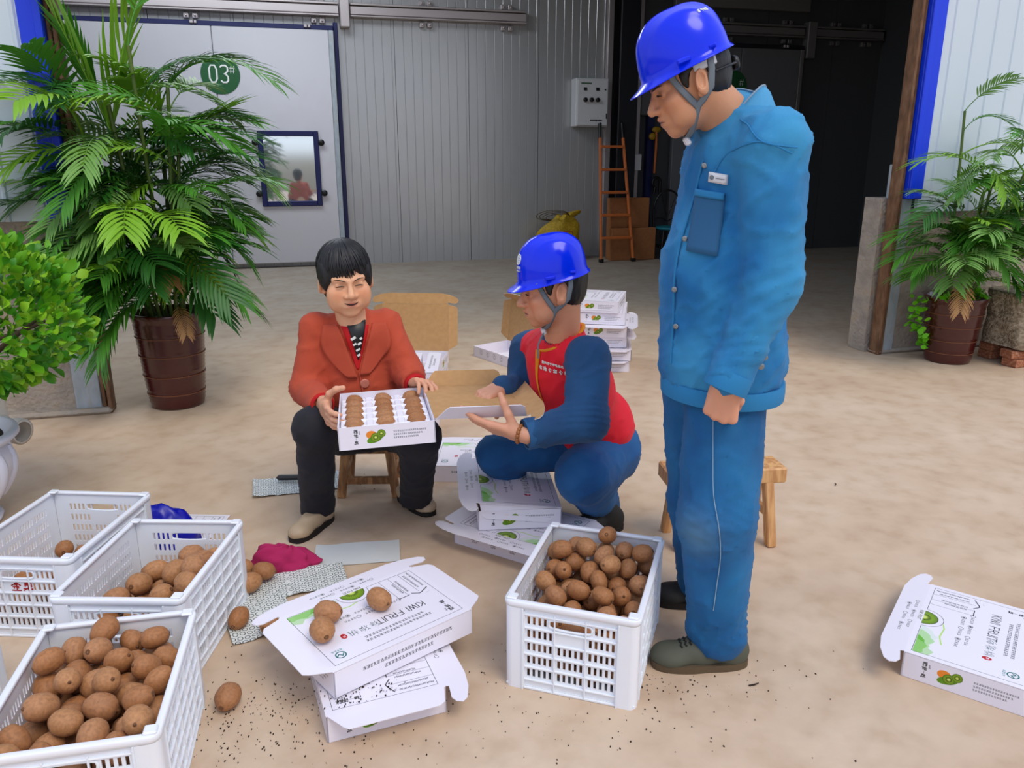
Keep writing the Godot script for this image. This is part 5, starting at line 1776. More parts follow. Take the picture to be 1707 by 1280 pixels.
func build_plants() -> void:
	fronds()
	var r := RandomNumberGenerator.new(); r.seed = 21
	var b: MB
	# ---- tall palm by the left edge of the opening
	var at := gp(298, 672)
	var o := thing("potted_palm", "tall bushy palm in a ribbed maroon pot beside the left opening edge", "potted plant", at)
	pot(o, 0.56, 0.205, 0.145)
	var greens := ["leaf_dark", "leaf_dark", "leaf_mid", "leaf_mid", "leaf_mid", "leaf_light", "leaf_pale"]
	for k in 13:
		var a := TAU * k / 13 + r.randf_range(-0.3, 0.3)
		var h := r.randf_range(0.65, 1.45)
		var base := Vector3(cos(a) * 0.09, 0.50, sin(a) * 0.08)
		var top := base + Vector3(cos(a) * h * r.randf_range(0.08, 0.24) - 0.06 * h, h, sin(a) * h * r.randf_range(0.06, 0.18))
		b = MB.new()
		var pts := smooth([base, base.lerp(top, 0.5) + Vector3(0, 0, 0.01), top], 4)
		b.tube(pts, 0.011, 6)
		part(b.done(), "stem", mats.stem_green, o)
		for j in 9:
			var f := 0.10 + 0.90 * j / 8.0
			var p: Vector3 = base.lerp(top, f)
			var az := r.randf() * TAU
			set_frond(o, p, az, r.randf_range(0.15, 0.95) if f > 0.5 else r.randf_range(-0.1, 0.6), r.randf_range(0.42, 0.66), [0, 1, 2, 4, 5, 0][r.randi() % 6], greens[r.randi() % 7], r.randf_range(-0.4, 0.4))
	for k in 44:
		var a := r.randf() * TAU
		set_frond(o, Vector3(cos(a) * 0.14 - 0.05, r.randf_range(0.66, 1.40), sin(a) * 0.12), a + PI / 2 + r.randf_range(-0.9, 0.9), r.randf_range(0.0, 0.6), r.randf_range(0.42, 0.64), [0, 1, 2, 4, 5, 0][r.randi() % 6], greens[r.randi() % 7], r.randf_range(-0.4, 0.4))
	# outstanding single leaves: the pale upright spears at the top and the bright ones in front
	for q in [[Vector3(-0.20, 1.25, 0.05), 1.5, 1.35, 0.95, 3, "leaf_light"], [Vector3(-0.10, 1.30, 0.08), -1.2, 1.30, 1.0, 3, "leaf_light"], [Vector3(0.06, 1.38, 0.10), 1.65, 0.62, 0.50, 3, "leaf_light"], [Vector3(-0.22, 1.55, 0.0), -0.3, 1.2, 0.5, 3, "leaf_mid"],
			[Vector3(-0.12, 1.42, 0.18), 0.15, 0.3, 0.52, 5, "leaf_pale"], [Vector3(-0.03, 1.05, 0.20), 0.35, 0.35, 0.60, 2, "leaf_light"], [Vector3(0.05, 1.00, 0.22), 0.7, 0.30, 0.58, 0, "leaf_light"],
			[Vector3(-0.25, 1.35, 0.05), -1.65, 0.35, 0.62, 1, "leaf_mid"], [Vector3(-0.28, 1.05, 0.05), -1.5, 0.30, 0.66, 4, "leaf_dark"], [Vector3(-0.25, 1.55, 0.05), -1.45, 0.55, 0.62, 4, "leaf_mid"], [Vector3(0.15, 1.1, 0.1), 1.5, 0.30, 0.62, 1, "leaf_mid"], [Vector3(0.12, 1.35, 0.05), 1.3, 0.5, 0.6, 4, "leaf_dark"],
			[Vector3(0.10, 0.72, 0.12), 1.3, 0.25, 0.52, 5, "leaf_mid"], [Vector3(-0.08, 0.68, 0.14), 0.0, 0.35, 0.42, 2, "leaf_mid"], [Vector3(-0.12, 0.72, 0.12), -0.9, 0.35, 0.45, 0, "leaf_dark"], [Vector3(0.10, 0.80, 0.12), 0.95, 0.2, 0.40, 2, "leaf_yellow"], [Vector3(0.06, 0.85, 0.14), 0.6, 0.1, 0.30, 5, "leaf_dry"], [Vector3(0.12, 0.60, 0.14), 0.55, -0.15, 0.24, 5, "leaf_dry"]]:
		set_frond(o, q[0], q[1], q[2], q[3], q[4], q[5])
	# ---- airy palm by the right edge of the opening
	at = gp(1578, 600)
	o = thing("potted_palm", "airy fine leaved palm with creeper in a maroon pot beside the right opening edge", "potted plant", at)
	pot(o, 0.47, 0.205, 0.145)
	var g2 := ["leaf_mid", "leaf_mid", "leaf_pale", "leaf_pale", "leaf_light", "leaf_dark"]
	for k in 9:
		var a := TAU * k / 9 + r.randf_range(-0.3, 0.3)
		var h: float = [0.5, 1.15, 0.6, 0.85, 0.4, 1.28, 0.55, 0.75, 0.5][k]
		var base := Vector3(cos(a) * 0.08, 0.42, sin(a) * 0.07)
		var top := base + Vector3(cos(a) * h * 0.14 + 0.12 * h, h, sin(a) * h * 0.14)
		b = MB.new()
		b.tube(smooth([base, base.lerp(top, 0.5) + Vector3(0.01, 0, 0), top], 4), 0.009, 6)
		part(b.done(), "stem", mats.stem_green, o)
		for j in 8:
			var f := 0.2 + 0.8 * j / 7.0
			set_frond(o, base.lerp(top, f), r.randf() * TAU, r.randf_range(0.1, 0.85), r.randf_range(0.40, 0.62) * (1.0 if f < 0.8 else 0.85), [4, 1, 4, 5, 0][r.randi() % 5], g2[r.randi() % 6], r.randf_range(-0.4, 0.4))
	for q in [[Vector3(0.20, 1.30, 0.1), 1.2, 0.5, 0.50, 4, "leaf_mid"], [Vector3(0.22, 1.42, 0.1), -0.6, 0.5, 0.45, 4, "leaf_mid"], [Vector3(0.26, 1.2, 0.1), 0.3, 0.4, 0.5, 1, "leaf_pale"], [Vector3(0.18, 1.1, 0.12), -1.2, 0.4, 0.55, 4, "leaf_mid"], [Vector3(0.24, 1.0, 0.14), 0.9, 0.35, 0.55, 4, "leaf_light"], [Vector3(0.0, 0.80, 0.1), -1.45, 0.35, 0.66, 4, "leaf_mid"], [Vector3(-0.05, 0.62, 0.1), -1.2, 0.35, 0.5, 4, "leaf_mid"], [Vector3(0.02, 1.25, 0.1), -1.5, 0.45, 0.55, 4, "leaf_light"], [Vector3(-0.02, 0.95, 0.1), -1.6, 0.5, 0.5, 1, "leaf_pale"], [Vector3(0.12, 0.75, 0.12), 0.6, 0.4, 0.5, 4, "leaf_pale"], [Vector3(0.05, 0.95, 0.12), 0.1, 0.35, 0.5, 1, "leaf_pale"], [Vector3(-0.06, 0.56, 0.16), -0.5, -0.05, 0.32, 5, "leaf_dry"]]:
		set_frond(o, q[0], q[1], q[2], q[3], q[4], q[5])
	# round leaved creeper hanging over the pot's rim
	for k in 150:
		var t := float(k) / 150
		var p: Vector3
		if k < 90: p = Vector3(-0.21 - 0.05 * r.randf() - 0.05 * sin(t * 8), 0.44 - 0.34 * t / 0.6 + r.randfn(0, 0.02), 0.02 + r.randfn(0, 0.045))
		else: p = Vector3(r.randf_range(-0.19, 0.14), 0.46 + absf(r.randfn(0, 0.03)), r.randf_range(0.02, 0.17))
		var lf := part(round_leaf(), "creeper_leaf", mats.creeper, o)
		lf.transform = Transform3D(Basis(Vector3.UP, r.randf() * TAU) * Basis(Vector3.RIGHT, r.randf_range(0.1, 1.2)) * Basis.from_scale(Vector3.ONE * r.randf_range(0.7, 1.25)), p)
	# ---- clipped bush at the left edge, in a white urn
	var ub := Vector3(-2.22, 0, -2.86)
	o = thing("potted_bush", "dense glossy green bush in a white fluted urn at the left border", "potted plant", ub)
	var prof := [Vector2(0.001, 0), Vector2(0.17, 0), Vector2(0.18, 0.03), Vector2(0.13, 0.05), Vector2(0.16, 0.09), Vector2(0.21, 0.16), Vector2(0.245, 0.25), Vector2(0.25, 0.31), Vector2(0.235, 0.36), Vector2(0.22, 0.375), Vector2(0.225, 0.39), Vector2(0.265, 0.40), Vector2(0.285, 0.42), Vector2(0.28, 0.44), Vector2(0.26, 0.445), Vector2(0.235, 0.42), Vector2(0.22, 0.40)]
	b = MB.new(); b.lathe(prof.map(func(q: Vector2) -> Vector2: return Vector2(q.x, q.y * 0.86)), 48)
	var ur := part(b.done(), "urn", mats.urn_white, o, "white urn")
	for k in 14:
		var a := TAU * k / 14
		b = MB.new()
		var fl := []
		for j in 9:
			var t := j / 8.0
			fl.append(Vector3(cos(a) * lerpf(0.19, 0.24, sin(t * 1.9)), (0.12 + t * 0.24) * 0.86, sin(a) * lerpf(0.19, 0.24, sin(t * 1.9))))
		b.tube(fl, [0.006, 0.014, 0.02, 0.024, 0.026, 0.026, 0.024, 0.018, 0.008], 8)
		part(b.done(), "flute", mats.urn_white, ur)
	b = MB.new(); b.lathe([Vector2(0.23, 0.352), Vector2(0.001, 0.357)], 24)
	part(b.done(), "soil", mats.soil, o)
	b = MB.new(); b.tube([Vector3(0.06, 0.33, 0.0), Vector3(0.16, 0.55, 0.0), Vector3(0.21, 0.8, 0)], [0.035, 0.03, 0.02], 8)
	part(b.done(), "trunk", mats.bark, o)
	for k in 7:
		var a := TAU * k / 7
		b = MB.new(); b.tube([Vector3(0.19, 0.62 + 0.02 * k, 0), Vector3(0.20 + cos(a) * 0.15, 0.75, sin(a) * 0.15), Vector3(0.20 + cos(a) * 0.28, 0.84 + 0.1 * sin(k * 2.0), sin(a) * 0.28)], [0.014, 0.01, 0.006], 6)
		part(b.done(), "branch", mats.bark, o)
	var leaves := [oval_leaf(0), oval_leaf(1), oval_leaf(2)]
	var bm := [mats.bush_a, mats.bush_b, mats.bush_c]
	var spots := []
	var fn := FastNoiseLite.new(); fn.seed = 3; fn.frequency = 5.0
	var cands := []
	for k in 3400:
		var d := Vector3(r.randfn(), r.randfn(), r.randfn()).normalized()
		var rr := (1.0 if d.y > 0 else 1.0 - 0.25 * d.y * d.y) * (0.86 + 0.16 * r.randf()) * (1.0 + 0.28 * fn.get_noise_3dv(d * 0.5))
		var p := Vector3(0.19, 0.83, 0) + d * rr * Vector3(0.40, 0.335, 0.36)
		if p.y < 0.50 and p.x < 0.2: continue
		var out := (d + Vector3(r.randfn(0, 0.35), 0.35 + r.randfn(0, 0.3), r.randfn(0, 0.35))).normalized()
		cands.append([p, out, d.z + 0.4 * d.x + 0.15 * d.y])
	cands.sort_custom(func(p: Array, q: Array) -> bool: return p[2] > q[2])
	var mms := []
	for k in cands.size():
		var q: Array = cands[k]
		var up: Vector3 = q[1]
		var sd := up.cross(Vector3(r.randfn(), r.randfn(), r.randfn())).normalized()
		var bs := Basis(sd, up, sd.cross(up)) * Basis.from_scale(Vector3.ONE * r.randf_range(0.75, 1.15))
		# a leaf lies with its face (local y) half towards the light
		if k < 300:
			var lf := part(leaves[k % 3], "leaf", bm[(k * 7) % 3], o)
			lf.transform = Transform3D(bs, q[0])
		else: mms.append(Transform3D(bs, q[0]))
	for j in 3:
		var mm := MultiMesh.new(); mm.transform_format = MultiMesh.TRANSFORM_3D
		mm.mesh = leaves[j]
		var mine := []
		for i in mms.size():
			if i % 3 == j: mine.append(mms[i])
		mm.instance_count = mine.size()
		for i in mine.size(): mm.set_instance_transform(i, mine[i])
		var mi := MultiMeshInstance3D.new(); mi.name = "inner_leaves" if j == 0 else "inner_leaves_%03d" % j
		mi.multimesh = mm; mi.material_override = bm[j]
		o.add_child(mi, true); mi.set_meta("kind", "stuff")
	# ---- drain pipe elbow behind the urn
	var pp := thing("drain_pipe", "cream plastic drain pipe elbow with its open end beside the white urn", "pipe", Vector3(-2.25, 0, -3.30))
	b = MB.new()
	var path := smooth([Vector3(-0.02, 0.62, 0.0), Vector3(-0.02, 0.35, 0.0), Vector3(0.02, 0.28, 0.03), Vector3(0.13, 0.265, 0.06)], 6)
	b.tube(path, 0.05, 20, 1.0, Vector3.BACK, false)
	var inner := path.duplicate(); inner.reverse()
	b.tube(inner, 0.044, 20, 1.0, Vector3.BACK, false)
	part(b.done(), "elbow", mats.pvc, pp)
	b = MB.new()
	var e: Vector3 = path[-1]; var dir: Vector3 = (path[-1] - path[-2]).normalized()
	b.tube([e - dir * 0.045, e - dir * 0.043, e, e + dir * 0.001], [0.051, 0.057, 0.057, 0.045], 24, 1.0, Vector3.BACK, false)
	part(b.done(), "socket_collar", mats.pvc, pp)
	# ---- stone trough with a small dark trunk, on loose bricks
	var tp := gp(1715, 606)
	var ti := deg_to_rad(YAW)
	var tro := thing("stone_trough", "rough weathered stone trough standing on bricks at the right border", "trough", tp + Vector3(0.12, 0.125, -0.12), ti)
	var fs := FastNoiseLite.new(); fs.seed = 8; fs.frequency = 5.0; fs.fractal_octaves = 4
	var rows := []
	for i in 14:
		var t := i / 13.0
		var row := []
		for j in 48:
			var a := -TAU * j / 48
			var c := Vector2(cos(a), sin(a))
			var sq := 1.0 / pow(pow(absf(c.x), 5.0) + pow(absf(c.y), 5.0), 0.2)
			var wd := 0.36 * (0.94 + 0.10 * t)
			var p := Vector3(c.x * sq * wd, t * 0.38, c.y * sq * 0.22)
			var n := 1.0 + 0.10 * fs.get_noise_3dv(p)
			row.append(Vector3(p.x * n, p.y, p.z * n))
		rows.append(row)
	for k in 2:
		var row := []
		for p in rows[13]: row.append(Vector3(p.x * 0.82, 0.38 - k * 0.05, p.z * 0.75))
		rows.append(row)
	b = MB.new(); b.rings(rows); b.cap(rows[-1])
	part(b.done(), "trough_body", mats.stone, tro)
	b = MB.new(); b.abox(Vector3(-0.26, 0.30, -0.14), Vector3(0.26, 0.345, 0.14), 0.01)
	part(b.done(), "soil", mats.soil, tro)
	var bo := thing("dwarf_tree", "small dark gnarled trunk growing in the stone trough at the right border", "tree", tp + Vector3(0.04, 0.47, -0.13))
	b = MB.new(); b.tube([Vector3(0, -0.01, 0), Vector3(-0.02, 0.08, 0), Vector3(0.02, 0.17, 0.01), Vector3(-0.01, 0.27, 0), Vector3(0.05, 0.36, 0)], [0.06, 0.045, 0.05, 0.035, 0.03], 10)
	part(b.done(), "trunk", mats.bark, bo)
	for k in 40:
		var lf := part(leaves[k % 3], "leaf", bm[k % 2], bo)
		var d := Vector3(r.randfn(), r.randfn(), r.randfn()).normalized()
		lf.transform = Transform3D(Basis(Vector3.UP, r.randf() * TAU) * Basis(Vector3.RIGHT, r.randf_range(-0.6, 0.6)), Vector3(0.06, 0.40, 0) + d * Vector3(0.11, 0.07, 0.10))
	b = MB.new()
	var bms := box_mesh(Vector3(0.24, 0.055, 0.115), 0.005)
	for q in [[-0.24, 0.0, 0.10, 0.1], [-0.25, 0.058, 0.10, -0.12], [0.06, 0.0, 0.13, 0.35], [0.07, 0.058, 0.13, 0.3], [0.33, 0.0, 0.08, 0.0], [0.33, 0.058, 0.08, 0.0], [-0.2, 0.0, -0.14, 0.0], [-0.2, 0.058, -0.14, 0.0], [0.25, 0.0, -0.14, 0.0], [0.25, 0.058, -0.14, 0.0]]:
		var br := part(bms, "loose_brick", mats.brick, self)
		br.transform = Transform3D(Basis(Vector3.UP, ti + q[3]), tp + Vector3(0.12, 0, -0.12) + Basis(Vector3.UP, ti) * Vector3(q[0], q[1] + 0.029, q[2]))
		tag(br, "red brick under the %s of the stone trough, %s course" % ["near left end" if q[0] < -0.1 and q[2] > 0 else "near middle" if q[0] < 0.2 and q[2] > 0 else "near right end" if q[2] > 0 else "far left end" if q[0] < 0 else "far right end", "upper" if q[1] > 0.01 else "lower"], "brick", "loose bricks under the stone trough")


var _rl: ArrayMesh
func round_leaf() -> ArrayMesh:
	if _rl: return _rl
	var b := MB.new()
	var p := PackedVector2Array()
	for j in 12: p.append(Vector2(cos(TAU * j / 12), sin(TAU * j / 12)) * 0.019 * (1.0 - 0.25 * float(j == 0)))
	b.prism(p, 0.0008)
	_rl = b.done()
	return _rl


func oval_leaf(i: int) -> ArrayMesh:
	# a thick spoon shaped leaf growing along +y, its face towards +z
	var b := MB.new()
	var ln: float = [0.048, 0.056, 0.042][i]
	var rows := []
	for k in 6:
		var t := k / 5.0
		var w: float = [0.002, 0.009, 0.0135, 0.0145, 0.010, 0.0015][k] * (1.0 + 0.12 * i)
		var z: float = 0.010 * sin(t * 2.4) * [1.0, -0.6, 0.7][i]
		rows.append([Vector3(-w, t * ln, z + w * 0.28), Vector3(0, t * ln, z), Vector3(w, t * ln, z + w * 0.28)])
	b.rings(rows, false)
	return b.done()


# ---------------------------------------------------------------- smooth bodies: a field of joined tapered capsules and ellipsoids, meshed as surface nets
class Field:
	var kind := PackedInt32Array()       # 0 capsule, 1 ellipsoid, 2 half space
	var cut := PackedByteArray()
	var a := PackedVector3Array()
	var b := PackedVector3Array()
	var ra := PackedFloat32Array()
	var rb := PackedFloat32Array()
	var ks := PackedFloat32Array()
	var bs := []
	var x := Transform3D()               # everything is added in the axes of x, which may be turned and evenly scaled

	func _put(kd: int, p: Vector3, q: Vector3, r: float, s: float, k: float, bb: Basis, c: int) -> void:
		kind.append(kd); a.append(p); b.append(q); ra.append(r); rb.append(s); ks.append(k); bs.append(bb); cut.append(c)

	func cap(p: Vector3, q: Vector3, r: float, s: float, k := 0.02, c := 0) -> void:
		var sc := x.basis.x.length()
		_put(0, x * p, x * q, r * sc, s * sc, k * sc, Basis(), c)

	func chain(pts: Array, rad: Array, k := 0.02) -> void:
		for i in pts.size() - 1: cap(pts[i], pts[i + 1], rad[i], rad[i + 1], k)

	func ell(p: Vector3, r: Vector3, k := 0.02, turn := Basis(), c := 0) -> void:
		var sc := x.basis.x.length()
		var rr := r * sc
		_put(1, x * p, rr, minf(rr.x, minf(rr.y, rr.z)), maxf(rr.x, maxf(rr.y, rr.z)), k * sc, (x.basis.orthonormalized() * turn).inverse(), c)

	func plane(p: Vector3, n: Vector3, k := 0.004) -> void:       # takes away what lies on the side n points to
		_put(2, x * p, (x.basis * n).normalized(), 0, 0, k * x.basis.x.length(), Basis(), 1)

	func one(i: int, p: Vector3) -> float:
		if kind[i] == 0:
			var ba := b[i] - a[i]
			var pa := p - a[i]
			var h := clampf(pa.dot(ba) / maxf(ba.length_squared(), 1e-9), 0, 1)
			return (pa - ba * h).length() - lerpf(ra[i], rb[i], h)
		if kind[i] == 1:
			var q: Vector3 = bs[i] * (p - a[i])
			var k0 := (q / b[i]).length()
			var k1 := (q / (b[i] * b[i])).length()
			return k0 * (k0 - 1.0) / maxf(k1, 1e-6)
		return -(p - a[i]).dot(b[i])

	func at(p: Vector3) -> float:
		var d := 9.0
		for i in kind.size():
			var e := one(i, p)
			var k := ks[i]
			if cut[i]:
				var h := clampf(0.5 - 0.5 * (d + e) / k, 0, 1)
				d = lerpf(d, -e, h) + k * h * (1.0 - h)
			else:
				var h := clampf(0.5 + 0.5 * (d - e) / k, 0, 1)
				d = lerpf(d, e, h) - k * h * (1.0 - h)
		return d

	func hit(p: Vector3, dir: Vector3, far := 0.6) -> Vector3:    # the first point of the surface met from p along dir
		var t := 0.0
		for i in 60:
			var d := at(p + dir * t)
			if d < 0.0004 or t > far: break
			t += maxf(d * 0.8, 0.0004)
		return p + dir * t

	func mesh(h: float, m := MB.new(), colour: Variant = null, push: Variant = null) -> MB:
		var n := 8
		var n1 := n + 1
		var bw := h * n
		var rad := bw * 0.5 * sqrt(3.0)
		var blocks := {}
		for i in kind.size():
			if cut[i]: continue
			var lo := a[i].min(b[i]) - Vector3.ONE * maxf(ra[i], rb[i]) if kind[i] == 0 else a[i] - Vector3.ONE * rb[i]
			var hi := a[i].max(b[i]) + Vector3.ONE * maxf(ra[i], rb[i]) if kind[i] == 0 else a[i] + Vector3.ONE * rb[i]
			var g := ks[i] + h
			var l := Vector3i(((lo - Vector3.ONE * g) / bw).floor()); var u := Vector3i(((hi + Vector3.ONE * g) / bw).floor())
			for z in range(l.z, u.z + 1):
				for y in range(l.y, u.y + 1):
					for xx in range(l.x, u.x + 1):
						var c := (Vector3(xx, y, z) + Vector3.ONE * 0.5) * bw
						var e := one(i, c)
						if e < rad * 1.3 + ks[i] + h:
							var key := Vector3i(xx, y, z)
							if not blocks.has(key): blocks[key] = [PackedInt32Array(), 9.0]
							var bl: Array = blocks[key]
							bl[0].append(i)
							bl[1] = minf(bl[1], e)
		var cells := {}
		var edges := PackedInt32Array()
		var v0 := m.v.size()
		var d := PackedFloat32Array()
		d.resize(n1 * n1 * n1)
		for key in blocks:
			var bl: Array = blocks[key]
			if bl[1] < -rad * 1.4 - 0.02: continue                # deep inside
			var o := Vector3(key) * bw
			var list: PackedInt32Array = bl[0]
			for i in kind.size():
				if cut[i] and one(i, o + Vector3.ONE * bw * 0.5) < rad * 1.3 + ks[i]: list.append(i)
			d.fill(9.0)
			for i in list:
				var k := ks[i]
				var ik := 0.5 / k
				var pa := a[i]; var pb := b[i]
				var w := 0
				var is_cut := cut[i] == 1
				var kd := kind[i]
				var ba := pb - pa
				var inv := 1.0 / maxf(ba.length_squared(), 1e-9)
				var r0 := ra[i]; var dr := rb[i] - ra[i]
				var bb: Basis = bs[i]
				var ib := Vector3.ONE / pb if kd == 1 else Vector3.ONE
				var ib2 := ib * ib
				for z in n1:
					for y in n1:
						var p := o + Vector3(0, y, z) * h - pa
						for xx in n1:
							var e: float
							if kd == 0:
								var t := clampf(p.dot(ba) * inv, 0.0, 1.0)
								e = (p - ba * t).length() - r0 - dr * t
							elif kd == 1:
								var q := bb * p
								var k0 := (q * ib).length()
								e = k0 * (k0 - 1.0) / maxf((q * ib2).length(), 1e-6)
							else: e = -p.dot(pb)
							var s := d[w]
							if is_cut:
								var f := 0.5 - (s + e) * ik
								if f > 0.0:
									if f >= 1.0: d[w] = -e
									else: d[w] = s + (-e - s) * f + k * f * (1.0 - f)
							else:
								var f := 0.5 + (s - e) * ik
								if f > 0.0:
									if f >= 1.0: d[w] = e
									else: d[w] = s + (e - s) * f - k * f * (1.0 - f)
							w += 1
							p.x += h
			var base := Vector3i(key) * n
			for z in n:
				for y in n:
					var i0 := (z * n1 + y) * n1
					for xx in n:
						var i := i0 + xx
						var s0 := d[i]; var s1 := d[i + 1]; var s2 := d[i + n1]; var s3 := d[i + n1 + 1]
						var j := i + n1 * n1
						var s4 := d[j]; var s5 := d[j + 1]; var s6 := d[j + n1]; var s7 := d[j + n1 + 1]
						var neg := int(s0 < 0) + int(s1 < 0) + int(s2 < 0) + int(s3 < 0) + int(s4 < 0) + int(s5 < 0) + int(s6 < 0) + int(s7 < 0)
						if neg == 0 or neg == 8: continue
						var gx := (s1 + s3 + s5 + s7 - s0 - s2 - s4 - s6) * 0.25
						var gy := (s2 + s3 + s6 + s7 - s0 - s1 - s4 - s5) * 0.25
						var gz := (s4 + s5 + s6 + s7 - s0 - s1 - s2 - s3) * 0.25
						var g := Vector3(gx, gy, gz)
						var mid := (s0 + s1 + s2 + s3 + s4 + s5 + s6 + s7) * 0.125
						var off := -g * (mid / maxf(g.length_squared(), 1e-9))
						off = off.clamp(Vector3.ONE * -0.5, Vector3.ONE * 0.5)
						var c := Vector3i(base.x + xx, base.y + y, base.z + z)
						cells[c] = m.vert((Vector3(c) + Vector3.ONE * 0.5 + off) * h, g.normalized())
						if (s0 < 0) != (s1 < 0): edges.append_array([c.x, c.y, c.z, 0, int(s0 < 0)])
						if (s0 < 0) != (s2 < 0): edges.append_array([c.x, c.y, c.z, 1, int(s0 < 0)])
						if (s0 < 0) != (s4 < 0): edges.append_array([c.x, c.y, c.z, 2, int(s0 < 0)])
		if push != null:
			for i in range(v0, m.v.size()): m.v[i] += m.n[i] * float(push.call(m.v[i], m.n[i]))
		for i in range(v0, m.v.size()): m.n[i] = Vector3.ZERO
		for i in range(0, edges.size(), 5):
			var c := Vector3i(edges[i], edges[i + 1], edges[i + 2])
			var ax := edges[i + 3]
			var e1 := Vector3i.ZERO; e1[(ax + 1) % 3] = 1
			var e2 := Vector3i.ZERO; e2[(ax + 2) % 3] = 1
			var q0: int = cells.get(c - e1 - e2, -1); var q1: int = cells.get(c - e2, -1); var q2: int = cells.get(c, -1); var q3: int = cells.get(c - e1, -1)
			if q0 < 0 or q1 < 0 or q2 < 0 or q3 < 0: continue
			if edges[i + 4] == 0:
				var t := q1; q1 = q3; q3 = t
			var nn := (m.v[q2] - m.v[q0]).cross(m.v[q3] - m.v[q1])
			m.n[q0] += nn; m.n[q1] += nn; m.n[q2] += nn; m.n[q3] += nn
			m.tri(q0, q1, q2); m.tri(q0, q2, q3)
		for i in range(v0, m.v.size()):
			m.n[i] = m.n[i].normalized()
			if colour != null: m.c[i] = colour.call(m.v[i], m.n[i])
		return m


func lay(f: Field, pts: Array, dir: Vector3, lift: float, back := 0.25) -> Array:      # points dropped on a body's surface along dir
	var out := []
	for p in pts: out.append(f.hit(p - dir * back, dir) - dir * lift)
	return out


func patch(f: Field, o: Vector3, ux: Vector3, uy: Vector3, dir: Vector3, nx: int, ny: int, lift: float, outline: Variant = null) -> ArrayMesh:
	# a piece of cloth or tin lying on a body: a grid spanned by ux and uy from the corner o, dropped along dir; outline(s, t) may bend it
	var rows := []
	for j in ny + 1:
		var row := []
		for i in nx + 1:
			var st := Vector2(float(i) / nx, float(j) / ny)
			if outline != null: st = outline.call(st.x, st.y)
			row.append(o + ux * st.x + uy * st.y)
		rows.append(lay(f, row, dir, lift))
	var b := MB.new()
	var flip := ux.cross(uy).dot(dir) > 0
	var rim0 := rows.map(func(r: Array) -> Array:
		var q := r.duplicate(); q.push_front(r[0] + dir * (lift + 0.004)); q.append(r[-1] + dir * (lift + 0.004)); return q)
	rim0.push_front(rim0[0].map(func(p: Vector3) -> Vector3: return p + dir * (lift + 0.004)))
	rim0.append(rim0[-1].map(func(p: Vector3) -> Vector3: return p + dir * (lift + 0.004)))
	if flip: rim0.reverse()
	b.rings(rim0, false)
	return b.done()


# ---------------------------------------------------------------- people
func head_field(f: Field, x: Transform3D, woman := false) -> void:
	# a head about 0.23 m tall in its own axes: y up, z out of the face, the origin between the ears
	f.x = x
	f.ell(Vector3(0, 0.038, -0.014), Vector3(0.077, 0.088, 0.097), 0.02)
	f.ell(Vector3(0, -0.022, 0.026), Vector3(0.067, 0.082, 0.066), 0.025)
	f.ell(Vector3(0, -0.066, 0.034), Vector3(0.052, 0.042, 0.052), 0.02)
	f.ell(Vector3(0, -0.093, 0.068), Vector3(0.024, 0.017, 0.018), 0.02)
	for s in [-1.0, 1.0]:
		f.ell(Vector3(s * 0.044, -0.020, 0.060), Vector3(0.026, 0.022, 0.024), 0.018)
		f.cap(Vector3(s * 0.048, 0.026, 0.070), Vector3(s * 0.014, 0.023, 0.089), 0.009, 0.009, 0.014)
		f.ell(Vector3(s * 0.048, -0.058, 0.045), Vector3(0.022, 0.03, 0.03), 0.02)
	for s in [-1.0, 1.0]:
		f.ell(Vector3(s * 0.032, 0.006, 0.098), Vector3(0.019, 0.011, 0.013), 0.012, Basis(), 1)
		f.ell(Vector3(s * 0.032, 0.006, 0.0795), Vector3(0.0165, 0.0115, 0.0125), 0.004)
	f.cap(Vector3(0, 0.014, 0.090), Vector3(0, -0.026, 0.108 if woman else 0.111), 0.0070, 0.0125, 0.012)
	for s in [-1.0, 1.0]: f.ell(Vector3(s * (0.0150 if woman else 0.0135), -0.0305, 0.0975), Vector3(0.0105, 0.0085, 0.0115), 0.008)
	if woman:
		for s in [-1.0, 1.0]: f.ell(Vector3(s * 0.042, -0.036, 0.052), Vector3(0.031, 0.034, 0.032), 0.02)
	f.ell(Vector3(0, -0.060, 0.078), Vector3(0.031, 0.020, 0.020), 0.016)
	f.cap(Vector3(-0.017, -0.0535, 0.0915), Vector3(0.0, -0.052, 0.0985), 0.004, 0.0055, 0.006)
	f.cap(Vector3(0.017, -0.0535, 0.0915), Vector3(0.0, -0.052, 0.0985), 0.004, 0.0055, 0.006)
	f.cap(Vector3(-0.014, -0.0655, 0.0905), Vector3(0.014, -0.0655, 0.0905), 0.0062, 0.0062, 0.006)
	f.cap(Vector3(-0.025, -0.0592, 0.096), Vector3(0.0, -0.0592, 0.1045), 0.0026, 0.003, 0.005, 1)
	f.cap(Vector3(0.025, -0.0592, 0.096), Vector3(0.0, -0.0592, 0.1045), 0.0026, 0.003, 0.005, 1)
	for s in [-1.0, 1.0]:
		var t := Basis(Vector3.UP, s * 0.55) * Basis(Vector3.RIGHT, -0.18)
		f.ell(Vector3(s * 0.0835, 0.001, -0.013), Vector3(0.0095, 0.035, 0.0225), 0.006, t)
		f.ell(Vector3(s * 0.092, 0.004, -0.009), Vector3(0.006, 0.020, 0.0115), 0.004, t, 1)
		f.ell(Vector3(s * 0.076, -0.026, -0.004), Vector3(0.007, 0.010, 0.009), 0.005)
	f.x = Transform3D()


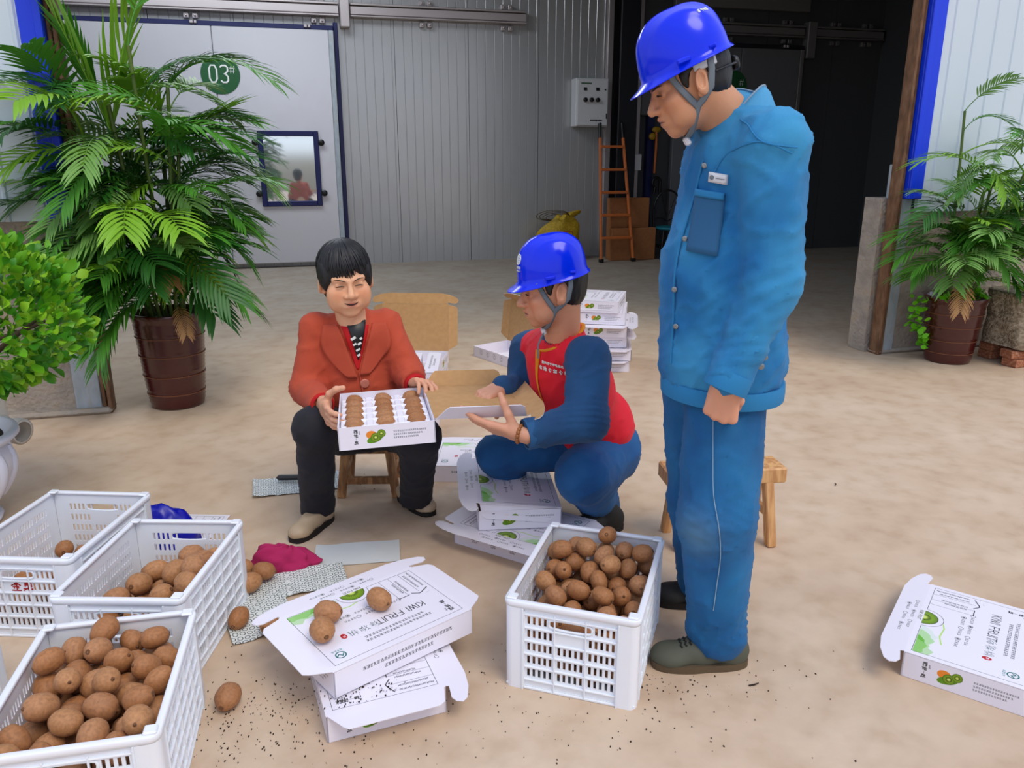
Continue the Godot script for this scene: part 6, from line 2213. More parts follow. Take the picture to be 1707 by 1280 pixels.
func face_parts(root: Node3D, body: Node3D, f: Field, x: Transform3D, woman: bool) -> void:
	# eyes, brows and the line of the mouth, laid on the face
	var on := func(px_: float, py: float, lift: float) -> Vector3:
		return f.hit(x * Vector3(px_, py, 0.16), -x.basis.z.normalized(), 0.2) + x.basis.z.normalized() * lift
	var s := x.basis.x.length()
	for sg in [-1.0, 1.0]:
		var pts := []
		for i in 7:
			var t := i / 6.0
			pts.append(on.call(sg * (0.018 + 0.029 * t), 0.0035 + 0.0035 * sin(t * PI) - (0.001 if woman else 0.0), 0.0002))
		var b := MB.new(); b.tube(pts, [0.0008 * s, 0.0022 * s, 0.0029 * s, 0.0030 * s, 0.0026 * s, 0.0018 * s, 0.0008 * s], 6, 0.8)
		part(b.done(), "eye", mats.eye_dark, body)
		pts = []
		for i in 7:
			var t := i / 6.0
			pts.append(on.call(sg * (0.014 + 0.038 * t), 0.0215 + 0.006 * sin(t * 2.2), 0.0002))
		b = MB.new(); b.tube(pts, [0.001 * s, 0.0022 * s, 0.0026 * s, 0.0024 * s, 0.002 * s, 0.0014 * s, 0.0006 * s] if woman else [0.0014 * s, 0.003 * s, 0.0034 * s, 0.003 * s, 0.0024 * s, 0.0016 * s, 0.0006 * s], 6, 0.6)
		part(b.done(), "eyebrow", mats.hair if not woman else mats.crumb, body)
	var ml := []
	var up := 0.0075 if woman else -0.001
	for i in 9:
		var t := i / 4.0 - 1.0
		ml.append(on.call(t * 0.024, -0.0592 + up * t * t, -0.0002))
	var b := MB.new()
	var w := 0.0030 if woman else 0.0016
	b.tube(ml, [0.0005 * s, w * 0.6 * s, w * 0.9 * s, w * s, w * s, w * s, w * 0.9 * s, w * 0.6 * s, 0.0005 * s], 6)
	part(b.done(), "mouth_line", mats.lip_dark, body)


func skin_colour(x: Transform3D, base: Color, lips: Color, stubble := 0.0) -> Callable:
	var inv := x.affine_inverse()
	var fn := FastNoiseLite.new(); fn.frequency = 14.0; fn.seed = 2
	return func(p: Vector3, _n: Vector3) -> Color:
		var q := inv * p
		var c := base
		c = c.lerp(Color(base.r * 1.0, base.g * 0.72, base.b * 0.62), clampf(0.55 * exp(-(Vector2(absf(q.x) - 0.045, q.y + 0.025) / 0.026).length_squared()), 0, 1) if q.z > 0.03 else 0.0)
		if q.z > 0.075: c = c.lerp(lips, 0.6 * clampf(1.6 - pow(q.x / 0.019, 2.0) - pow((q.y + 0.0595) / 0.0105, 2.0), 0, 1))
		if stubble > 0.0 and q.z > 0.0 and q.y < -0.04 and q.y > -0.14: c = c.lerp(c * 0.72, stubble * clampf((-0.035 - q.y) / 0.03, 0, 1))
		return c * (1.0 + 0.07 * fn.get_noise_3dv(p))


func hand_field(f: Field, x: Transform3D, side: float, curls: Array, spread := 0.06, thumb := [Vector3(0.75, 0.6, 0.2), Vector3(0.35, 0.9, 0.25)]) -> void:
	# in its own axes: wrist at the origin, fingers along y, the palm faces +z, the thumb on the side of x * side
	f.x = x
	var kx := [0.030, 0.0105, -0.0095, -0.0275]
	var ky := [0.088, 0.092, 0.088, 0.079]
	var ln := [[0.042, 0.026, 0.021], [0.046, 0.029, 0.022], [0.043, 0.027, 0.021], [0.033, 0.021, 0.018]]
	f.cap(Vector3(-0.010, -0.02, 0), Vector3(-0.012, 0.02, 0), 0.0205, 0.019, 0.012)
	f.cap(Vector3(0.010, -0.02, 0), Vector3(0.012, 0.02, 0), 0.0205, 0.019, 0.012)
	for i in 4:
		var kn := Vector3(kx[i] * side, ky[i], -0.002)
		f.cap(Vector3(kx[i] * 0.62 * side, 0.02, 0.0), kn, 0.0145, 0.0115, 0.010)
	f.ell(Vector3(-0.022 * side, 0.045, 0.008), Vector3(0.014, 0.034, 0.012), 0.010)
	for i in 4:
		var p := Vector3(kx[i] * side, ky[i], -0.002)
		var th := 0.0
		var sx: float = spread * (1.5 - i) * side
		var r0: float = [0.0098, 0.0100, 0.0096, 0.0086][i]
		var c: Array = curls[i]
		for j in 3:
			th += deg_to_rad(c[j])
			var q: Vector3 = p + Vector3(sx * cos(th), cos(th), sin(th)).normalized() * float(ln[i][j])
			f.cap(p, q, r0 - 0.0008 * j, r0 - 0.0008 * (j + 1), 0.0035)
			p = q
	var tp := Vector3(0.020 * side, 0.018, 0.006)
	var lens := [0.045, 0.034, 0.026]
	var d1: Vector3 = thumb[0]; var d2: Vector3 = thumb[1]
	for j in 3:
		var dd := (d1 if j == 0 else d1.lerp(d2, 0.5 * j)).normalized()
		var q := tp + Vector3(dd.x * side, dd.y, dd.z) * float(lens[j])
		f.cap(tp, q, [0.0145, 0.0115, 0.0102][j], [0.0115, 0.0102, 0.0085][j], 0.006 if j else 0.012)
		tp = q
	f.x = Transform3D()


func frame(o: Vector3, y: Vector3, z: Vector3, s := 1.0) -> Transform3D:   # local y along y, local z near z
	var yy := y.normalized()
	var zz := (z - yy * z.dot(yy)).normalized()
	return Transform3D(Basis(yy.cross(zz), yy, zz) * Basis.from_scale(Vector3.ONE * s), o)


func helmet(root: Node3D, x: Transform3D, logo_front: bool) -> Node3D:
	# a ribbed safety helmet with a short peak, strap and ratchet; in the head's axes
	var hp := func(ang: float, t: float, out: float) -> Vector3:
		var r := pow(maxf(cos(t * PI / 2), 0.0), 0.72)
		var p := Vector3(0.0955 * r * sin(ang), 0.128 * pow(sin(t * PI / 2), 0.92), 0.113 * r * cos(ang))
		var ridge := exp(-pow(p.x / 0.026, 4.0)) * smoothstep(0.12, 0.5, t) * 0.0055 + 0.003 * exp(-pow((absf(p.x) - 0.058) / 0.007, 2.0)) * smoothstep(0.25, 0.6, t)
		var n := Vector3(p.x / 0.0091, p.y / 0.0164, p.z / 0.0128).normalized()
		return Vector3(0, 0.050, -0.004) + p + n * (ridge + out) + Vector3(0, -0.010 * cos(ang) * (1.0 - t), 0)
	var rows := []
	var seg := 72
	var make := func(t: float, out: float, flare: float, dy: float) -> Array:
		var row := []
		for j in seg:
			var a := -TAU * j / seg + PI
			var p: Vector3 = hp.call(a, maxf(t, 0.0), out)
			var pk := pow(maxf(cos(a), 0.0), 2.2)
			var e := Vector3(sin(a), 0, cos(a)) * flare * (1.0 + 3.3 * pk)
			row.append(x * (p + e + Vector3(0, dy - flare * (0.55 + 1.2 * pk), 0)))
		return row
	rows.append(make.call(0.12, -0.004, 0.0, 0.0))
	rows.append(make.call(0.0, -0.004, 0.0, -0.004))
	rows.append(make.call(0.0, 0.0, 0.0075, -0.0075))
	rows.append(make.call(0.0, 0.0, 0.009, -0.006))
	rows.append(make.call(0.0, 0.0, 0.0085, -0.0035))
	rows.append(make.call(0.0, 0.0, 0.003, -0.001))
	for i in 18: rows.append(make.call(0.02 + 0.975 * i / 17.0, 0.0, 0.0, 0.0))
	var b := MB.new(); b.rings(rows); b.cap(rows[-1])
	var h := part(b.done(), "helmet", mats.helmet_blue, root, "glossy blue safety helmet")
	# lugs for ear muffs
	for sg in [-1.0, 1.0]:
		b = MB.new(); b.box(x * Transform3D(Basis(Vector3.UP, 0.1 * sg), Vector3(sg * 0.0985, 0.058, 0.02)), Vector3(0.010, 0.012, 0.034), 0.003)
		part(b.done(), "side_lug", mats.helmet_blue, h)
		b = MB.new(); b.box(x * Transform3D(Basis(Vector3.UP, -0.3 * sg), Vector3(sg * 0.087, 0.064, -0.055)), Vector3(0.010, 0.010, 0.02), 0.003)
		part(b.done(), "side_lug", mats.helmet_blue, h)
	# printed badge and characters: thin raised strokes on the shell
	var on := func(u: float, v: float, ang0: float) -> Vector3:          # u to the reader's right, v up, in metres
		return x * (hp.call(ang0 + u / 0.100, 0.10 + v / 0.20, 0.0006) as Vector3)
	var stroke := func(st: Array, ang0: float, u0: float, v0: float, size: float, w: float, mb: MB) -> void:
		for k in st:
			for i in k.size() - 1:
				var p: Vector3 = on.call(u0 + k[i].x * size / 10, v0 + (10 - k[i].y) * size / 10, ang0); var q: Vector3 = on.call(u0 + k[i + 1].x * size / 10, v0 + (10 - k[i + 1].y) * size / 10, ang0)
				if p.distance_to(q) > 1e-5: mb.tube([p, q], w, 5)
	if logo_front:
		var a0 := 0.12
		b = MB.new()
		for i in 5: b.tube(range(9).map(func(j: int) -> Vector3: return on.call(-0.014 + 0.028 * j / 8.0, 0.052 + (i - 2) * 0.0062 + 0.003 * sin(PI * j / 8.0) * (i - 2) * 0.4, a0)), 0.0019, 5)
		b.tube(range(25).map(func(j: int) -> Vector3: return on.call(0.0165 * cos(TAU * j / 24), 0.052 + 0.0165 * sin(TAU * j / 24), a0)), 0.0019, 5)
		for i in 3: b.tube(range(9).map(func(j: int) -> Vector3: return on.call((i - 1) * 0.009 * sin(PI * (j + 0.5) / 9.0), 0.037 + 0.030 * j / 8.0, a0)), 0.0016, 5)
		part(b.done(), "round_emblem", mats.sign_white, h, "white round globe emblem")
		for i in 4:
			b = MB.new(); stroke.call(strokes(["guo2", "jia", "dian", "wang"][i]), a0, -0.021 + i * 0.0107, 0.021, 0.0092, 0.00075, b)
			part(b.done(), "character", mats.sign_white, h)
		b = MB.new()
		for i in 9: b.tube([on.call(-0.020 + i * 0.0048, 0.014, a0), on.call(-0.0175 + i * 0.0048, 0.018, a0)], 0.0008, 4)
		part(b.done(), "small_lettering", mats.sign_white, h)
	else:
		for i in 4:
			b = MB.new(); stroke.call(strokes(["shi", "zi", "dian", "guo2"][i]), PI - 0.75, -0.028 + i * 0.014, 0.075, 0.012, 0.0011, b)
			part(b.done(), "character", mats.sign_white, h)
	return h


func straps(root: Node3D, f: Field, x: Transform3D, sides: Array) -> void:
	for sg in sides:
		var cd: Vector3 = (x.basis.x.normalized() * -sg)
		var on := func(y: float, z: float, lift: float) -> Vector3:
			return f.hit(x * Vector3(sg * 0.16, y, z), cd, 0.25) - cd * lift
		var join: Vector3 = on.call(-0.052, 0.012, 0.004)
		var b := MB.new()
		b.tube([x * Vector3(sg * 0.082, 0.046, 0.058), on.call(0.026, 0.050, 0.006), on.call(0.000, 0.040, 0.005), on.call(-0.028, 0.026, 0.005), join], 0.0085, 6, 0.22, cd)
		part(b.done(), "front_strap", mats.strap_grey, root, "grey webbing strap")
		b = MB.new()
		b.tube([x * Vector3(sg * 0.087, 0.050, -0.046), x * Vector3(sg * 0.088, 0.02, -0.042), x * Vector3(sg * 0.084, -0.018, -0.030), x * Vector3(sg * 0.076, -0.040, -0.006), join], 0.0085, 6, 0.22, cd)
		part(b.done(), "rear_strap", mats.strap_grey, root, "grey webbing strap")
		b = MB.new()
		var chin := x * Vector3(sg * 0.006, -0.120, 0.046)
		b.tube([join, x * Vector3(sg * 0.058, -0.080, 0.026), x * Vector3(sg * 0.034, -0.108, 0.038), chin], 0.0085, 6, 0.22, cd)
		part(b.done(), "chin_strap", mats.strap_grey, root, "grey webbing strap")
		b = MB.new(); b.box(x * Transform3D(Basis(Vector3.RIGHT, 0.2), Vector3(sg * 0.008, -0.128, 0.048)), Vector3(0.012, 0.022, 0.014), 0.004)
		part(b.done(), "strap_buckle", mats.white_plastic, root)


func short_hair(root: Node3D, x: Transform3D) -> void:
	var f := Field.new()
	f.x = x
	f.ell(Vector3(0, 0.034, -0.022), Vector3(0.0805, 0.085, 0.0955), 0.02)
	f.ell(Vector3(0, -0.012, -0.050), Vector3(0.066, 0.052, 0.0535), 0.02)
	for s in [-1.0, 1.0]: f.ell(Vector3(s * 0.0685, 0.022, 0.020), Vector3(0.0085, 0.026, 0.013), 0.012)
	f.ell(Vector3(0, -0.03, 0.085), Vector3(0.09, 0.11, 0.075), 0.006, Basis(), 1)
	for s in [-1.0, 1.0]: f.ell(Vector3(s * 0.092, -0.006, -0.010), Vector3(0.034, 0.048, 0.034), 0.006, Basis(), 1)
	var fn := FastNoiseLite.new(); fn.frequency = 60.0
	part(f.mesh(0.005, MB.new(), null, func(p: Vector3, _n: Vector3) -> float: return 0.002 * fn.get_noise_3d(p.x, p.y * 0.3, p.z)).done(), "hair", mats.hair, root, "short black hair")


func shoe(root: Node3D, x: Transform3D, ln: float, wd: float, upper: Material, sole: Material, colour: Color, lace: bool, label: String) -> void:
	# in its own axes: the sole on y = 0, heel at the origin, toe along z
	var f := Field.new()
	f.x = x
	f.ell(Vector3(0, 0.030, ln * 0.80), Vector3(wd * 0.50, 0.034, ln * 0.22), 0.02)
	f.ell(Vector3(0, 0.040, ln * 0.50), Vector3(wd * 0.44, 0.045, ln * 0.28), 0.02)
	f.ell(Vector3(0, 0.045, ln * 0.17), Vector3(wd * 0.42, 0.055, ln * 0.19), 0.02)
	f.cap(Vector3(0, 0.05, ln * 0.22), Vector3(0, 0.085, ln * 0.24), 0.036, 0.037, 0.02)
	f.plane(Vector3(0, 0.016, 0), Vector3(0, -1, 0), 0.003)
	if not lace: f.plane(Vector3(0, 0.068, 0.1), Vector3(0, 1, -0.12), 0.004)
	var s := part(f.mesh(0.006).done(), "shoe", upper, root, label)
	var b := MB.new()
	var poly := PackedVector2Array()
	for i in 36:
		var a := TAU * i / 36
		var z := 0.5 - 0.5 * cos(a)
		var w := wd * 0.53 * pow(absf(sin(a)), 0.62) * (0.86 + 0.20 * z - 0.10 * exp(-pow((z - 0.42) / 0.14, 2.0)))
		poly.append(Vector2(w * signf(sin(a)), z * ln * 1.02 - ln * 0.01))
	b.prism(poly, 0.022, x * mv(0, 0.022, 0))
	part(b.done(), "sole", sole, s)
	if lace:
		for k in 5:
			b = MB.new()
			var z := ln * (0.52 + k * 0.046)
			var pts := []
			for j in 7: pts.append(f.hit(x * Vector3((j / 3.0 - 1.0) * 0.022, 0.16, z + 0.004 * (j % 2)), -x.basis.y.normalized(), 0.2) + x.basis.y.normalized() * 0.001)
			b.tube(pts, 0.0026, 5)
			part(b.done(), "lace", mats.lace, s)


func cloth_noise(seed_: int) -> Callable:
	var f1 := FastNoiseLite.new(); f1.seed = seed_; f1.frequency = 5.0; f1.fractal_octaves = 2
	var f2 := FastNoiseLite.new(); f2.seed = seed_ + 1; f2.frequency = 9.0; f2.fractal_octaves = 2
	# soft lumps and sharper drawn creases, running more across than along
	return func(p: Vector3, amp: float) -> float:
		var n := f1.get_noise_3d(p.x * 0.9 + p.y * 0.3, p.y * 0.9 + p.x * 0.5, p.z)
		var c := 1.0 - absf(f2.get_noise_3d(p.x * 0.45 + p.y * 0.30, p.y * 0.8 - p.x * 0.5, p.z * 0.7)) * 3.2
		return amp * (n * 0.9 + 0.8 * maxf(c, 0.0) * maxf(c, 0.0) - 0.3)


func creases(p: Vector3, centre: Vector3, axis: Vector3, reach: float, pitch: float, amp: float) -> float:     # rings of folds round a joint
	var d := p - centre
	var t := d.dot(axis)
	var r := d.length() / (reach * 1.9)
	var w := sin(t / pitch * TAU + 2.2 * sin(d.dot(axis.cross(Vector3(0.3, 0.2, 0.9))) * 17.0) + d.x * 30.0)
	return amp * exp(-pow(t / reach, 2.0)) * exp(-r * r) * (1.0 - 2.0 * pow(absf(w), 0.6)) * 0.8


func worn(base: Color, pale: Color, seed_: int, share := 0.5) -> Callable:
	var fn := FastNoiseLite.new(); fn.seed = seed_; fn.frequency = 4.0; fn.fractal_octaves = 4
	return func(p: Vector3, _n: Vector3) -> Color: return base.lerp(pale, clampf(share * (0.5 + 1.1 * fn.get_noise_3dv(p)), 0, 1))


func band(b: MB, c: Vector3, ax: Vector3, u: Vector3, w: Vector3, h: float, th: float, flare := 0.0) -> void:      # a stiff hoop of cloth: hem, cuff or neckband
	var rows := []
	for q in [[0.0, 0.0], [0.0, th], [h * 0.5, th * 1.25], [h, th], [h, 0.0], [h, -th * 1.5]]:
		var row := []
		for j in 44:
			var a := -TAU * j / 44
			var d := u * cos(a) + w * sin(a)
			row.append(c + ax * q[0] + d + d.normalized() * (q[1] + flare * q[0]))
		rows.append(row)
	if u.cross(w).dot(ax) > 0.0:
		for r in rows: r.reverse()
	b.rings(rows)


func build_people() -> void:
	woman()
	squatter()
	stander()
	for o in get_children():
		if o.has_meta("foot"):
			var foot: Vector3 = o.get_meta("foot")
			o.position = foot
			for c in o.get_children(): c.position -= foot
			o.remove_meta("foot")


func world_part(m: ArrayMesh, called: String, mat: Material, parent: Node3D, root: Node3D, label := "") -> MeshInstance3D:
	return part(m, called, mat, parent, label)


func person(label: String, base: Vector3) -> Node3D:
	# the figures are modelled where they stand; the node sits at their feet and its body is moved back by as much
	var o := thing("person", label, "person", Vector3.ZERO)
	o.set_meta("foot", base)
	return o


func woman() -> void:
	var o := person("smiling woman in a rust red jacket and black trousers seated on a low stool", gp(600, 850))
	var hx := Transform3D(Basis(Vector3.UP, 0.36) * Basis(Vector3.RIGHT, 0.06) * Basis(Vector3.BACK, 0.05) * Basis.from_scale(Vector3.ONE * 1.07), px(576, 470, -2.97))
	var f := Field.new()
	head_field(f, hx, true)
	var nb := px(590, 545, -3.0)
	f.cap(hx * Vector3(0, -0.05, -0.025), nb, 0.052, 0.062, 0.02)
	var skin := Color(0.74, 0.40, 0.225)
	var m := f.mesh(0.0034, MB.new(), skin_colour(hx, skin, Color(0.50, 0.13, 0.10)))
	# hands: her right one under the box's near left side, her left one on its far right corner
	var hf := Field.new()
	var bx := held_box
	var rw := px(541, 677, -2.72)
	var rh := frame(rw, px(557, 712, -2.55) - rw, Vector3(0.95, 0.05, -0.15), 1.06)
	hand_field(hf, rh, 1.0, [[6, 18, 10], [8, 20, 12], [10, 22, 14], [14, 24, 16]], 0.05, [Vector3(0.85, 0.45, 0.25), Vector3(0.25, 0.55, 0.9)])
	var lw := px(690, 638, -2.93)
	var lh := frame(lw, px(722, 636, -2.80) - lw, Vector3(-0.25, -0.9, 0.25), 1.0)
	hand_field(hf, lh, 1.0, [[24, 24, 10], [26, 26, 12], [28, 28, 12], [30, 28, 14]], 0.05, [Vector3(0.75, 0.6, 0.3), Vector3(0.4, 0.8, 0.5)])
	hf.mesh(0.0031, m, skin_colour(hx, Color(0.70, 0.36, 0.22), skin))
	# the hidden trunk and limbs that join them
	var sh := [px(526, 546, -3.0), px(644, 541, -3.06)]
	var el := [px(512, 648, -2.96), px(681, 622, -3.0)]
	var hip := px(600, 712, -3.22)
	var kn := [px(526, 712, -2.74), px(700, 728, -2.80)]
	var an := [px(528, 838, -2.93), px(692, 818, -3.02)]
	var core := Field.new()
	core.chain([nb, px(595, 620, -3.06), hip], [0.05, 0.08, 0.09], 0.04)
	for i in 2:
		core.chain([nb, sh[i], el[i], [rw, lw][i]], [0.04, 0.035, 0.03, 0.022], 0.03)
		core.chain([hip, kn[i], an[i]], [0.06, 0.05, 0.035], 0.03)
	core.mesh(0.016, m, func(_p: Vector3, _n: Vector3) -> Color: return skin)
	var body := part(m.done(), "body", mats.skin, o)
	face_parts(o, body, f, hx, true)
	hair_bob(o, hx)
	# jacket
	var j := Field.new()
	var fw := Vector3(sin(0.30), 0, cos(0.30)); var rt := Vector3(cos(0.30), 0, -sin(0.30))
	var tb := Basis(rt, Vector3.UP, fw)
	j.ell(px(592, 580, -3.06), Vector3(0.165, 0.16, 0.118), 0.05, tb)
	j.ell(px(600, 640, -3.06), Vector3(0.168, 0.15, 0.13), 0.05, tb)
	j.cap(sh[0] + Vector3(0, -0.006, 0), nb + Vector3(0, -0.03, -0.01), 0.056, 0.064, 0.03); j.cap(nb + Vector3(0, -0.03, -0.01), sh[1] + Vector3(0, -0.006, 0), 0.064, 0.056, 0.03)
	j.cap(nb + Vector3(0, -0.02, -0.01), nb + Vector3(0, 0.025, -0.025), 0.068, 0.060, 0.03)
	j.chain([sh[0], el[0]], [0.060, 0.062], 0.03); j.cap(el[0], px(537, 674, -2.76), 0.064, 0.047, 0.02)
	j.chain([sh[1], el[1]], [0.060, 0.060], 0.03); j.cap(el[1], px(692, 640, -2.92), 0.060, 0.046, 0.02)
	j.plane(px(537, 674, -2.76), (px(537, 674, -2.76) - el[0]), 0.003)
	j.plane(px(600, 690, -3.06), Vector3(0, -1, 0.1), 0.01)
	var cn := cloth_noise(11)
	var axr: Vector3 = (el[0] - sh[0]).normalized(); var axl: Vector3 = (el[1] - sh[1]).normalized()
	var jm := Color(0.46, 0.068, 0.030)
	part(j.mesh(0.0095, MB.new(), worn(jm, jm * 1.15, 5, 0.5), func(p: Vector3, _n: Vector3) -> float:
		return cn.call(p, 0.0055) + creases(p, el[0], axr, 0.05, 0.034, 0.005) + creases(p, el[1], axl, 0.05, 0.034, 0.005)).done(), "jacket", mats.wool, o, "rust red woollen jacket")
	# neckline: dark shirt with white figures, red cardigan edges, lapels
	var dir := -fw
	var ctr := px(592, 575, -2.9)
	var lap := func(s: float, w0: float, w1: float, y0: float, y1: float, x0: float, lift: float) -> ArrayMesh:
		return patch(j, nb + rt * (s * x0), rt * s, Vector3.UP, dir, 8, 18, lift, func(a: float, t: float) -> Vector2:
			var y := lerpf(y0, y1, t)
			var inner := x0 * -1.0 + lerpf(0.062, 0.0, pow(t, 0.9)) + 0.004
			var outer := inner + lerpf(w0, w1, t) * (0.25 + 0.75 * sin(PI * (0.12 + 0.80 * t)))
			return Vector2(lerpf(inner, outer, a), y))
	part(lap.call(1.0, 0.095, 0.085, 0.02, -0.175, 0.0, 0.010), "lapel", rust(), o, "wide shawl lapel")
	part(lap.call(-1.0, 0.095, 0.085, 0.02, -0.185, 0.0, 0.011), "lapel", rust(), o, "wide shawl lapel")
	part(patch(j, nb, rt, Vector3.UP, dir, 10, 14, 0.004, func(a: float, t: float) -> Vector2: return Vector2((a - 0.5) * 2.0 * lerpf(0.052, 0.004, t), lerpf(0.015, -0.155, t))), "cardigan", mats.red_cloth, o, "red cardigan edge")
	part(patch(j, nb, rt, Vector3.UP, dir, 10, 14, 0.007, func(a: float, t: float) -> Vector2: return Vector2((a - 0.5) * 2.0 * lerpf(0.038, 0.002, t) + 0.004, lerpf(0.034, -0.115, t))), "shirt", mats.black_plastic, o, "black shirt with white figures")
	var bw := MB.new()
	for q in [[-0.012, -0.028, 0.020, 0.010], [0.010, -0.050, 0.016, 0.009], [-0.008, -0.052, 0.014, 0.008], [0.004, -0.075, 0.018, 0.008], [0.006, -0.097, 0.013, 0.009], [0.016, -0.030, 0.010, 0.008]]:
		var c: Array = lay(j, [nb + rt * q[0] + Vector3.UP * q[1]], dir, 0.0085)
		bw.box(Transform3D(tb * Basis(Vector3.BACK, 0.5), c[0]), Vector3(q[2], q[3], 0.002), 0.0008)
	part(bw.done(), "shirt_figures", mats.sign_white, o)
	var bp_: Array = lay(j, [nb + rt * 0.022 + Vector3.UP * -0.208], dir, 0.004)
	bw = MB.new(); bw.lathe([Vector2(0.0005, 0.0), Vector2(0.017, 0.0), Vector2(0.018, 0.003), Vector2(0.015, 0.006), Vector2(0.0005, 0.0045)], 24, Transform3D(tb * Basis(Vector3.RIGHT, PI / 2), bp_[0]))
	part(bw.done(), "button", mats.button_pink, o, "large pink button")
	# jacket front edge
	bw = MB.new()
	var ep := []
	for i in 12: ep.append(nb + rt * (0.004 + 0.02 * i / 11.0) + Vector3.UP * (-0.165 - 0.17 * i / 11.0))
	bw.tube(lay(j, ep, dir, 0.003), 0.004, 6)
	part(bw.done(), "front_edge", rust(), o)
	# red cuffs
	for q in [[el[0], px(537, 674, -2.76), 0.040], [el[1], px(692, 640, -2.92), 0.040]]:
		var ax: Vector3 = (q[1] - q[0]).normalized()
		var fx := frame(q[1], ax, Vector3.UP)
		bw = MB.new(); band(bw, q[1] - ax * 0.008, ax, fx.basis.x * q[2], fx.basis.z * q[2], 0.022, 0.003)
		part(bw.done(), "cuff", mats.red_cloth, o, "red knitted cuff")
	# trousers
	var t := Field.new()
	t.ell(hip, Vector3(0.19, 0.11, 0.15), 0.05, tb)
	for i in 2:
		t.cap(hip + rt * (-0.09 if i == 0 else 0.09), kn[i], 0.10, 0.080, 0.04)
		t.cap(kn[i], an[i] + Vector3(0, -0.06, 0.0), 0.074, 0.066, 0.03)
	t.plane(Vector3(0, an[0].y - 0.035, 0), Vector3(0, -1, 0), 0.004)
	var tn := cloth_noise(23)
	part(t.mesh(0.010, MB.new(), worn(Color(0.010, 0.010, 0.015), Color(0.016, 0.016, 0.022), 8), func(p: Vector3, _n: Vector3) -> float: return tn.call(p, 0.005)).done(), "trousers", mats.trouser_black, o, "black trousers")
	# shoes and socks
	for q in [[gp(552, 862), gp(507, 893), an[0]], [gp(668, 828), gp(722, 862), an[1]]]:
		var d: Vector3 = q[1] - q[0]
		var sx := Transform3D(Basis(Vector3.UP.cross(d.normalized()), Vector3.UP, d.normalized()), q[0])
		shoe(o, sx, 0.245, 0.088, mats.shoe_cream, mats.sole_brown, Color.WHITE, false, "cream leather slip-on shoe")
		bw = MB.new(); bw.tube([q[2], sx * Vector3(0, 0.045, 0.085)], [0.040, 0.040], 14)
		part(bw.done(), "sock", mats.cotton, o, "pale sock")


var _rust: StandardMaterial3D
func rust() -> StandardMaterial3D:
	if _rust: return _rust
	_rust = mats.wool.duplicate()
	_rust.resource_name = "wool_rust"
	_rust.vertex_color_use_as_albedo = false
	_rust.albedo_color = Color(0.46, 0.068, 0.030).linear_to_srgb()
	return _rust


func hair_bob(root: Node3D, x: Transform3D) -> void:
	var f := Field.new()
	f.x = x
	f.ell(Vector3(0, 0.050, -0.018), Vector3(0.0900, 0.0955, 0.1090), 0.02)
	f.ell(Vector3(0, -0.020, -0.055), Vector3(0.078, 0.075, 0.06), 0.02)
	for s in [-1.0, 1.0]:
		f.ell(Vector3(s * 0.075, 0.022, 0.004), Vector3(0.016, 0.062, 0.052), 0.02)
	f.ell(Vector3(0.010, -0.03, 0.105), Vector3(0.072, 0.098, 0.058), 0.006, Basis(Vector3.BACK, 0.16), 1)
	for s in [-1.0, 1.0]: f.ell(Vector3(s * 0.085, -0.045, 0.01), Vector3(0.03, 0.042, 0.045), 0.006, Basis(), 1)
	f.x = Transform3D()
	var m := f.mesh(0.005)
	var r := RandomNumberGenerator.new(); r.seed = 31
	# locks swept from the crown outwards, longer at the nape, ragged over the brow
	for k in 620:
		var az := r.randf() * TAU
		var front := cos(az)
		var end := lerpf(-0.075, 0.052, smoothstep(-0.5, 0.75, front)) + r.randfn(0, 0.010)
		if front > 0.4: end += 0.012 * smoothstep(-0.1, 0.4, sin(az)) - 0.022 * smoothstep(0.1, -0.5, sin(az)) - r.randf() * 0.016
		var c0 := Vector3(0, 0.050, -0.018)
		var pts := []
		var twist := r.randf_range(-0.3, 0.3) + 0.25 * front
		var lift := r.randf_range(-0.002, 0.004)
		for i in 9:
			var tt := i / 8.0
			var th := lerpf(0.02, 1.9, tt)
			var aa := az + twist * tt
			var d := Vector3(sin(aa) * sin(th), cos(th), cos(aa) * sin(th))
			var p := c0 + d * Vector3(0.0915, 0.0965, 0.1105)
			if p.y < 0.05:
				p.x = c0.x + sin(aa) * 0.089 * (1.0 - 0.5 * maxf(0.0, 0.02 - p.y)); p.z = c0.z + cos(aa) * 0.107 * (1.0 - 0.5 * maxf(0.0, 0.02 - p.y))
			if p.y < end: break
			pts.append(x * (p + d * lift))
		if pts.size() < 3: continue
		var rad := []
		for i in pts.size(): rad.append(0.0046 * (1.0 - 0.85 * pow(float(i) / (pts.size() - 1), 2.0)))
		m.tube(pts, rad, 5, 0.5, Vector3.UP, false)
	part(m.done(), "hair", mats.hair, root, "short black hair with a ragged fringe")


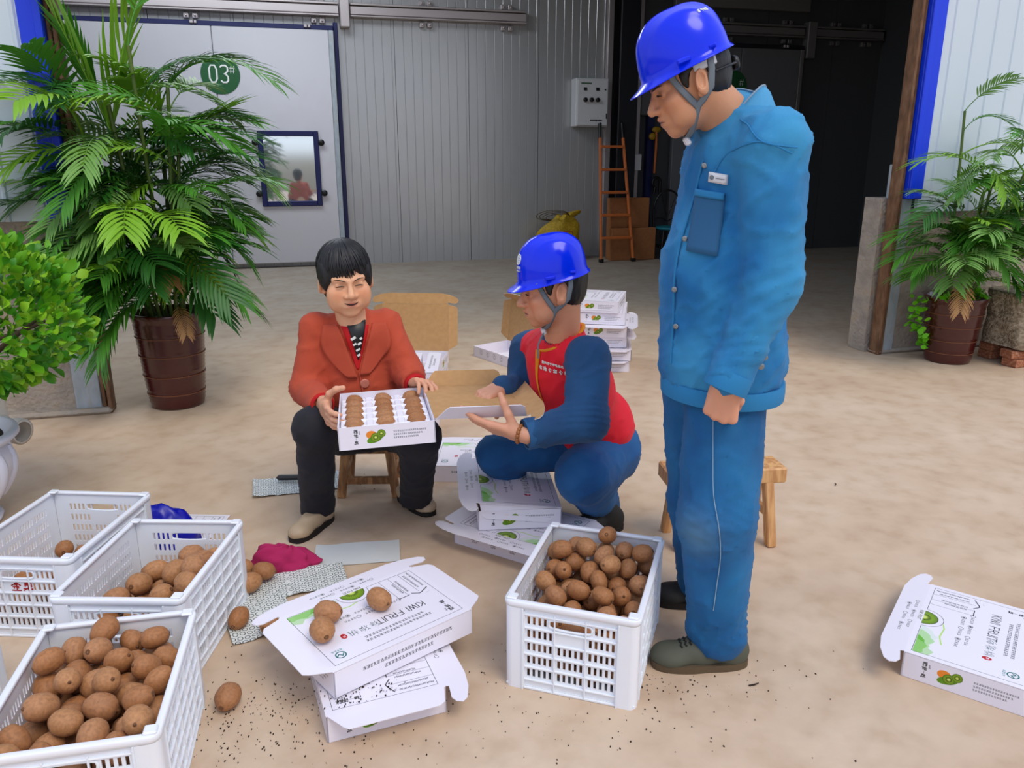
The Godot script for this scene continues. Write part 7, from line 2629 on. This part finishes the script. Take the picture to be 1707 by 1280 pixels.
func squatter() -> void:
	var o := person("squatting man in a blue helmet and red vest holding the open carton lid", gp(980, 870))
	var yw := -PI / 2 + 0.13
	var hx0 := Basis(Vector3.UP, yw) * Basis(Vector3.RIGHT, 0.14) * Basis.from_scale(Vector3.ONE * 1.06)
	var ear := px(936, 490, -2.60)
	var hx := Transform3D(hx0, ear - hx0 * Vector3(0.080, 0.0, -0.012))
	var f := Field.new()
	head_field(f, hx)
	var nb := px(936, 572, -2.74)
	f.cap(hx * Vector3(0, -0.05, -0.03), nb, 0.056, 0.066, 0.02)
	var skin := Color(0.62, 0.285, 0.165)
	var m := f.mesh(0.0034, MB.new(), skin_colour(hx, skin, Color(0.48, 0.14, 0.11), 0.25))
	var hf := Field.new()
	# near hand, palm up under the lid's near edge; far hand resting on the lid's far edge
	var nw := px(868, 724, -2.44)
	var nh := frame(nw, px(800, 706, -2.47) - nw, Vector3(0.1, 0.80, -0.55), 1.16)
	hand_field(hf, nh, -1.0, [[6, 14, 8], [8, 16, 8], [10, 18, 10], [14, 20, 12]], 0.05, [Vector3(0.55, 0.65, 0.75), Vector3(0.1, 0.65, 0.9)])
	var fwr := px(834, 646, -2.80)
	var fh := frame(fwr, px(800, 664, -2.72) - fwr, Vector3(-0.3, -0.8, 0.2), 1.04)
	hand_field(hf, fh, 1.0, [[22, 34, 18], [26, 38, 20], [30, 40, 20], [34, 42, 22]], 0.05, [Vector3(0.6, 0.7, 0.4), Vector3(0.3, 0.85, 0.5)])
	hf.mesh(0.0031, m, skin_colour(hx, Color(0.64, 0.31, 0.19), skin))
	var shn := px(980, 598, -2.62); var shf := px(884, 582, -2.98)
	var eln := px(978, 700, -2.52); var elf := px(868, 655, -2.92)
	var hip := px(1005, 745, -2.98)
	var kn := px(972, 792, -2.66); var kf := px(826, 757, -2.92)
	var ann := px(1000, 838, -2.92); var anf := px(878, 835, -3.10)
	var core := Field.new()
	core.chain([nb, px(955, 640, -2.82), hip], [0.05, 0.09, 0.09], 0.04)
	core.chain([nb, shn, eln, nw], [0.04, 0.03, 0.025, 0.018], 0.02)
	core.chain([nb, shf, elf, fwr], [0.04, 0.03, 0.025, 0.018], 0.02)
	core.chain([hip, kn, ann], [0.05, 0.04, 0.03], 0.02); core.chain([hip, kf.lerp(hip, 0.5) + Vector3(0, -0.02, 0), kf, anf], [0.05, 0.03, 0.03, 0.03], 0.01)
	core.mesh(0.016, m, func(_p: Vector3, _n: Vector3) -> Color: return skin)
	var body := part(m.done(), "body", mats.skin, o)
	face_parts(o, body, f, hx, false)
	short_hair(o, hx)
	var he := helmet(o, hx, true)
	straps(he, f, hx, [1.0, -1.0])
	# jacket sleeves and body under the vest
	var bw_ := -PI / 2 + 0.24
	var fw := Vector3(sin(bw_), 0, cos(bw_)); var lf := Vector3(cos(bw_), 0, -sin(bw_))
	var spine := (nb - hip).normalized()
	var tb := Basis(lf, spine, lf.cross(spine)).orthonormalized()
	var j := Field.new()
	j.cap(shn, shf, 0.062, 0.062, 0.03)
	j.chain([shn, eln], [0.078, 0.074], 0.03); j.cap(eln, px(878, 724, -2.45), 0.072, 0.049, 0.03)
	j.chain([shf, elf], [0.075, 0.066], 0.03); j.cap(elf, px(838, 646, -2.81), 0.062, 0.046, 0.03)
	j.ell(px(955, 640, -2.82), Vector3(0.15, 0.22, 0.13), 0.04, tb)
	j.cap(nb + Vector3(0, -0.03, 0), nb + Vector3(0, 0.012, -0.0), 0.074, 0.070, 0.02)
	j.plane(px(876, 724, -2.45), px(876, 724, -2.45) - eln, 0.003)
	var cn := cloth_noise(41)
	var navy := Color(0.009, 0.062, 0.17)
	var ax1: Vector3 = (eln - shn).normalized()
	part(j.mesh(0.0095, MB.new(), worn(navy, Color(0.016, 0.105, 0.26), 6, 0.6), func(p: Vector3, _n: Vector3) -> float:
		return cn.call(p, 0.006) + creases(p, eln, ax1, 0.07, 0.042, 0.006)).done(), "work_jacket", mats.work_blue, o, "dark blue work jacket")
	var bw := MB.new()
	var cax: Vector3 = (px(878, 724, -2.45) - eln).normalized()
	var cf := frame(px(878, 724, -2.45), cax, Vector3.UP)
	band(bw, px(878, 724, -2.45) - cax * 0.045, cax, cf.basis.x * 0.049, cf.basis.z * 0.049, 0.05, 0.003)
	var cm: StandardMaterial3D = mats.work_blue.duplicate(); cm.resource_name = "work_blue_plain"; cm.vertex_color_use_as_albedo = false; cm.albedo_color = Color(0.018, 0.105, 0.26).linear_to_srgb()
	part(bw.done(), "cuff", cm, o)
	# vest
	var v := Field.new()
	v.ell(px(952, 635, -2.82), Vector3(0.165, 0.225, 0.148), 0.05, tb)
	v.ell(px(992, 705, -2.93), Vector3(0.165, 0.15, 0.15), 0.06, tb)
	v.cap(shn.lerp(shf, 0.14) + Vector3(0, 0.012, 0), shf.lerp(shn, 0.14) + Vector3(0, 0.012, 0), 0.070, 0.070, 0.03)
	v.cap(nb + Vector3(0, -0.02, 0), nb + Vector3(0.012, 0.02, 0.0), 0.078, 0.072, 0.03)
	v.cap(nb + Vector3(0.004, 0.0, 0), hx * Vector3(0, -0.05, -0.03), 0.064, 0.060, 0.006, 1)
	# arm holes and the hem
	v.cap(shn + lf * 0.05, eln + lf * 0.06, 0.092, 0.088, 0.004, 1)
	v.cap(shf - lf * 0.05, elf - lf * 0.06, 0.090, 0.085, 0.004, 1)
	v.plane(px(1010, 755, -2.93), Vector3(0.25, -0.95, 0.0), 0.006)
	var vn := cloth_noise(57)
	var red := Color(0.70, 0.002, 0.014)
	var vm := v.mesh(0.0095, MB.new(), worn(red, Color(0.76, 0.006, 0.03), 9, 0.6), func(p: Vector3, _n: Vector3) -> float: return vn.call(p, 0.0055))
	part(vm.done(), "vest", mats.vest_cloth, o, "bright red volunteer vest")
	# lettering on the chest
	var cdir := Vector3(0.62, 0.0, -0.78)
	var ux := Vector3(0.78, -0.10, 0.62) ; var uy := Vector3(0.06, 1, 0.05)
	var words := [["guo2", "wang", "shi", "zi", "jia", "dian", "guo", "fu"], ["hong", "qing", "xin", "lian", "xin", "fu"]]
	for row in 2:
		for i in words[row].size():
			bw = MB.new()
			var sz := 0.0105 if row == 0 else 0.015
			var o3: Vector3 = px(899, 602, -2.68) + ux * (i * sz * (1.05 if row == 0 else 1.32) - (0.0 if row == 0 else 0.012)) - uy * (0.020 * row)
			for st in strokes(words[row][i]):
				var pts := lay(v, st.map(func(q: Vector2) -> Vector3: return o3 + ux * (q.x * sz * 0.1) - uy * (q.y * sz * 0.1)), cdir, 0.004, 0.3)
				if pts.size() > 1: bw.tube(pts, 0.0011 if row == 0 else 0.0017, 5)
			part(bw.done(), "printed_character", mats.sign_white, o)
	# yellow collar edge and front opening
	bw = MB.new()
	var ring := []
	for i in 25:
		var a := TAU * i / 24
		ring.append(nb + lf * (cos(a) * 0.073) + fw * (sin(a) * 0.075) + Vector3(0, 0.022 - 0.040 * sin(a), 0))
	bw.tube(ring, 0.010, 8, 0.6)
	part(bw.done(), "vest_collar", mats.yellow_cloth, o, "yellow collar piping")
	var zp := []
	for i in 10: zp.append(nb + fw * 0.06 + Vector3(0, -0.02 - 0.022 * i, 0) + lf * 0.0)
	bw = MB.new(); bw.tube(lay(v, zp, (-fw + lf * -0.1).normalized(), 0.002), [0.016, 0.015, 0.012, 0.010, 0.008, 0.006, 0.005, 0.004, 0.004, 0.003], 8, 0.5)
	part(bw.done(), "vest_opening", mats.yellow_cloth, o, "yellow lining at the open neck")
	bw = MB.new()
	var sp := [hx * Vector3(0.01, -0.13, 0.05), px(897, 575, -2.66), px(897, 597, -2.66)]
	bw.tube(sp, 0.006, 6, 0.4)
	part(bw.done(), "strap_end", mats.strap_grey, he)
	# bracelet of beads
	for i in 15:
		var a := TAU * i / 15
		bw = MB.new(); bw.ball(Transform3D(Basis(), nh * Vector3(cos(a) * 0.033, 0.004, sin(a) * 0.0225)), Vector3.ONE * 0.0075, 8, 6)
		part(bw.done(), "bead", mats.bead, o)
	# trousers
	var t := Field.new()
	t.ell(hip, Vector3(0.16, 0.12, 0.145), 0.05, tb)
	t.cap(hip + lf * 0.07, kn, 0.118, 0.100, 0.05); t.cap(kn, ann, 0.092, 0.082, 0.04)
	t.cap(hip - lf * 0.05, kf, 0.112, 0.074, 0.05); t.cap(kf, anf, 0.072, 0.064, 0.03)
	var tn := cloth_noise(71)
	part(t.mesh(0.010, MB.new(), worn(Color(0.005, 0.085, 0.27), Color(0.02, 0.18, 0.43), 12, 0.55), func(p: Vector3, _n: Vector3) -> float: return tn.call(p, 0.006)).done(), "trousers", mats.work_blue, o, "blue work trousers")
	var d := (Vector3(-0.80, 0, 0.35)).normalized()
	shoe(o, Transform3D(Basis(Vector3.UP.cross(d), Vector3.UP, d), gp(1036, 878)), 0.27, 0.100, mats.shoe_dark, mats.sole_brown, Color.WHITE, true, "dark brown work shoe")
	d = Vector3(-0.95, 0, 0.1).normalized()
	shoe(o, Transform3D(Basis(Vector3.UP.cross(d), Vector3.UP, d), Vector3(anf.x + 0.07, 0, anf.z)), 0.27, 0.100, mats.shoe_dark, mats.sole_brown, Color.WHITE, true, "dark brown work shoe")


func stander() -> void:
	var o := person("standing man in a blue helmet and faded denim jacket looking down", gp(1180, 1080))
	var yw := -PI / 2 + 0.02
	var hx0 := Basis(Vector3.UP, yw) * Basis(Vector3.RIGHT, 0.37) * Basis.from_scale(Vector3.ONE * 0.97)
	var ear := px(1170, 136, -2.04)
	var hx := Transform3D(hx0, ear - hx0 * Vector3(0.080, 0.0, -0.012))
	var f := Field.new()
	head_field(f, hx)
	var nb := px(1225, 215, -2.16)
	f.cap(hx * Vector3(0, -0.04, -0.035), nb, 0.058, 0.070, 0.02)
	var skin := Color(0.57, 0.275, 0.145)
	var m := f.mesh(0.0034, MB.new(), skin_colour(hx, skin, Color(0.42, 0.15, 0.10), 0.15))
	var hf := Field.new()
	var nw := px(1214, 634, -1.93)
	var nh := frame(nw, px(1200, 690, -1.94) - nw, Vector3(0.25, 0.0, -1.0), 1.14)
	hand_field(hf, nh, 1.0, [[72, 88, 50], [76, 90, 50], [80, 90, 50], [82, 92, 50]], 0.02, [Vector3(0.35, 0.75, 0.5), Vector3(-0.35, 0.6, 0.75)])
	hf.mesh(0.0031, m, skin_colour(hx, Color(0.66, 0.31, 0.19), skin))
	var shn := px(1288, 246, -2.01); var shf := px(1205, 240, -2.36)
	var eln := px(1284, 480, -1.97); var elf := px(1180, 450, -2.42)
	var fwr := px(1165, 590, -2.36)
	var hip := px(1195, 625, -2.18)
	var hn := px(1210, 655, -2.115); var hfr := px(1168, 650, -2.28)
	var kn := px(1196, 860, -2.02); var kf := px(1168, 830, -2.31)
	var an := px(1194, 1066, -2.0); var af := px(1170, 988, -2.31)
	var core := Field.new()
	core.chain([nb, px(1205, 420, -2.18), hip], [0.05, 0.10, 0.09], 0.04)
	core.chain([nb, shn, eln, nw], [0.04, 0.04, 0.032, 0.024], 0.03)
	core.chain([nb, shf, elf, fwr], [0.04, 0.04, 0.032, 0.024], 0.03)
	core.chain([hip, hn, kn, an], [0.06, 0.07, 0.05, 0.035], 0.03); core.chain([hip, hfr, kf, af], [0.06, 0.07, 0.05, 0.035], 0.03)
	core.mesh(0.016, m, func(_p: Vector3, _n: Vector3) -> Color: return skin)
	var body := part(m.done(), "body", mats.skin, o)
	face_parts(o, body, f, hx, false)
	short_hair(o, hx)
	var he := helmet(o, hx * Transform3D(Basis.from_scale(Vector3.ONE * 1.05), Vector3(0, 0.002, 0)), false)
	straps(he, f, hx, [1.0, -1.0])
	# headband ratchet at the back of the helmet
	var bw := MB.new()
	var rp := []
	for i in 13:
		var a := PI * 0.60 + (PI * 0.80) * i / 12.0
		rp.append(hx * Vector3(sin(a) * 0.084, 0.012, cos(a) * 0.101 - 0.016))
	bw.tube(rp, 0.011, 6, 0.3, hx.basis.y)
	part(bw.done(), "headband", mats.black_plastic, he, "black headband")
	bw = MB.new(); bw.lathe([Vector2(0.001, 0), Vector2(0.018, 0), Vector2(0.019, 0.012), Vector2(0.015, 0.018), Vector2(0.001, 0.018)], 14, hx * Transform3D(Basis(Vector3.RIGHT, -PI / 2), Vector3(0.0, 0.012, -0.116)))
	part(bw.done(), "ratchet_knob", mats.black_plastic, he)
	bw = MB.new(); bw.box(hx * Transform3D(Basis(), Vector3(0.084, 0.042, -0.03)), Vector3(0.006, 0.03, 0.06), 0.003)
	part(bw.done(), "harness_tab", mats.box_grey, he)
	# jacket
	var fw := Vector3(-cos(0.30), 0, sin(0.30)); var lf := Vector3(sin(0.30), 0, cos(0.30))
	var tb := Basis(fw, Vector3.UP, lf)
	var j := Field.new()
	j.ell(px(1226, 310, -2.18), Vector3(0.135, 0.23, 0.185), 0.06, tb)
	j.ell(px(1204, 460, -2.17), Vector3(0.166, 0.24, 0.195), 0.06, tb)
	j.ell(px(1203, 590, -2.16), Vector3(0.170, 0.20, 0.19), 0.06, tb)
	j.cap(shn, shf, 0.072, 0.072, 0.04)
	j.cap(nb, nb + Vector3(0, -0.06, 0), 0.075, 0.10, 0.05)
	j.cap(nb.lerp(shn, 0.4) + Vector3(0.01, -0.040, 0), shn + Vector3(0, 0.005, 0), 0.084, 0.078, 0.05)
	j.chain([shn, eln], [0.085, 0.078], 0.02); j.cap(eln, px(1218, 624, -1.94), 0.076, 0.054, 0.02)
	j.chain([shf, elf], [0.080, 0.070], 0.02); j.cap(elf, fwr, 0.068, 0.05, 0.02)
	var wr := px(1217, 628, -1.94)
	j.plane(px(1200, 632, -2.16), Vector3(0, -1, 0), 0.006)
	var cn := cloth_noise(83)
	var ax1: Vector3 = (eln - shn).normalized()
	var ax2: Vector3 = (wr - eln).normalized()
	var base := Color(0.003, 0.150, 0.405); var pale := Color(0.05, 0.35, 0.63)
	var fade := worn(base, pale, 15, 0.62)
	part(j.mesh(0.0095, MB.new(), func(p: Vector3, n: Vector3) -> Color:
		var c: Color = fade.call(p, n)
		# worn paler along the shoulder and the outside of the elbow, greener at the belly
		c = c.lerp(pale, 0.55 * exp(-pow(p.distance_to(shn + Vector3(0.03, 0.05, 0)) / 0.13, 2.0)) + 0.5 * exp(-pow(p.distance_to(eln + Vector3(0.06, -0.03, 0.0)) / 0.10, 2.0)))
		return c,
		func(p: Vector3, _n: Vector3) -> float: return cn.call(p, 0.008) + creases(p, eln, (ax1 + Vector3(0.35, 0, 0)).normalized(), 0.10, 0.085, 0.0045) + creases(p, eln.lerp(wr, 0.6), (ax2 + Vector3(0.4, 0.2, 0)).normalized(), 0.07, 0.052, 0.0045)).done(), "denim_jacket", mats.denim, o, "faded blue denim jacket")
	var dm: StandardMaterial3D = mats.denim.duplicate(); dm.resource_name = "denim_plain"; dm.vertex_color_use_as_albedo = false; dm.albedo_color = Color(0.016, 0.215, 0.48).linear_to_srgb()
	var dd: StandardMaterial3D = dm.duplicate(); dd.resource_name = "denim_pocket"; dd.albedo_color = Color(0.018, 0.115, 0.26).linear_to_srgb()
	# cuff
	bw = MB.new()
	var cf := frame(wr, ax2, Vector3.UP)
	band(bw, wr - ax2 * 0.012, ax2, cf.basis.x * 0.052, cf.basis.z * 0.052, 0.048, 0.004)
	part(bw.done(), "cuff", dm, o)
	# hem band
	bw = MB.new()
	var hc := px(1203, 632, -2.16)
	band(bw, hc + Vector3(0, -0.038, 0), Vector3.UP, fw * 0.160, lf * 0.179, 0.046, 0.005)
	part(bw.done(), "hem_band", dm, o)
	# collar: a folded strip standing round the neck, open at the front
	var cr := []
	for q in [[0.052, -0.010], [0.056, 0.030], [0.064, 0.046], [0.078, 0.030], [0.094, -0.006], [0.098, -0.016], [0.092, -0.018]]:
		var row := []
		for i in 33:
			var a := deg_to_rad(lerpf(24, 336, i / 32.0))
			var fr := cos(a)
			row.append(nb + Vector3(0.004, 0.018, 0) + fw * (fr * q[0] * (1.05 if fr > 0.0 else 0.95) + 0.012 * maxf(fr, 0.0)) + lf * (sin(a) * q[0] * 1.1) + Vector3(0, q[1] * (0.85 - 0.15 * fr) - 0.058 * fr - 0.025 * fr * fr - 0.006 + 0.034 * (1.0 - fr * fr), 0))
		cr.append(row)
	cr.reverse()
	bw = MB.new(); bw.rings(cr, false)
	var pm: StandardMaterial3D = dm.duplicate(); pm.resource_name = "denim_pale"; pm.albedo_color = Color(0.075, 0.35, 0.62).linear_to_srgb()
	var co := part(bw.done(), "collar", pm, o, "folded pale denim collar")
	for rw in [1, 4]:
		bw = MB.new(); bw.tube(cr[rw], 0.0028, 6)
		part(bw.done(), "collar_edge", pm if rw == 1 else mats.thread, co)
	var dir := Vector3(0.55, 0, -0.84).normalized()
	var sd := Vector3(0.84, 0, 0.55)
	# pocket, badge, placket, studs, seams
	var pk := px(1144, 318, -2.05)
	var pu := (px(1200, 325, -2.0) - pk)
	var pd := px(1140, 418, -2.05) - pk
	part(patch(j, pk, pu, pd, dir, 8, 10, 0.009), "chest_pocket", dd, o, "worn patch pocket")
	part(patch(j, pk - pd * 0.02, pu, pd * 0.12, dir, 8, 3, 0.012), "pocket_flap", dm, o)
	var bdg := px(1170, 287, -2.02)
	var bu := px(1206, 292, -2.0) - bdg; var bd := px(1168, 304, -2.02) - bdg
	part(patch(j, bdg, bu, bd, dir, 6, 3, 0.010), "name_badge", mats.white_plastic, o, "white name badge")
	bw = MB.new()
	var bc: Array = lay(j, [bdg + bu * 0.2 + bd * 0.5], dir, 0.0115)
	bw.lathe([Vector2(0.0005, 0), Vector2(0.006, 0), Vector2(0.0055, 0.0012), Vector2(0.0005, 0.0012)], 12, Transform3D(frame(Vector3.ZERO, -dir, Vector3.UP).basis, bc[0]))
	part(bw.done(), "badge_emblem", mats.strap_grey, o)
	bw = MB.new()
	var row_pts: Array = lay(j, [bdg + bu * 0.42 + bd * 0.5, bdg + bu * 0.9 + bd * 0.5], dir, 0.0115)
	bw.tube(row_pts, 0.0014, 5, 0.5)
	part(bw.done(), "badge_lettering", mats.strap_grey, o)
	var pl := []
	for q in [[1163, 245], [1145, 290], [1128, 345], [1112, 410], [1104, 480], [1101, 550], [1099, 612]]: pl.append(px(q[0] + 8, q[1], -2.05))
	var plq := lay(j, smooth(pl, 3), dir, 0.002)
	bw = MB.new(); bw.tube(plq, 0.0035, 6)
	part(bw.done(), "placket_edge", dm, o)
	for q in [[1160, 276], [1126, 400], [1112, 548], [1108, 486]]:
		bw = MB.new()
		var c: Array = lay(j, [px(q[0] + 6, q[1], -2.05)], dir, 0.004)
		bw.lathe([Vector2(0.0005, 0), Vector2(0.0075, 0), Vector2(0.0075, 0.002), Vector2(0.004, 0.0035), Vector2(0.0005, 0.0025)], 12, Transform3D(frame(Vector3.ZERO, -dir, Vector3.UP).basis, c[0]))
		part(bw.done(), "stud", mats.stud, o)
	for q in [[[1205, 300], [1225, 258], [1262, 236], [1312, 256]], [[1252, 196], [1256, 222], [1270, 238], [1300, 244], [1322, 246]]]:
		bw = MB.new()
		var zd := Vector3(0, 0, -1)
		bw.tube(lay(j, smooth(q.map(func(s: Array) -> Vector3: return px(s[0], s[1], -1.95)), 5), zd, 0.003), 0.0022, 6)
		part(bw.done(), "seam", dm, o)
	for q in [[1275, 622], [1291, 615]]:
		bw = MB.new()
		var c: Array = lay(j, [px(q[0], q[1] - 6, -1.9)], Vector3(0, 0, -1), 0.003)
		bw.lathe([Vector2(0.0005, 0), Vector2(0.0085, 0), Vector2(0.0085, 0.003), Vector2(0.0005, 0.003)], 12, Transform3D(Basis(Vector3.RIGHT, PI / 2), c[0]))
		part(bw.done(), "stud", mats.stud, o)
	# trousers
	var t := Field.new()
	t.ell(hip + Vector3(0, 0.03, 0), Vector3(0.130, 0.11, 0.145), 0.05, tb)
	t.chain([hn, kn], [0.114, 0.108], 0.04); t.chain([kn, an + Vector3(0, 0.012, 0)], [0.106, 0.080], 0.03)
	t.chain([hfr, kf], [0.115, 0.102], 0.04); t.chain([kf, af + Vector3(0, 0.012, 0)], [0.100, 0.080], 0.03)
	t.cap(an + Vector3(-0.045, 0.045, 0.0), an + Vector3(0.03, 0.03, 0.02), 0.052, 0.055, 0.02)
	t.plane(an + Vector3(0, -0.028, 0), Vector3(-0.15, -1, 0), 0.004)
	var tn := cloth_noise(97)
	var tc := worn(Color(0.001, 0.088, 0.26), Color(0.012, 0.18, 0.41), 19, 0.6)
	part(t.mesh(0.0105, MB.new(), func(p: Vector3, n: Vector3) -> Color:
		var c: Color = tc.call(p, n)
		return c.lerp(Color(0.16, 0.33, 0.46), 0.5 * exp(-pow(p.distance_to(kn + Vector3(-0.08, -0.02, 0.08)) / 0.06, 2.0))),
		func(p: Vector3, _n: Vector3) -> float: return tn.call(p, 0.006) + creases(p, kn, Vector3.UP, 0.10, 0.06, 0.004) + creases(p, an + Vector3(0, 0.08, 0), Vector3.UP, 0.07, 0.045, 0.007)).done(), "trousers", mats.denim, o, "loose blue work trousers")
	bw = MB.new()
	var seam := []
	for q in [[1216, 700], [1208, 790], [1204, 850], [1208, 900], [1211, 950], [1205, 1000], [1200, 1042]]: seam.append(px(q[0], q[1], -1.85))
	bw.tube(lay(t, smooth(seam, 4), Vector3(0, 0, -1), 0.003), 0.0013, 5)
	part(bw.done(), "side_seam", mats.thread, o, "white stitched side seam")
	var d := (gp(1086, 1106) - gp(1238, 1104)).normalized()
	shoe(o, Transform3D(Basis(Vector3.UP.cross(d), Vector3.UP, d), gp(1243, 1104)), 0.275, 0.104, mats.shoe_olive, mats.sole_tan, Color.WHITE, true, "scuffed olive lace-up shoe")
	shoe(o, Transform3D(Basis(Vector3.UP.cross(d), Vector3.UP, d), Vector3(gp(1098, 1008).x + 0.265, 0, -2.32)), 0.275, 0.104, mats.shoe_dark, mats.sole_brown, Color.WHITE, true, "dark shoe")
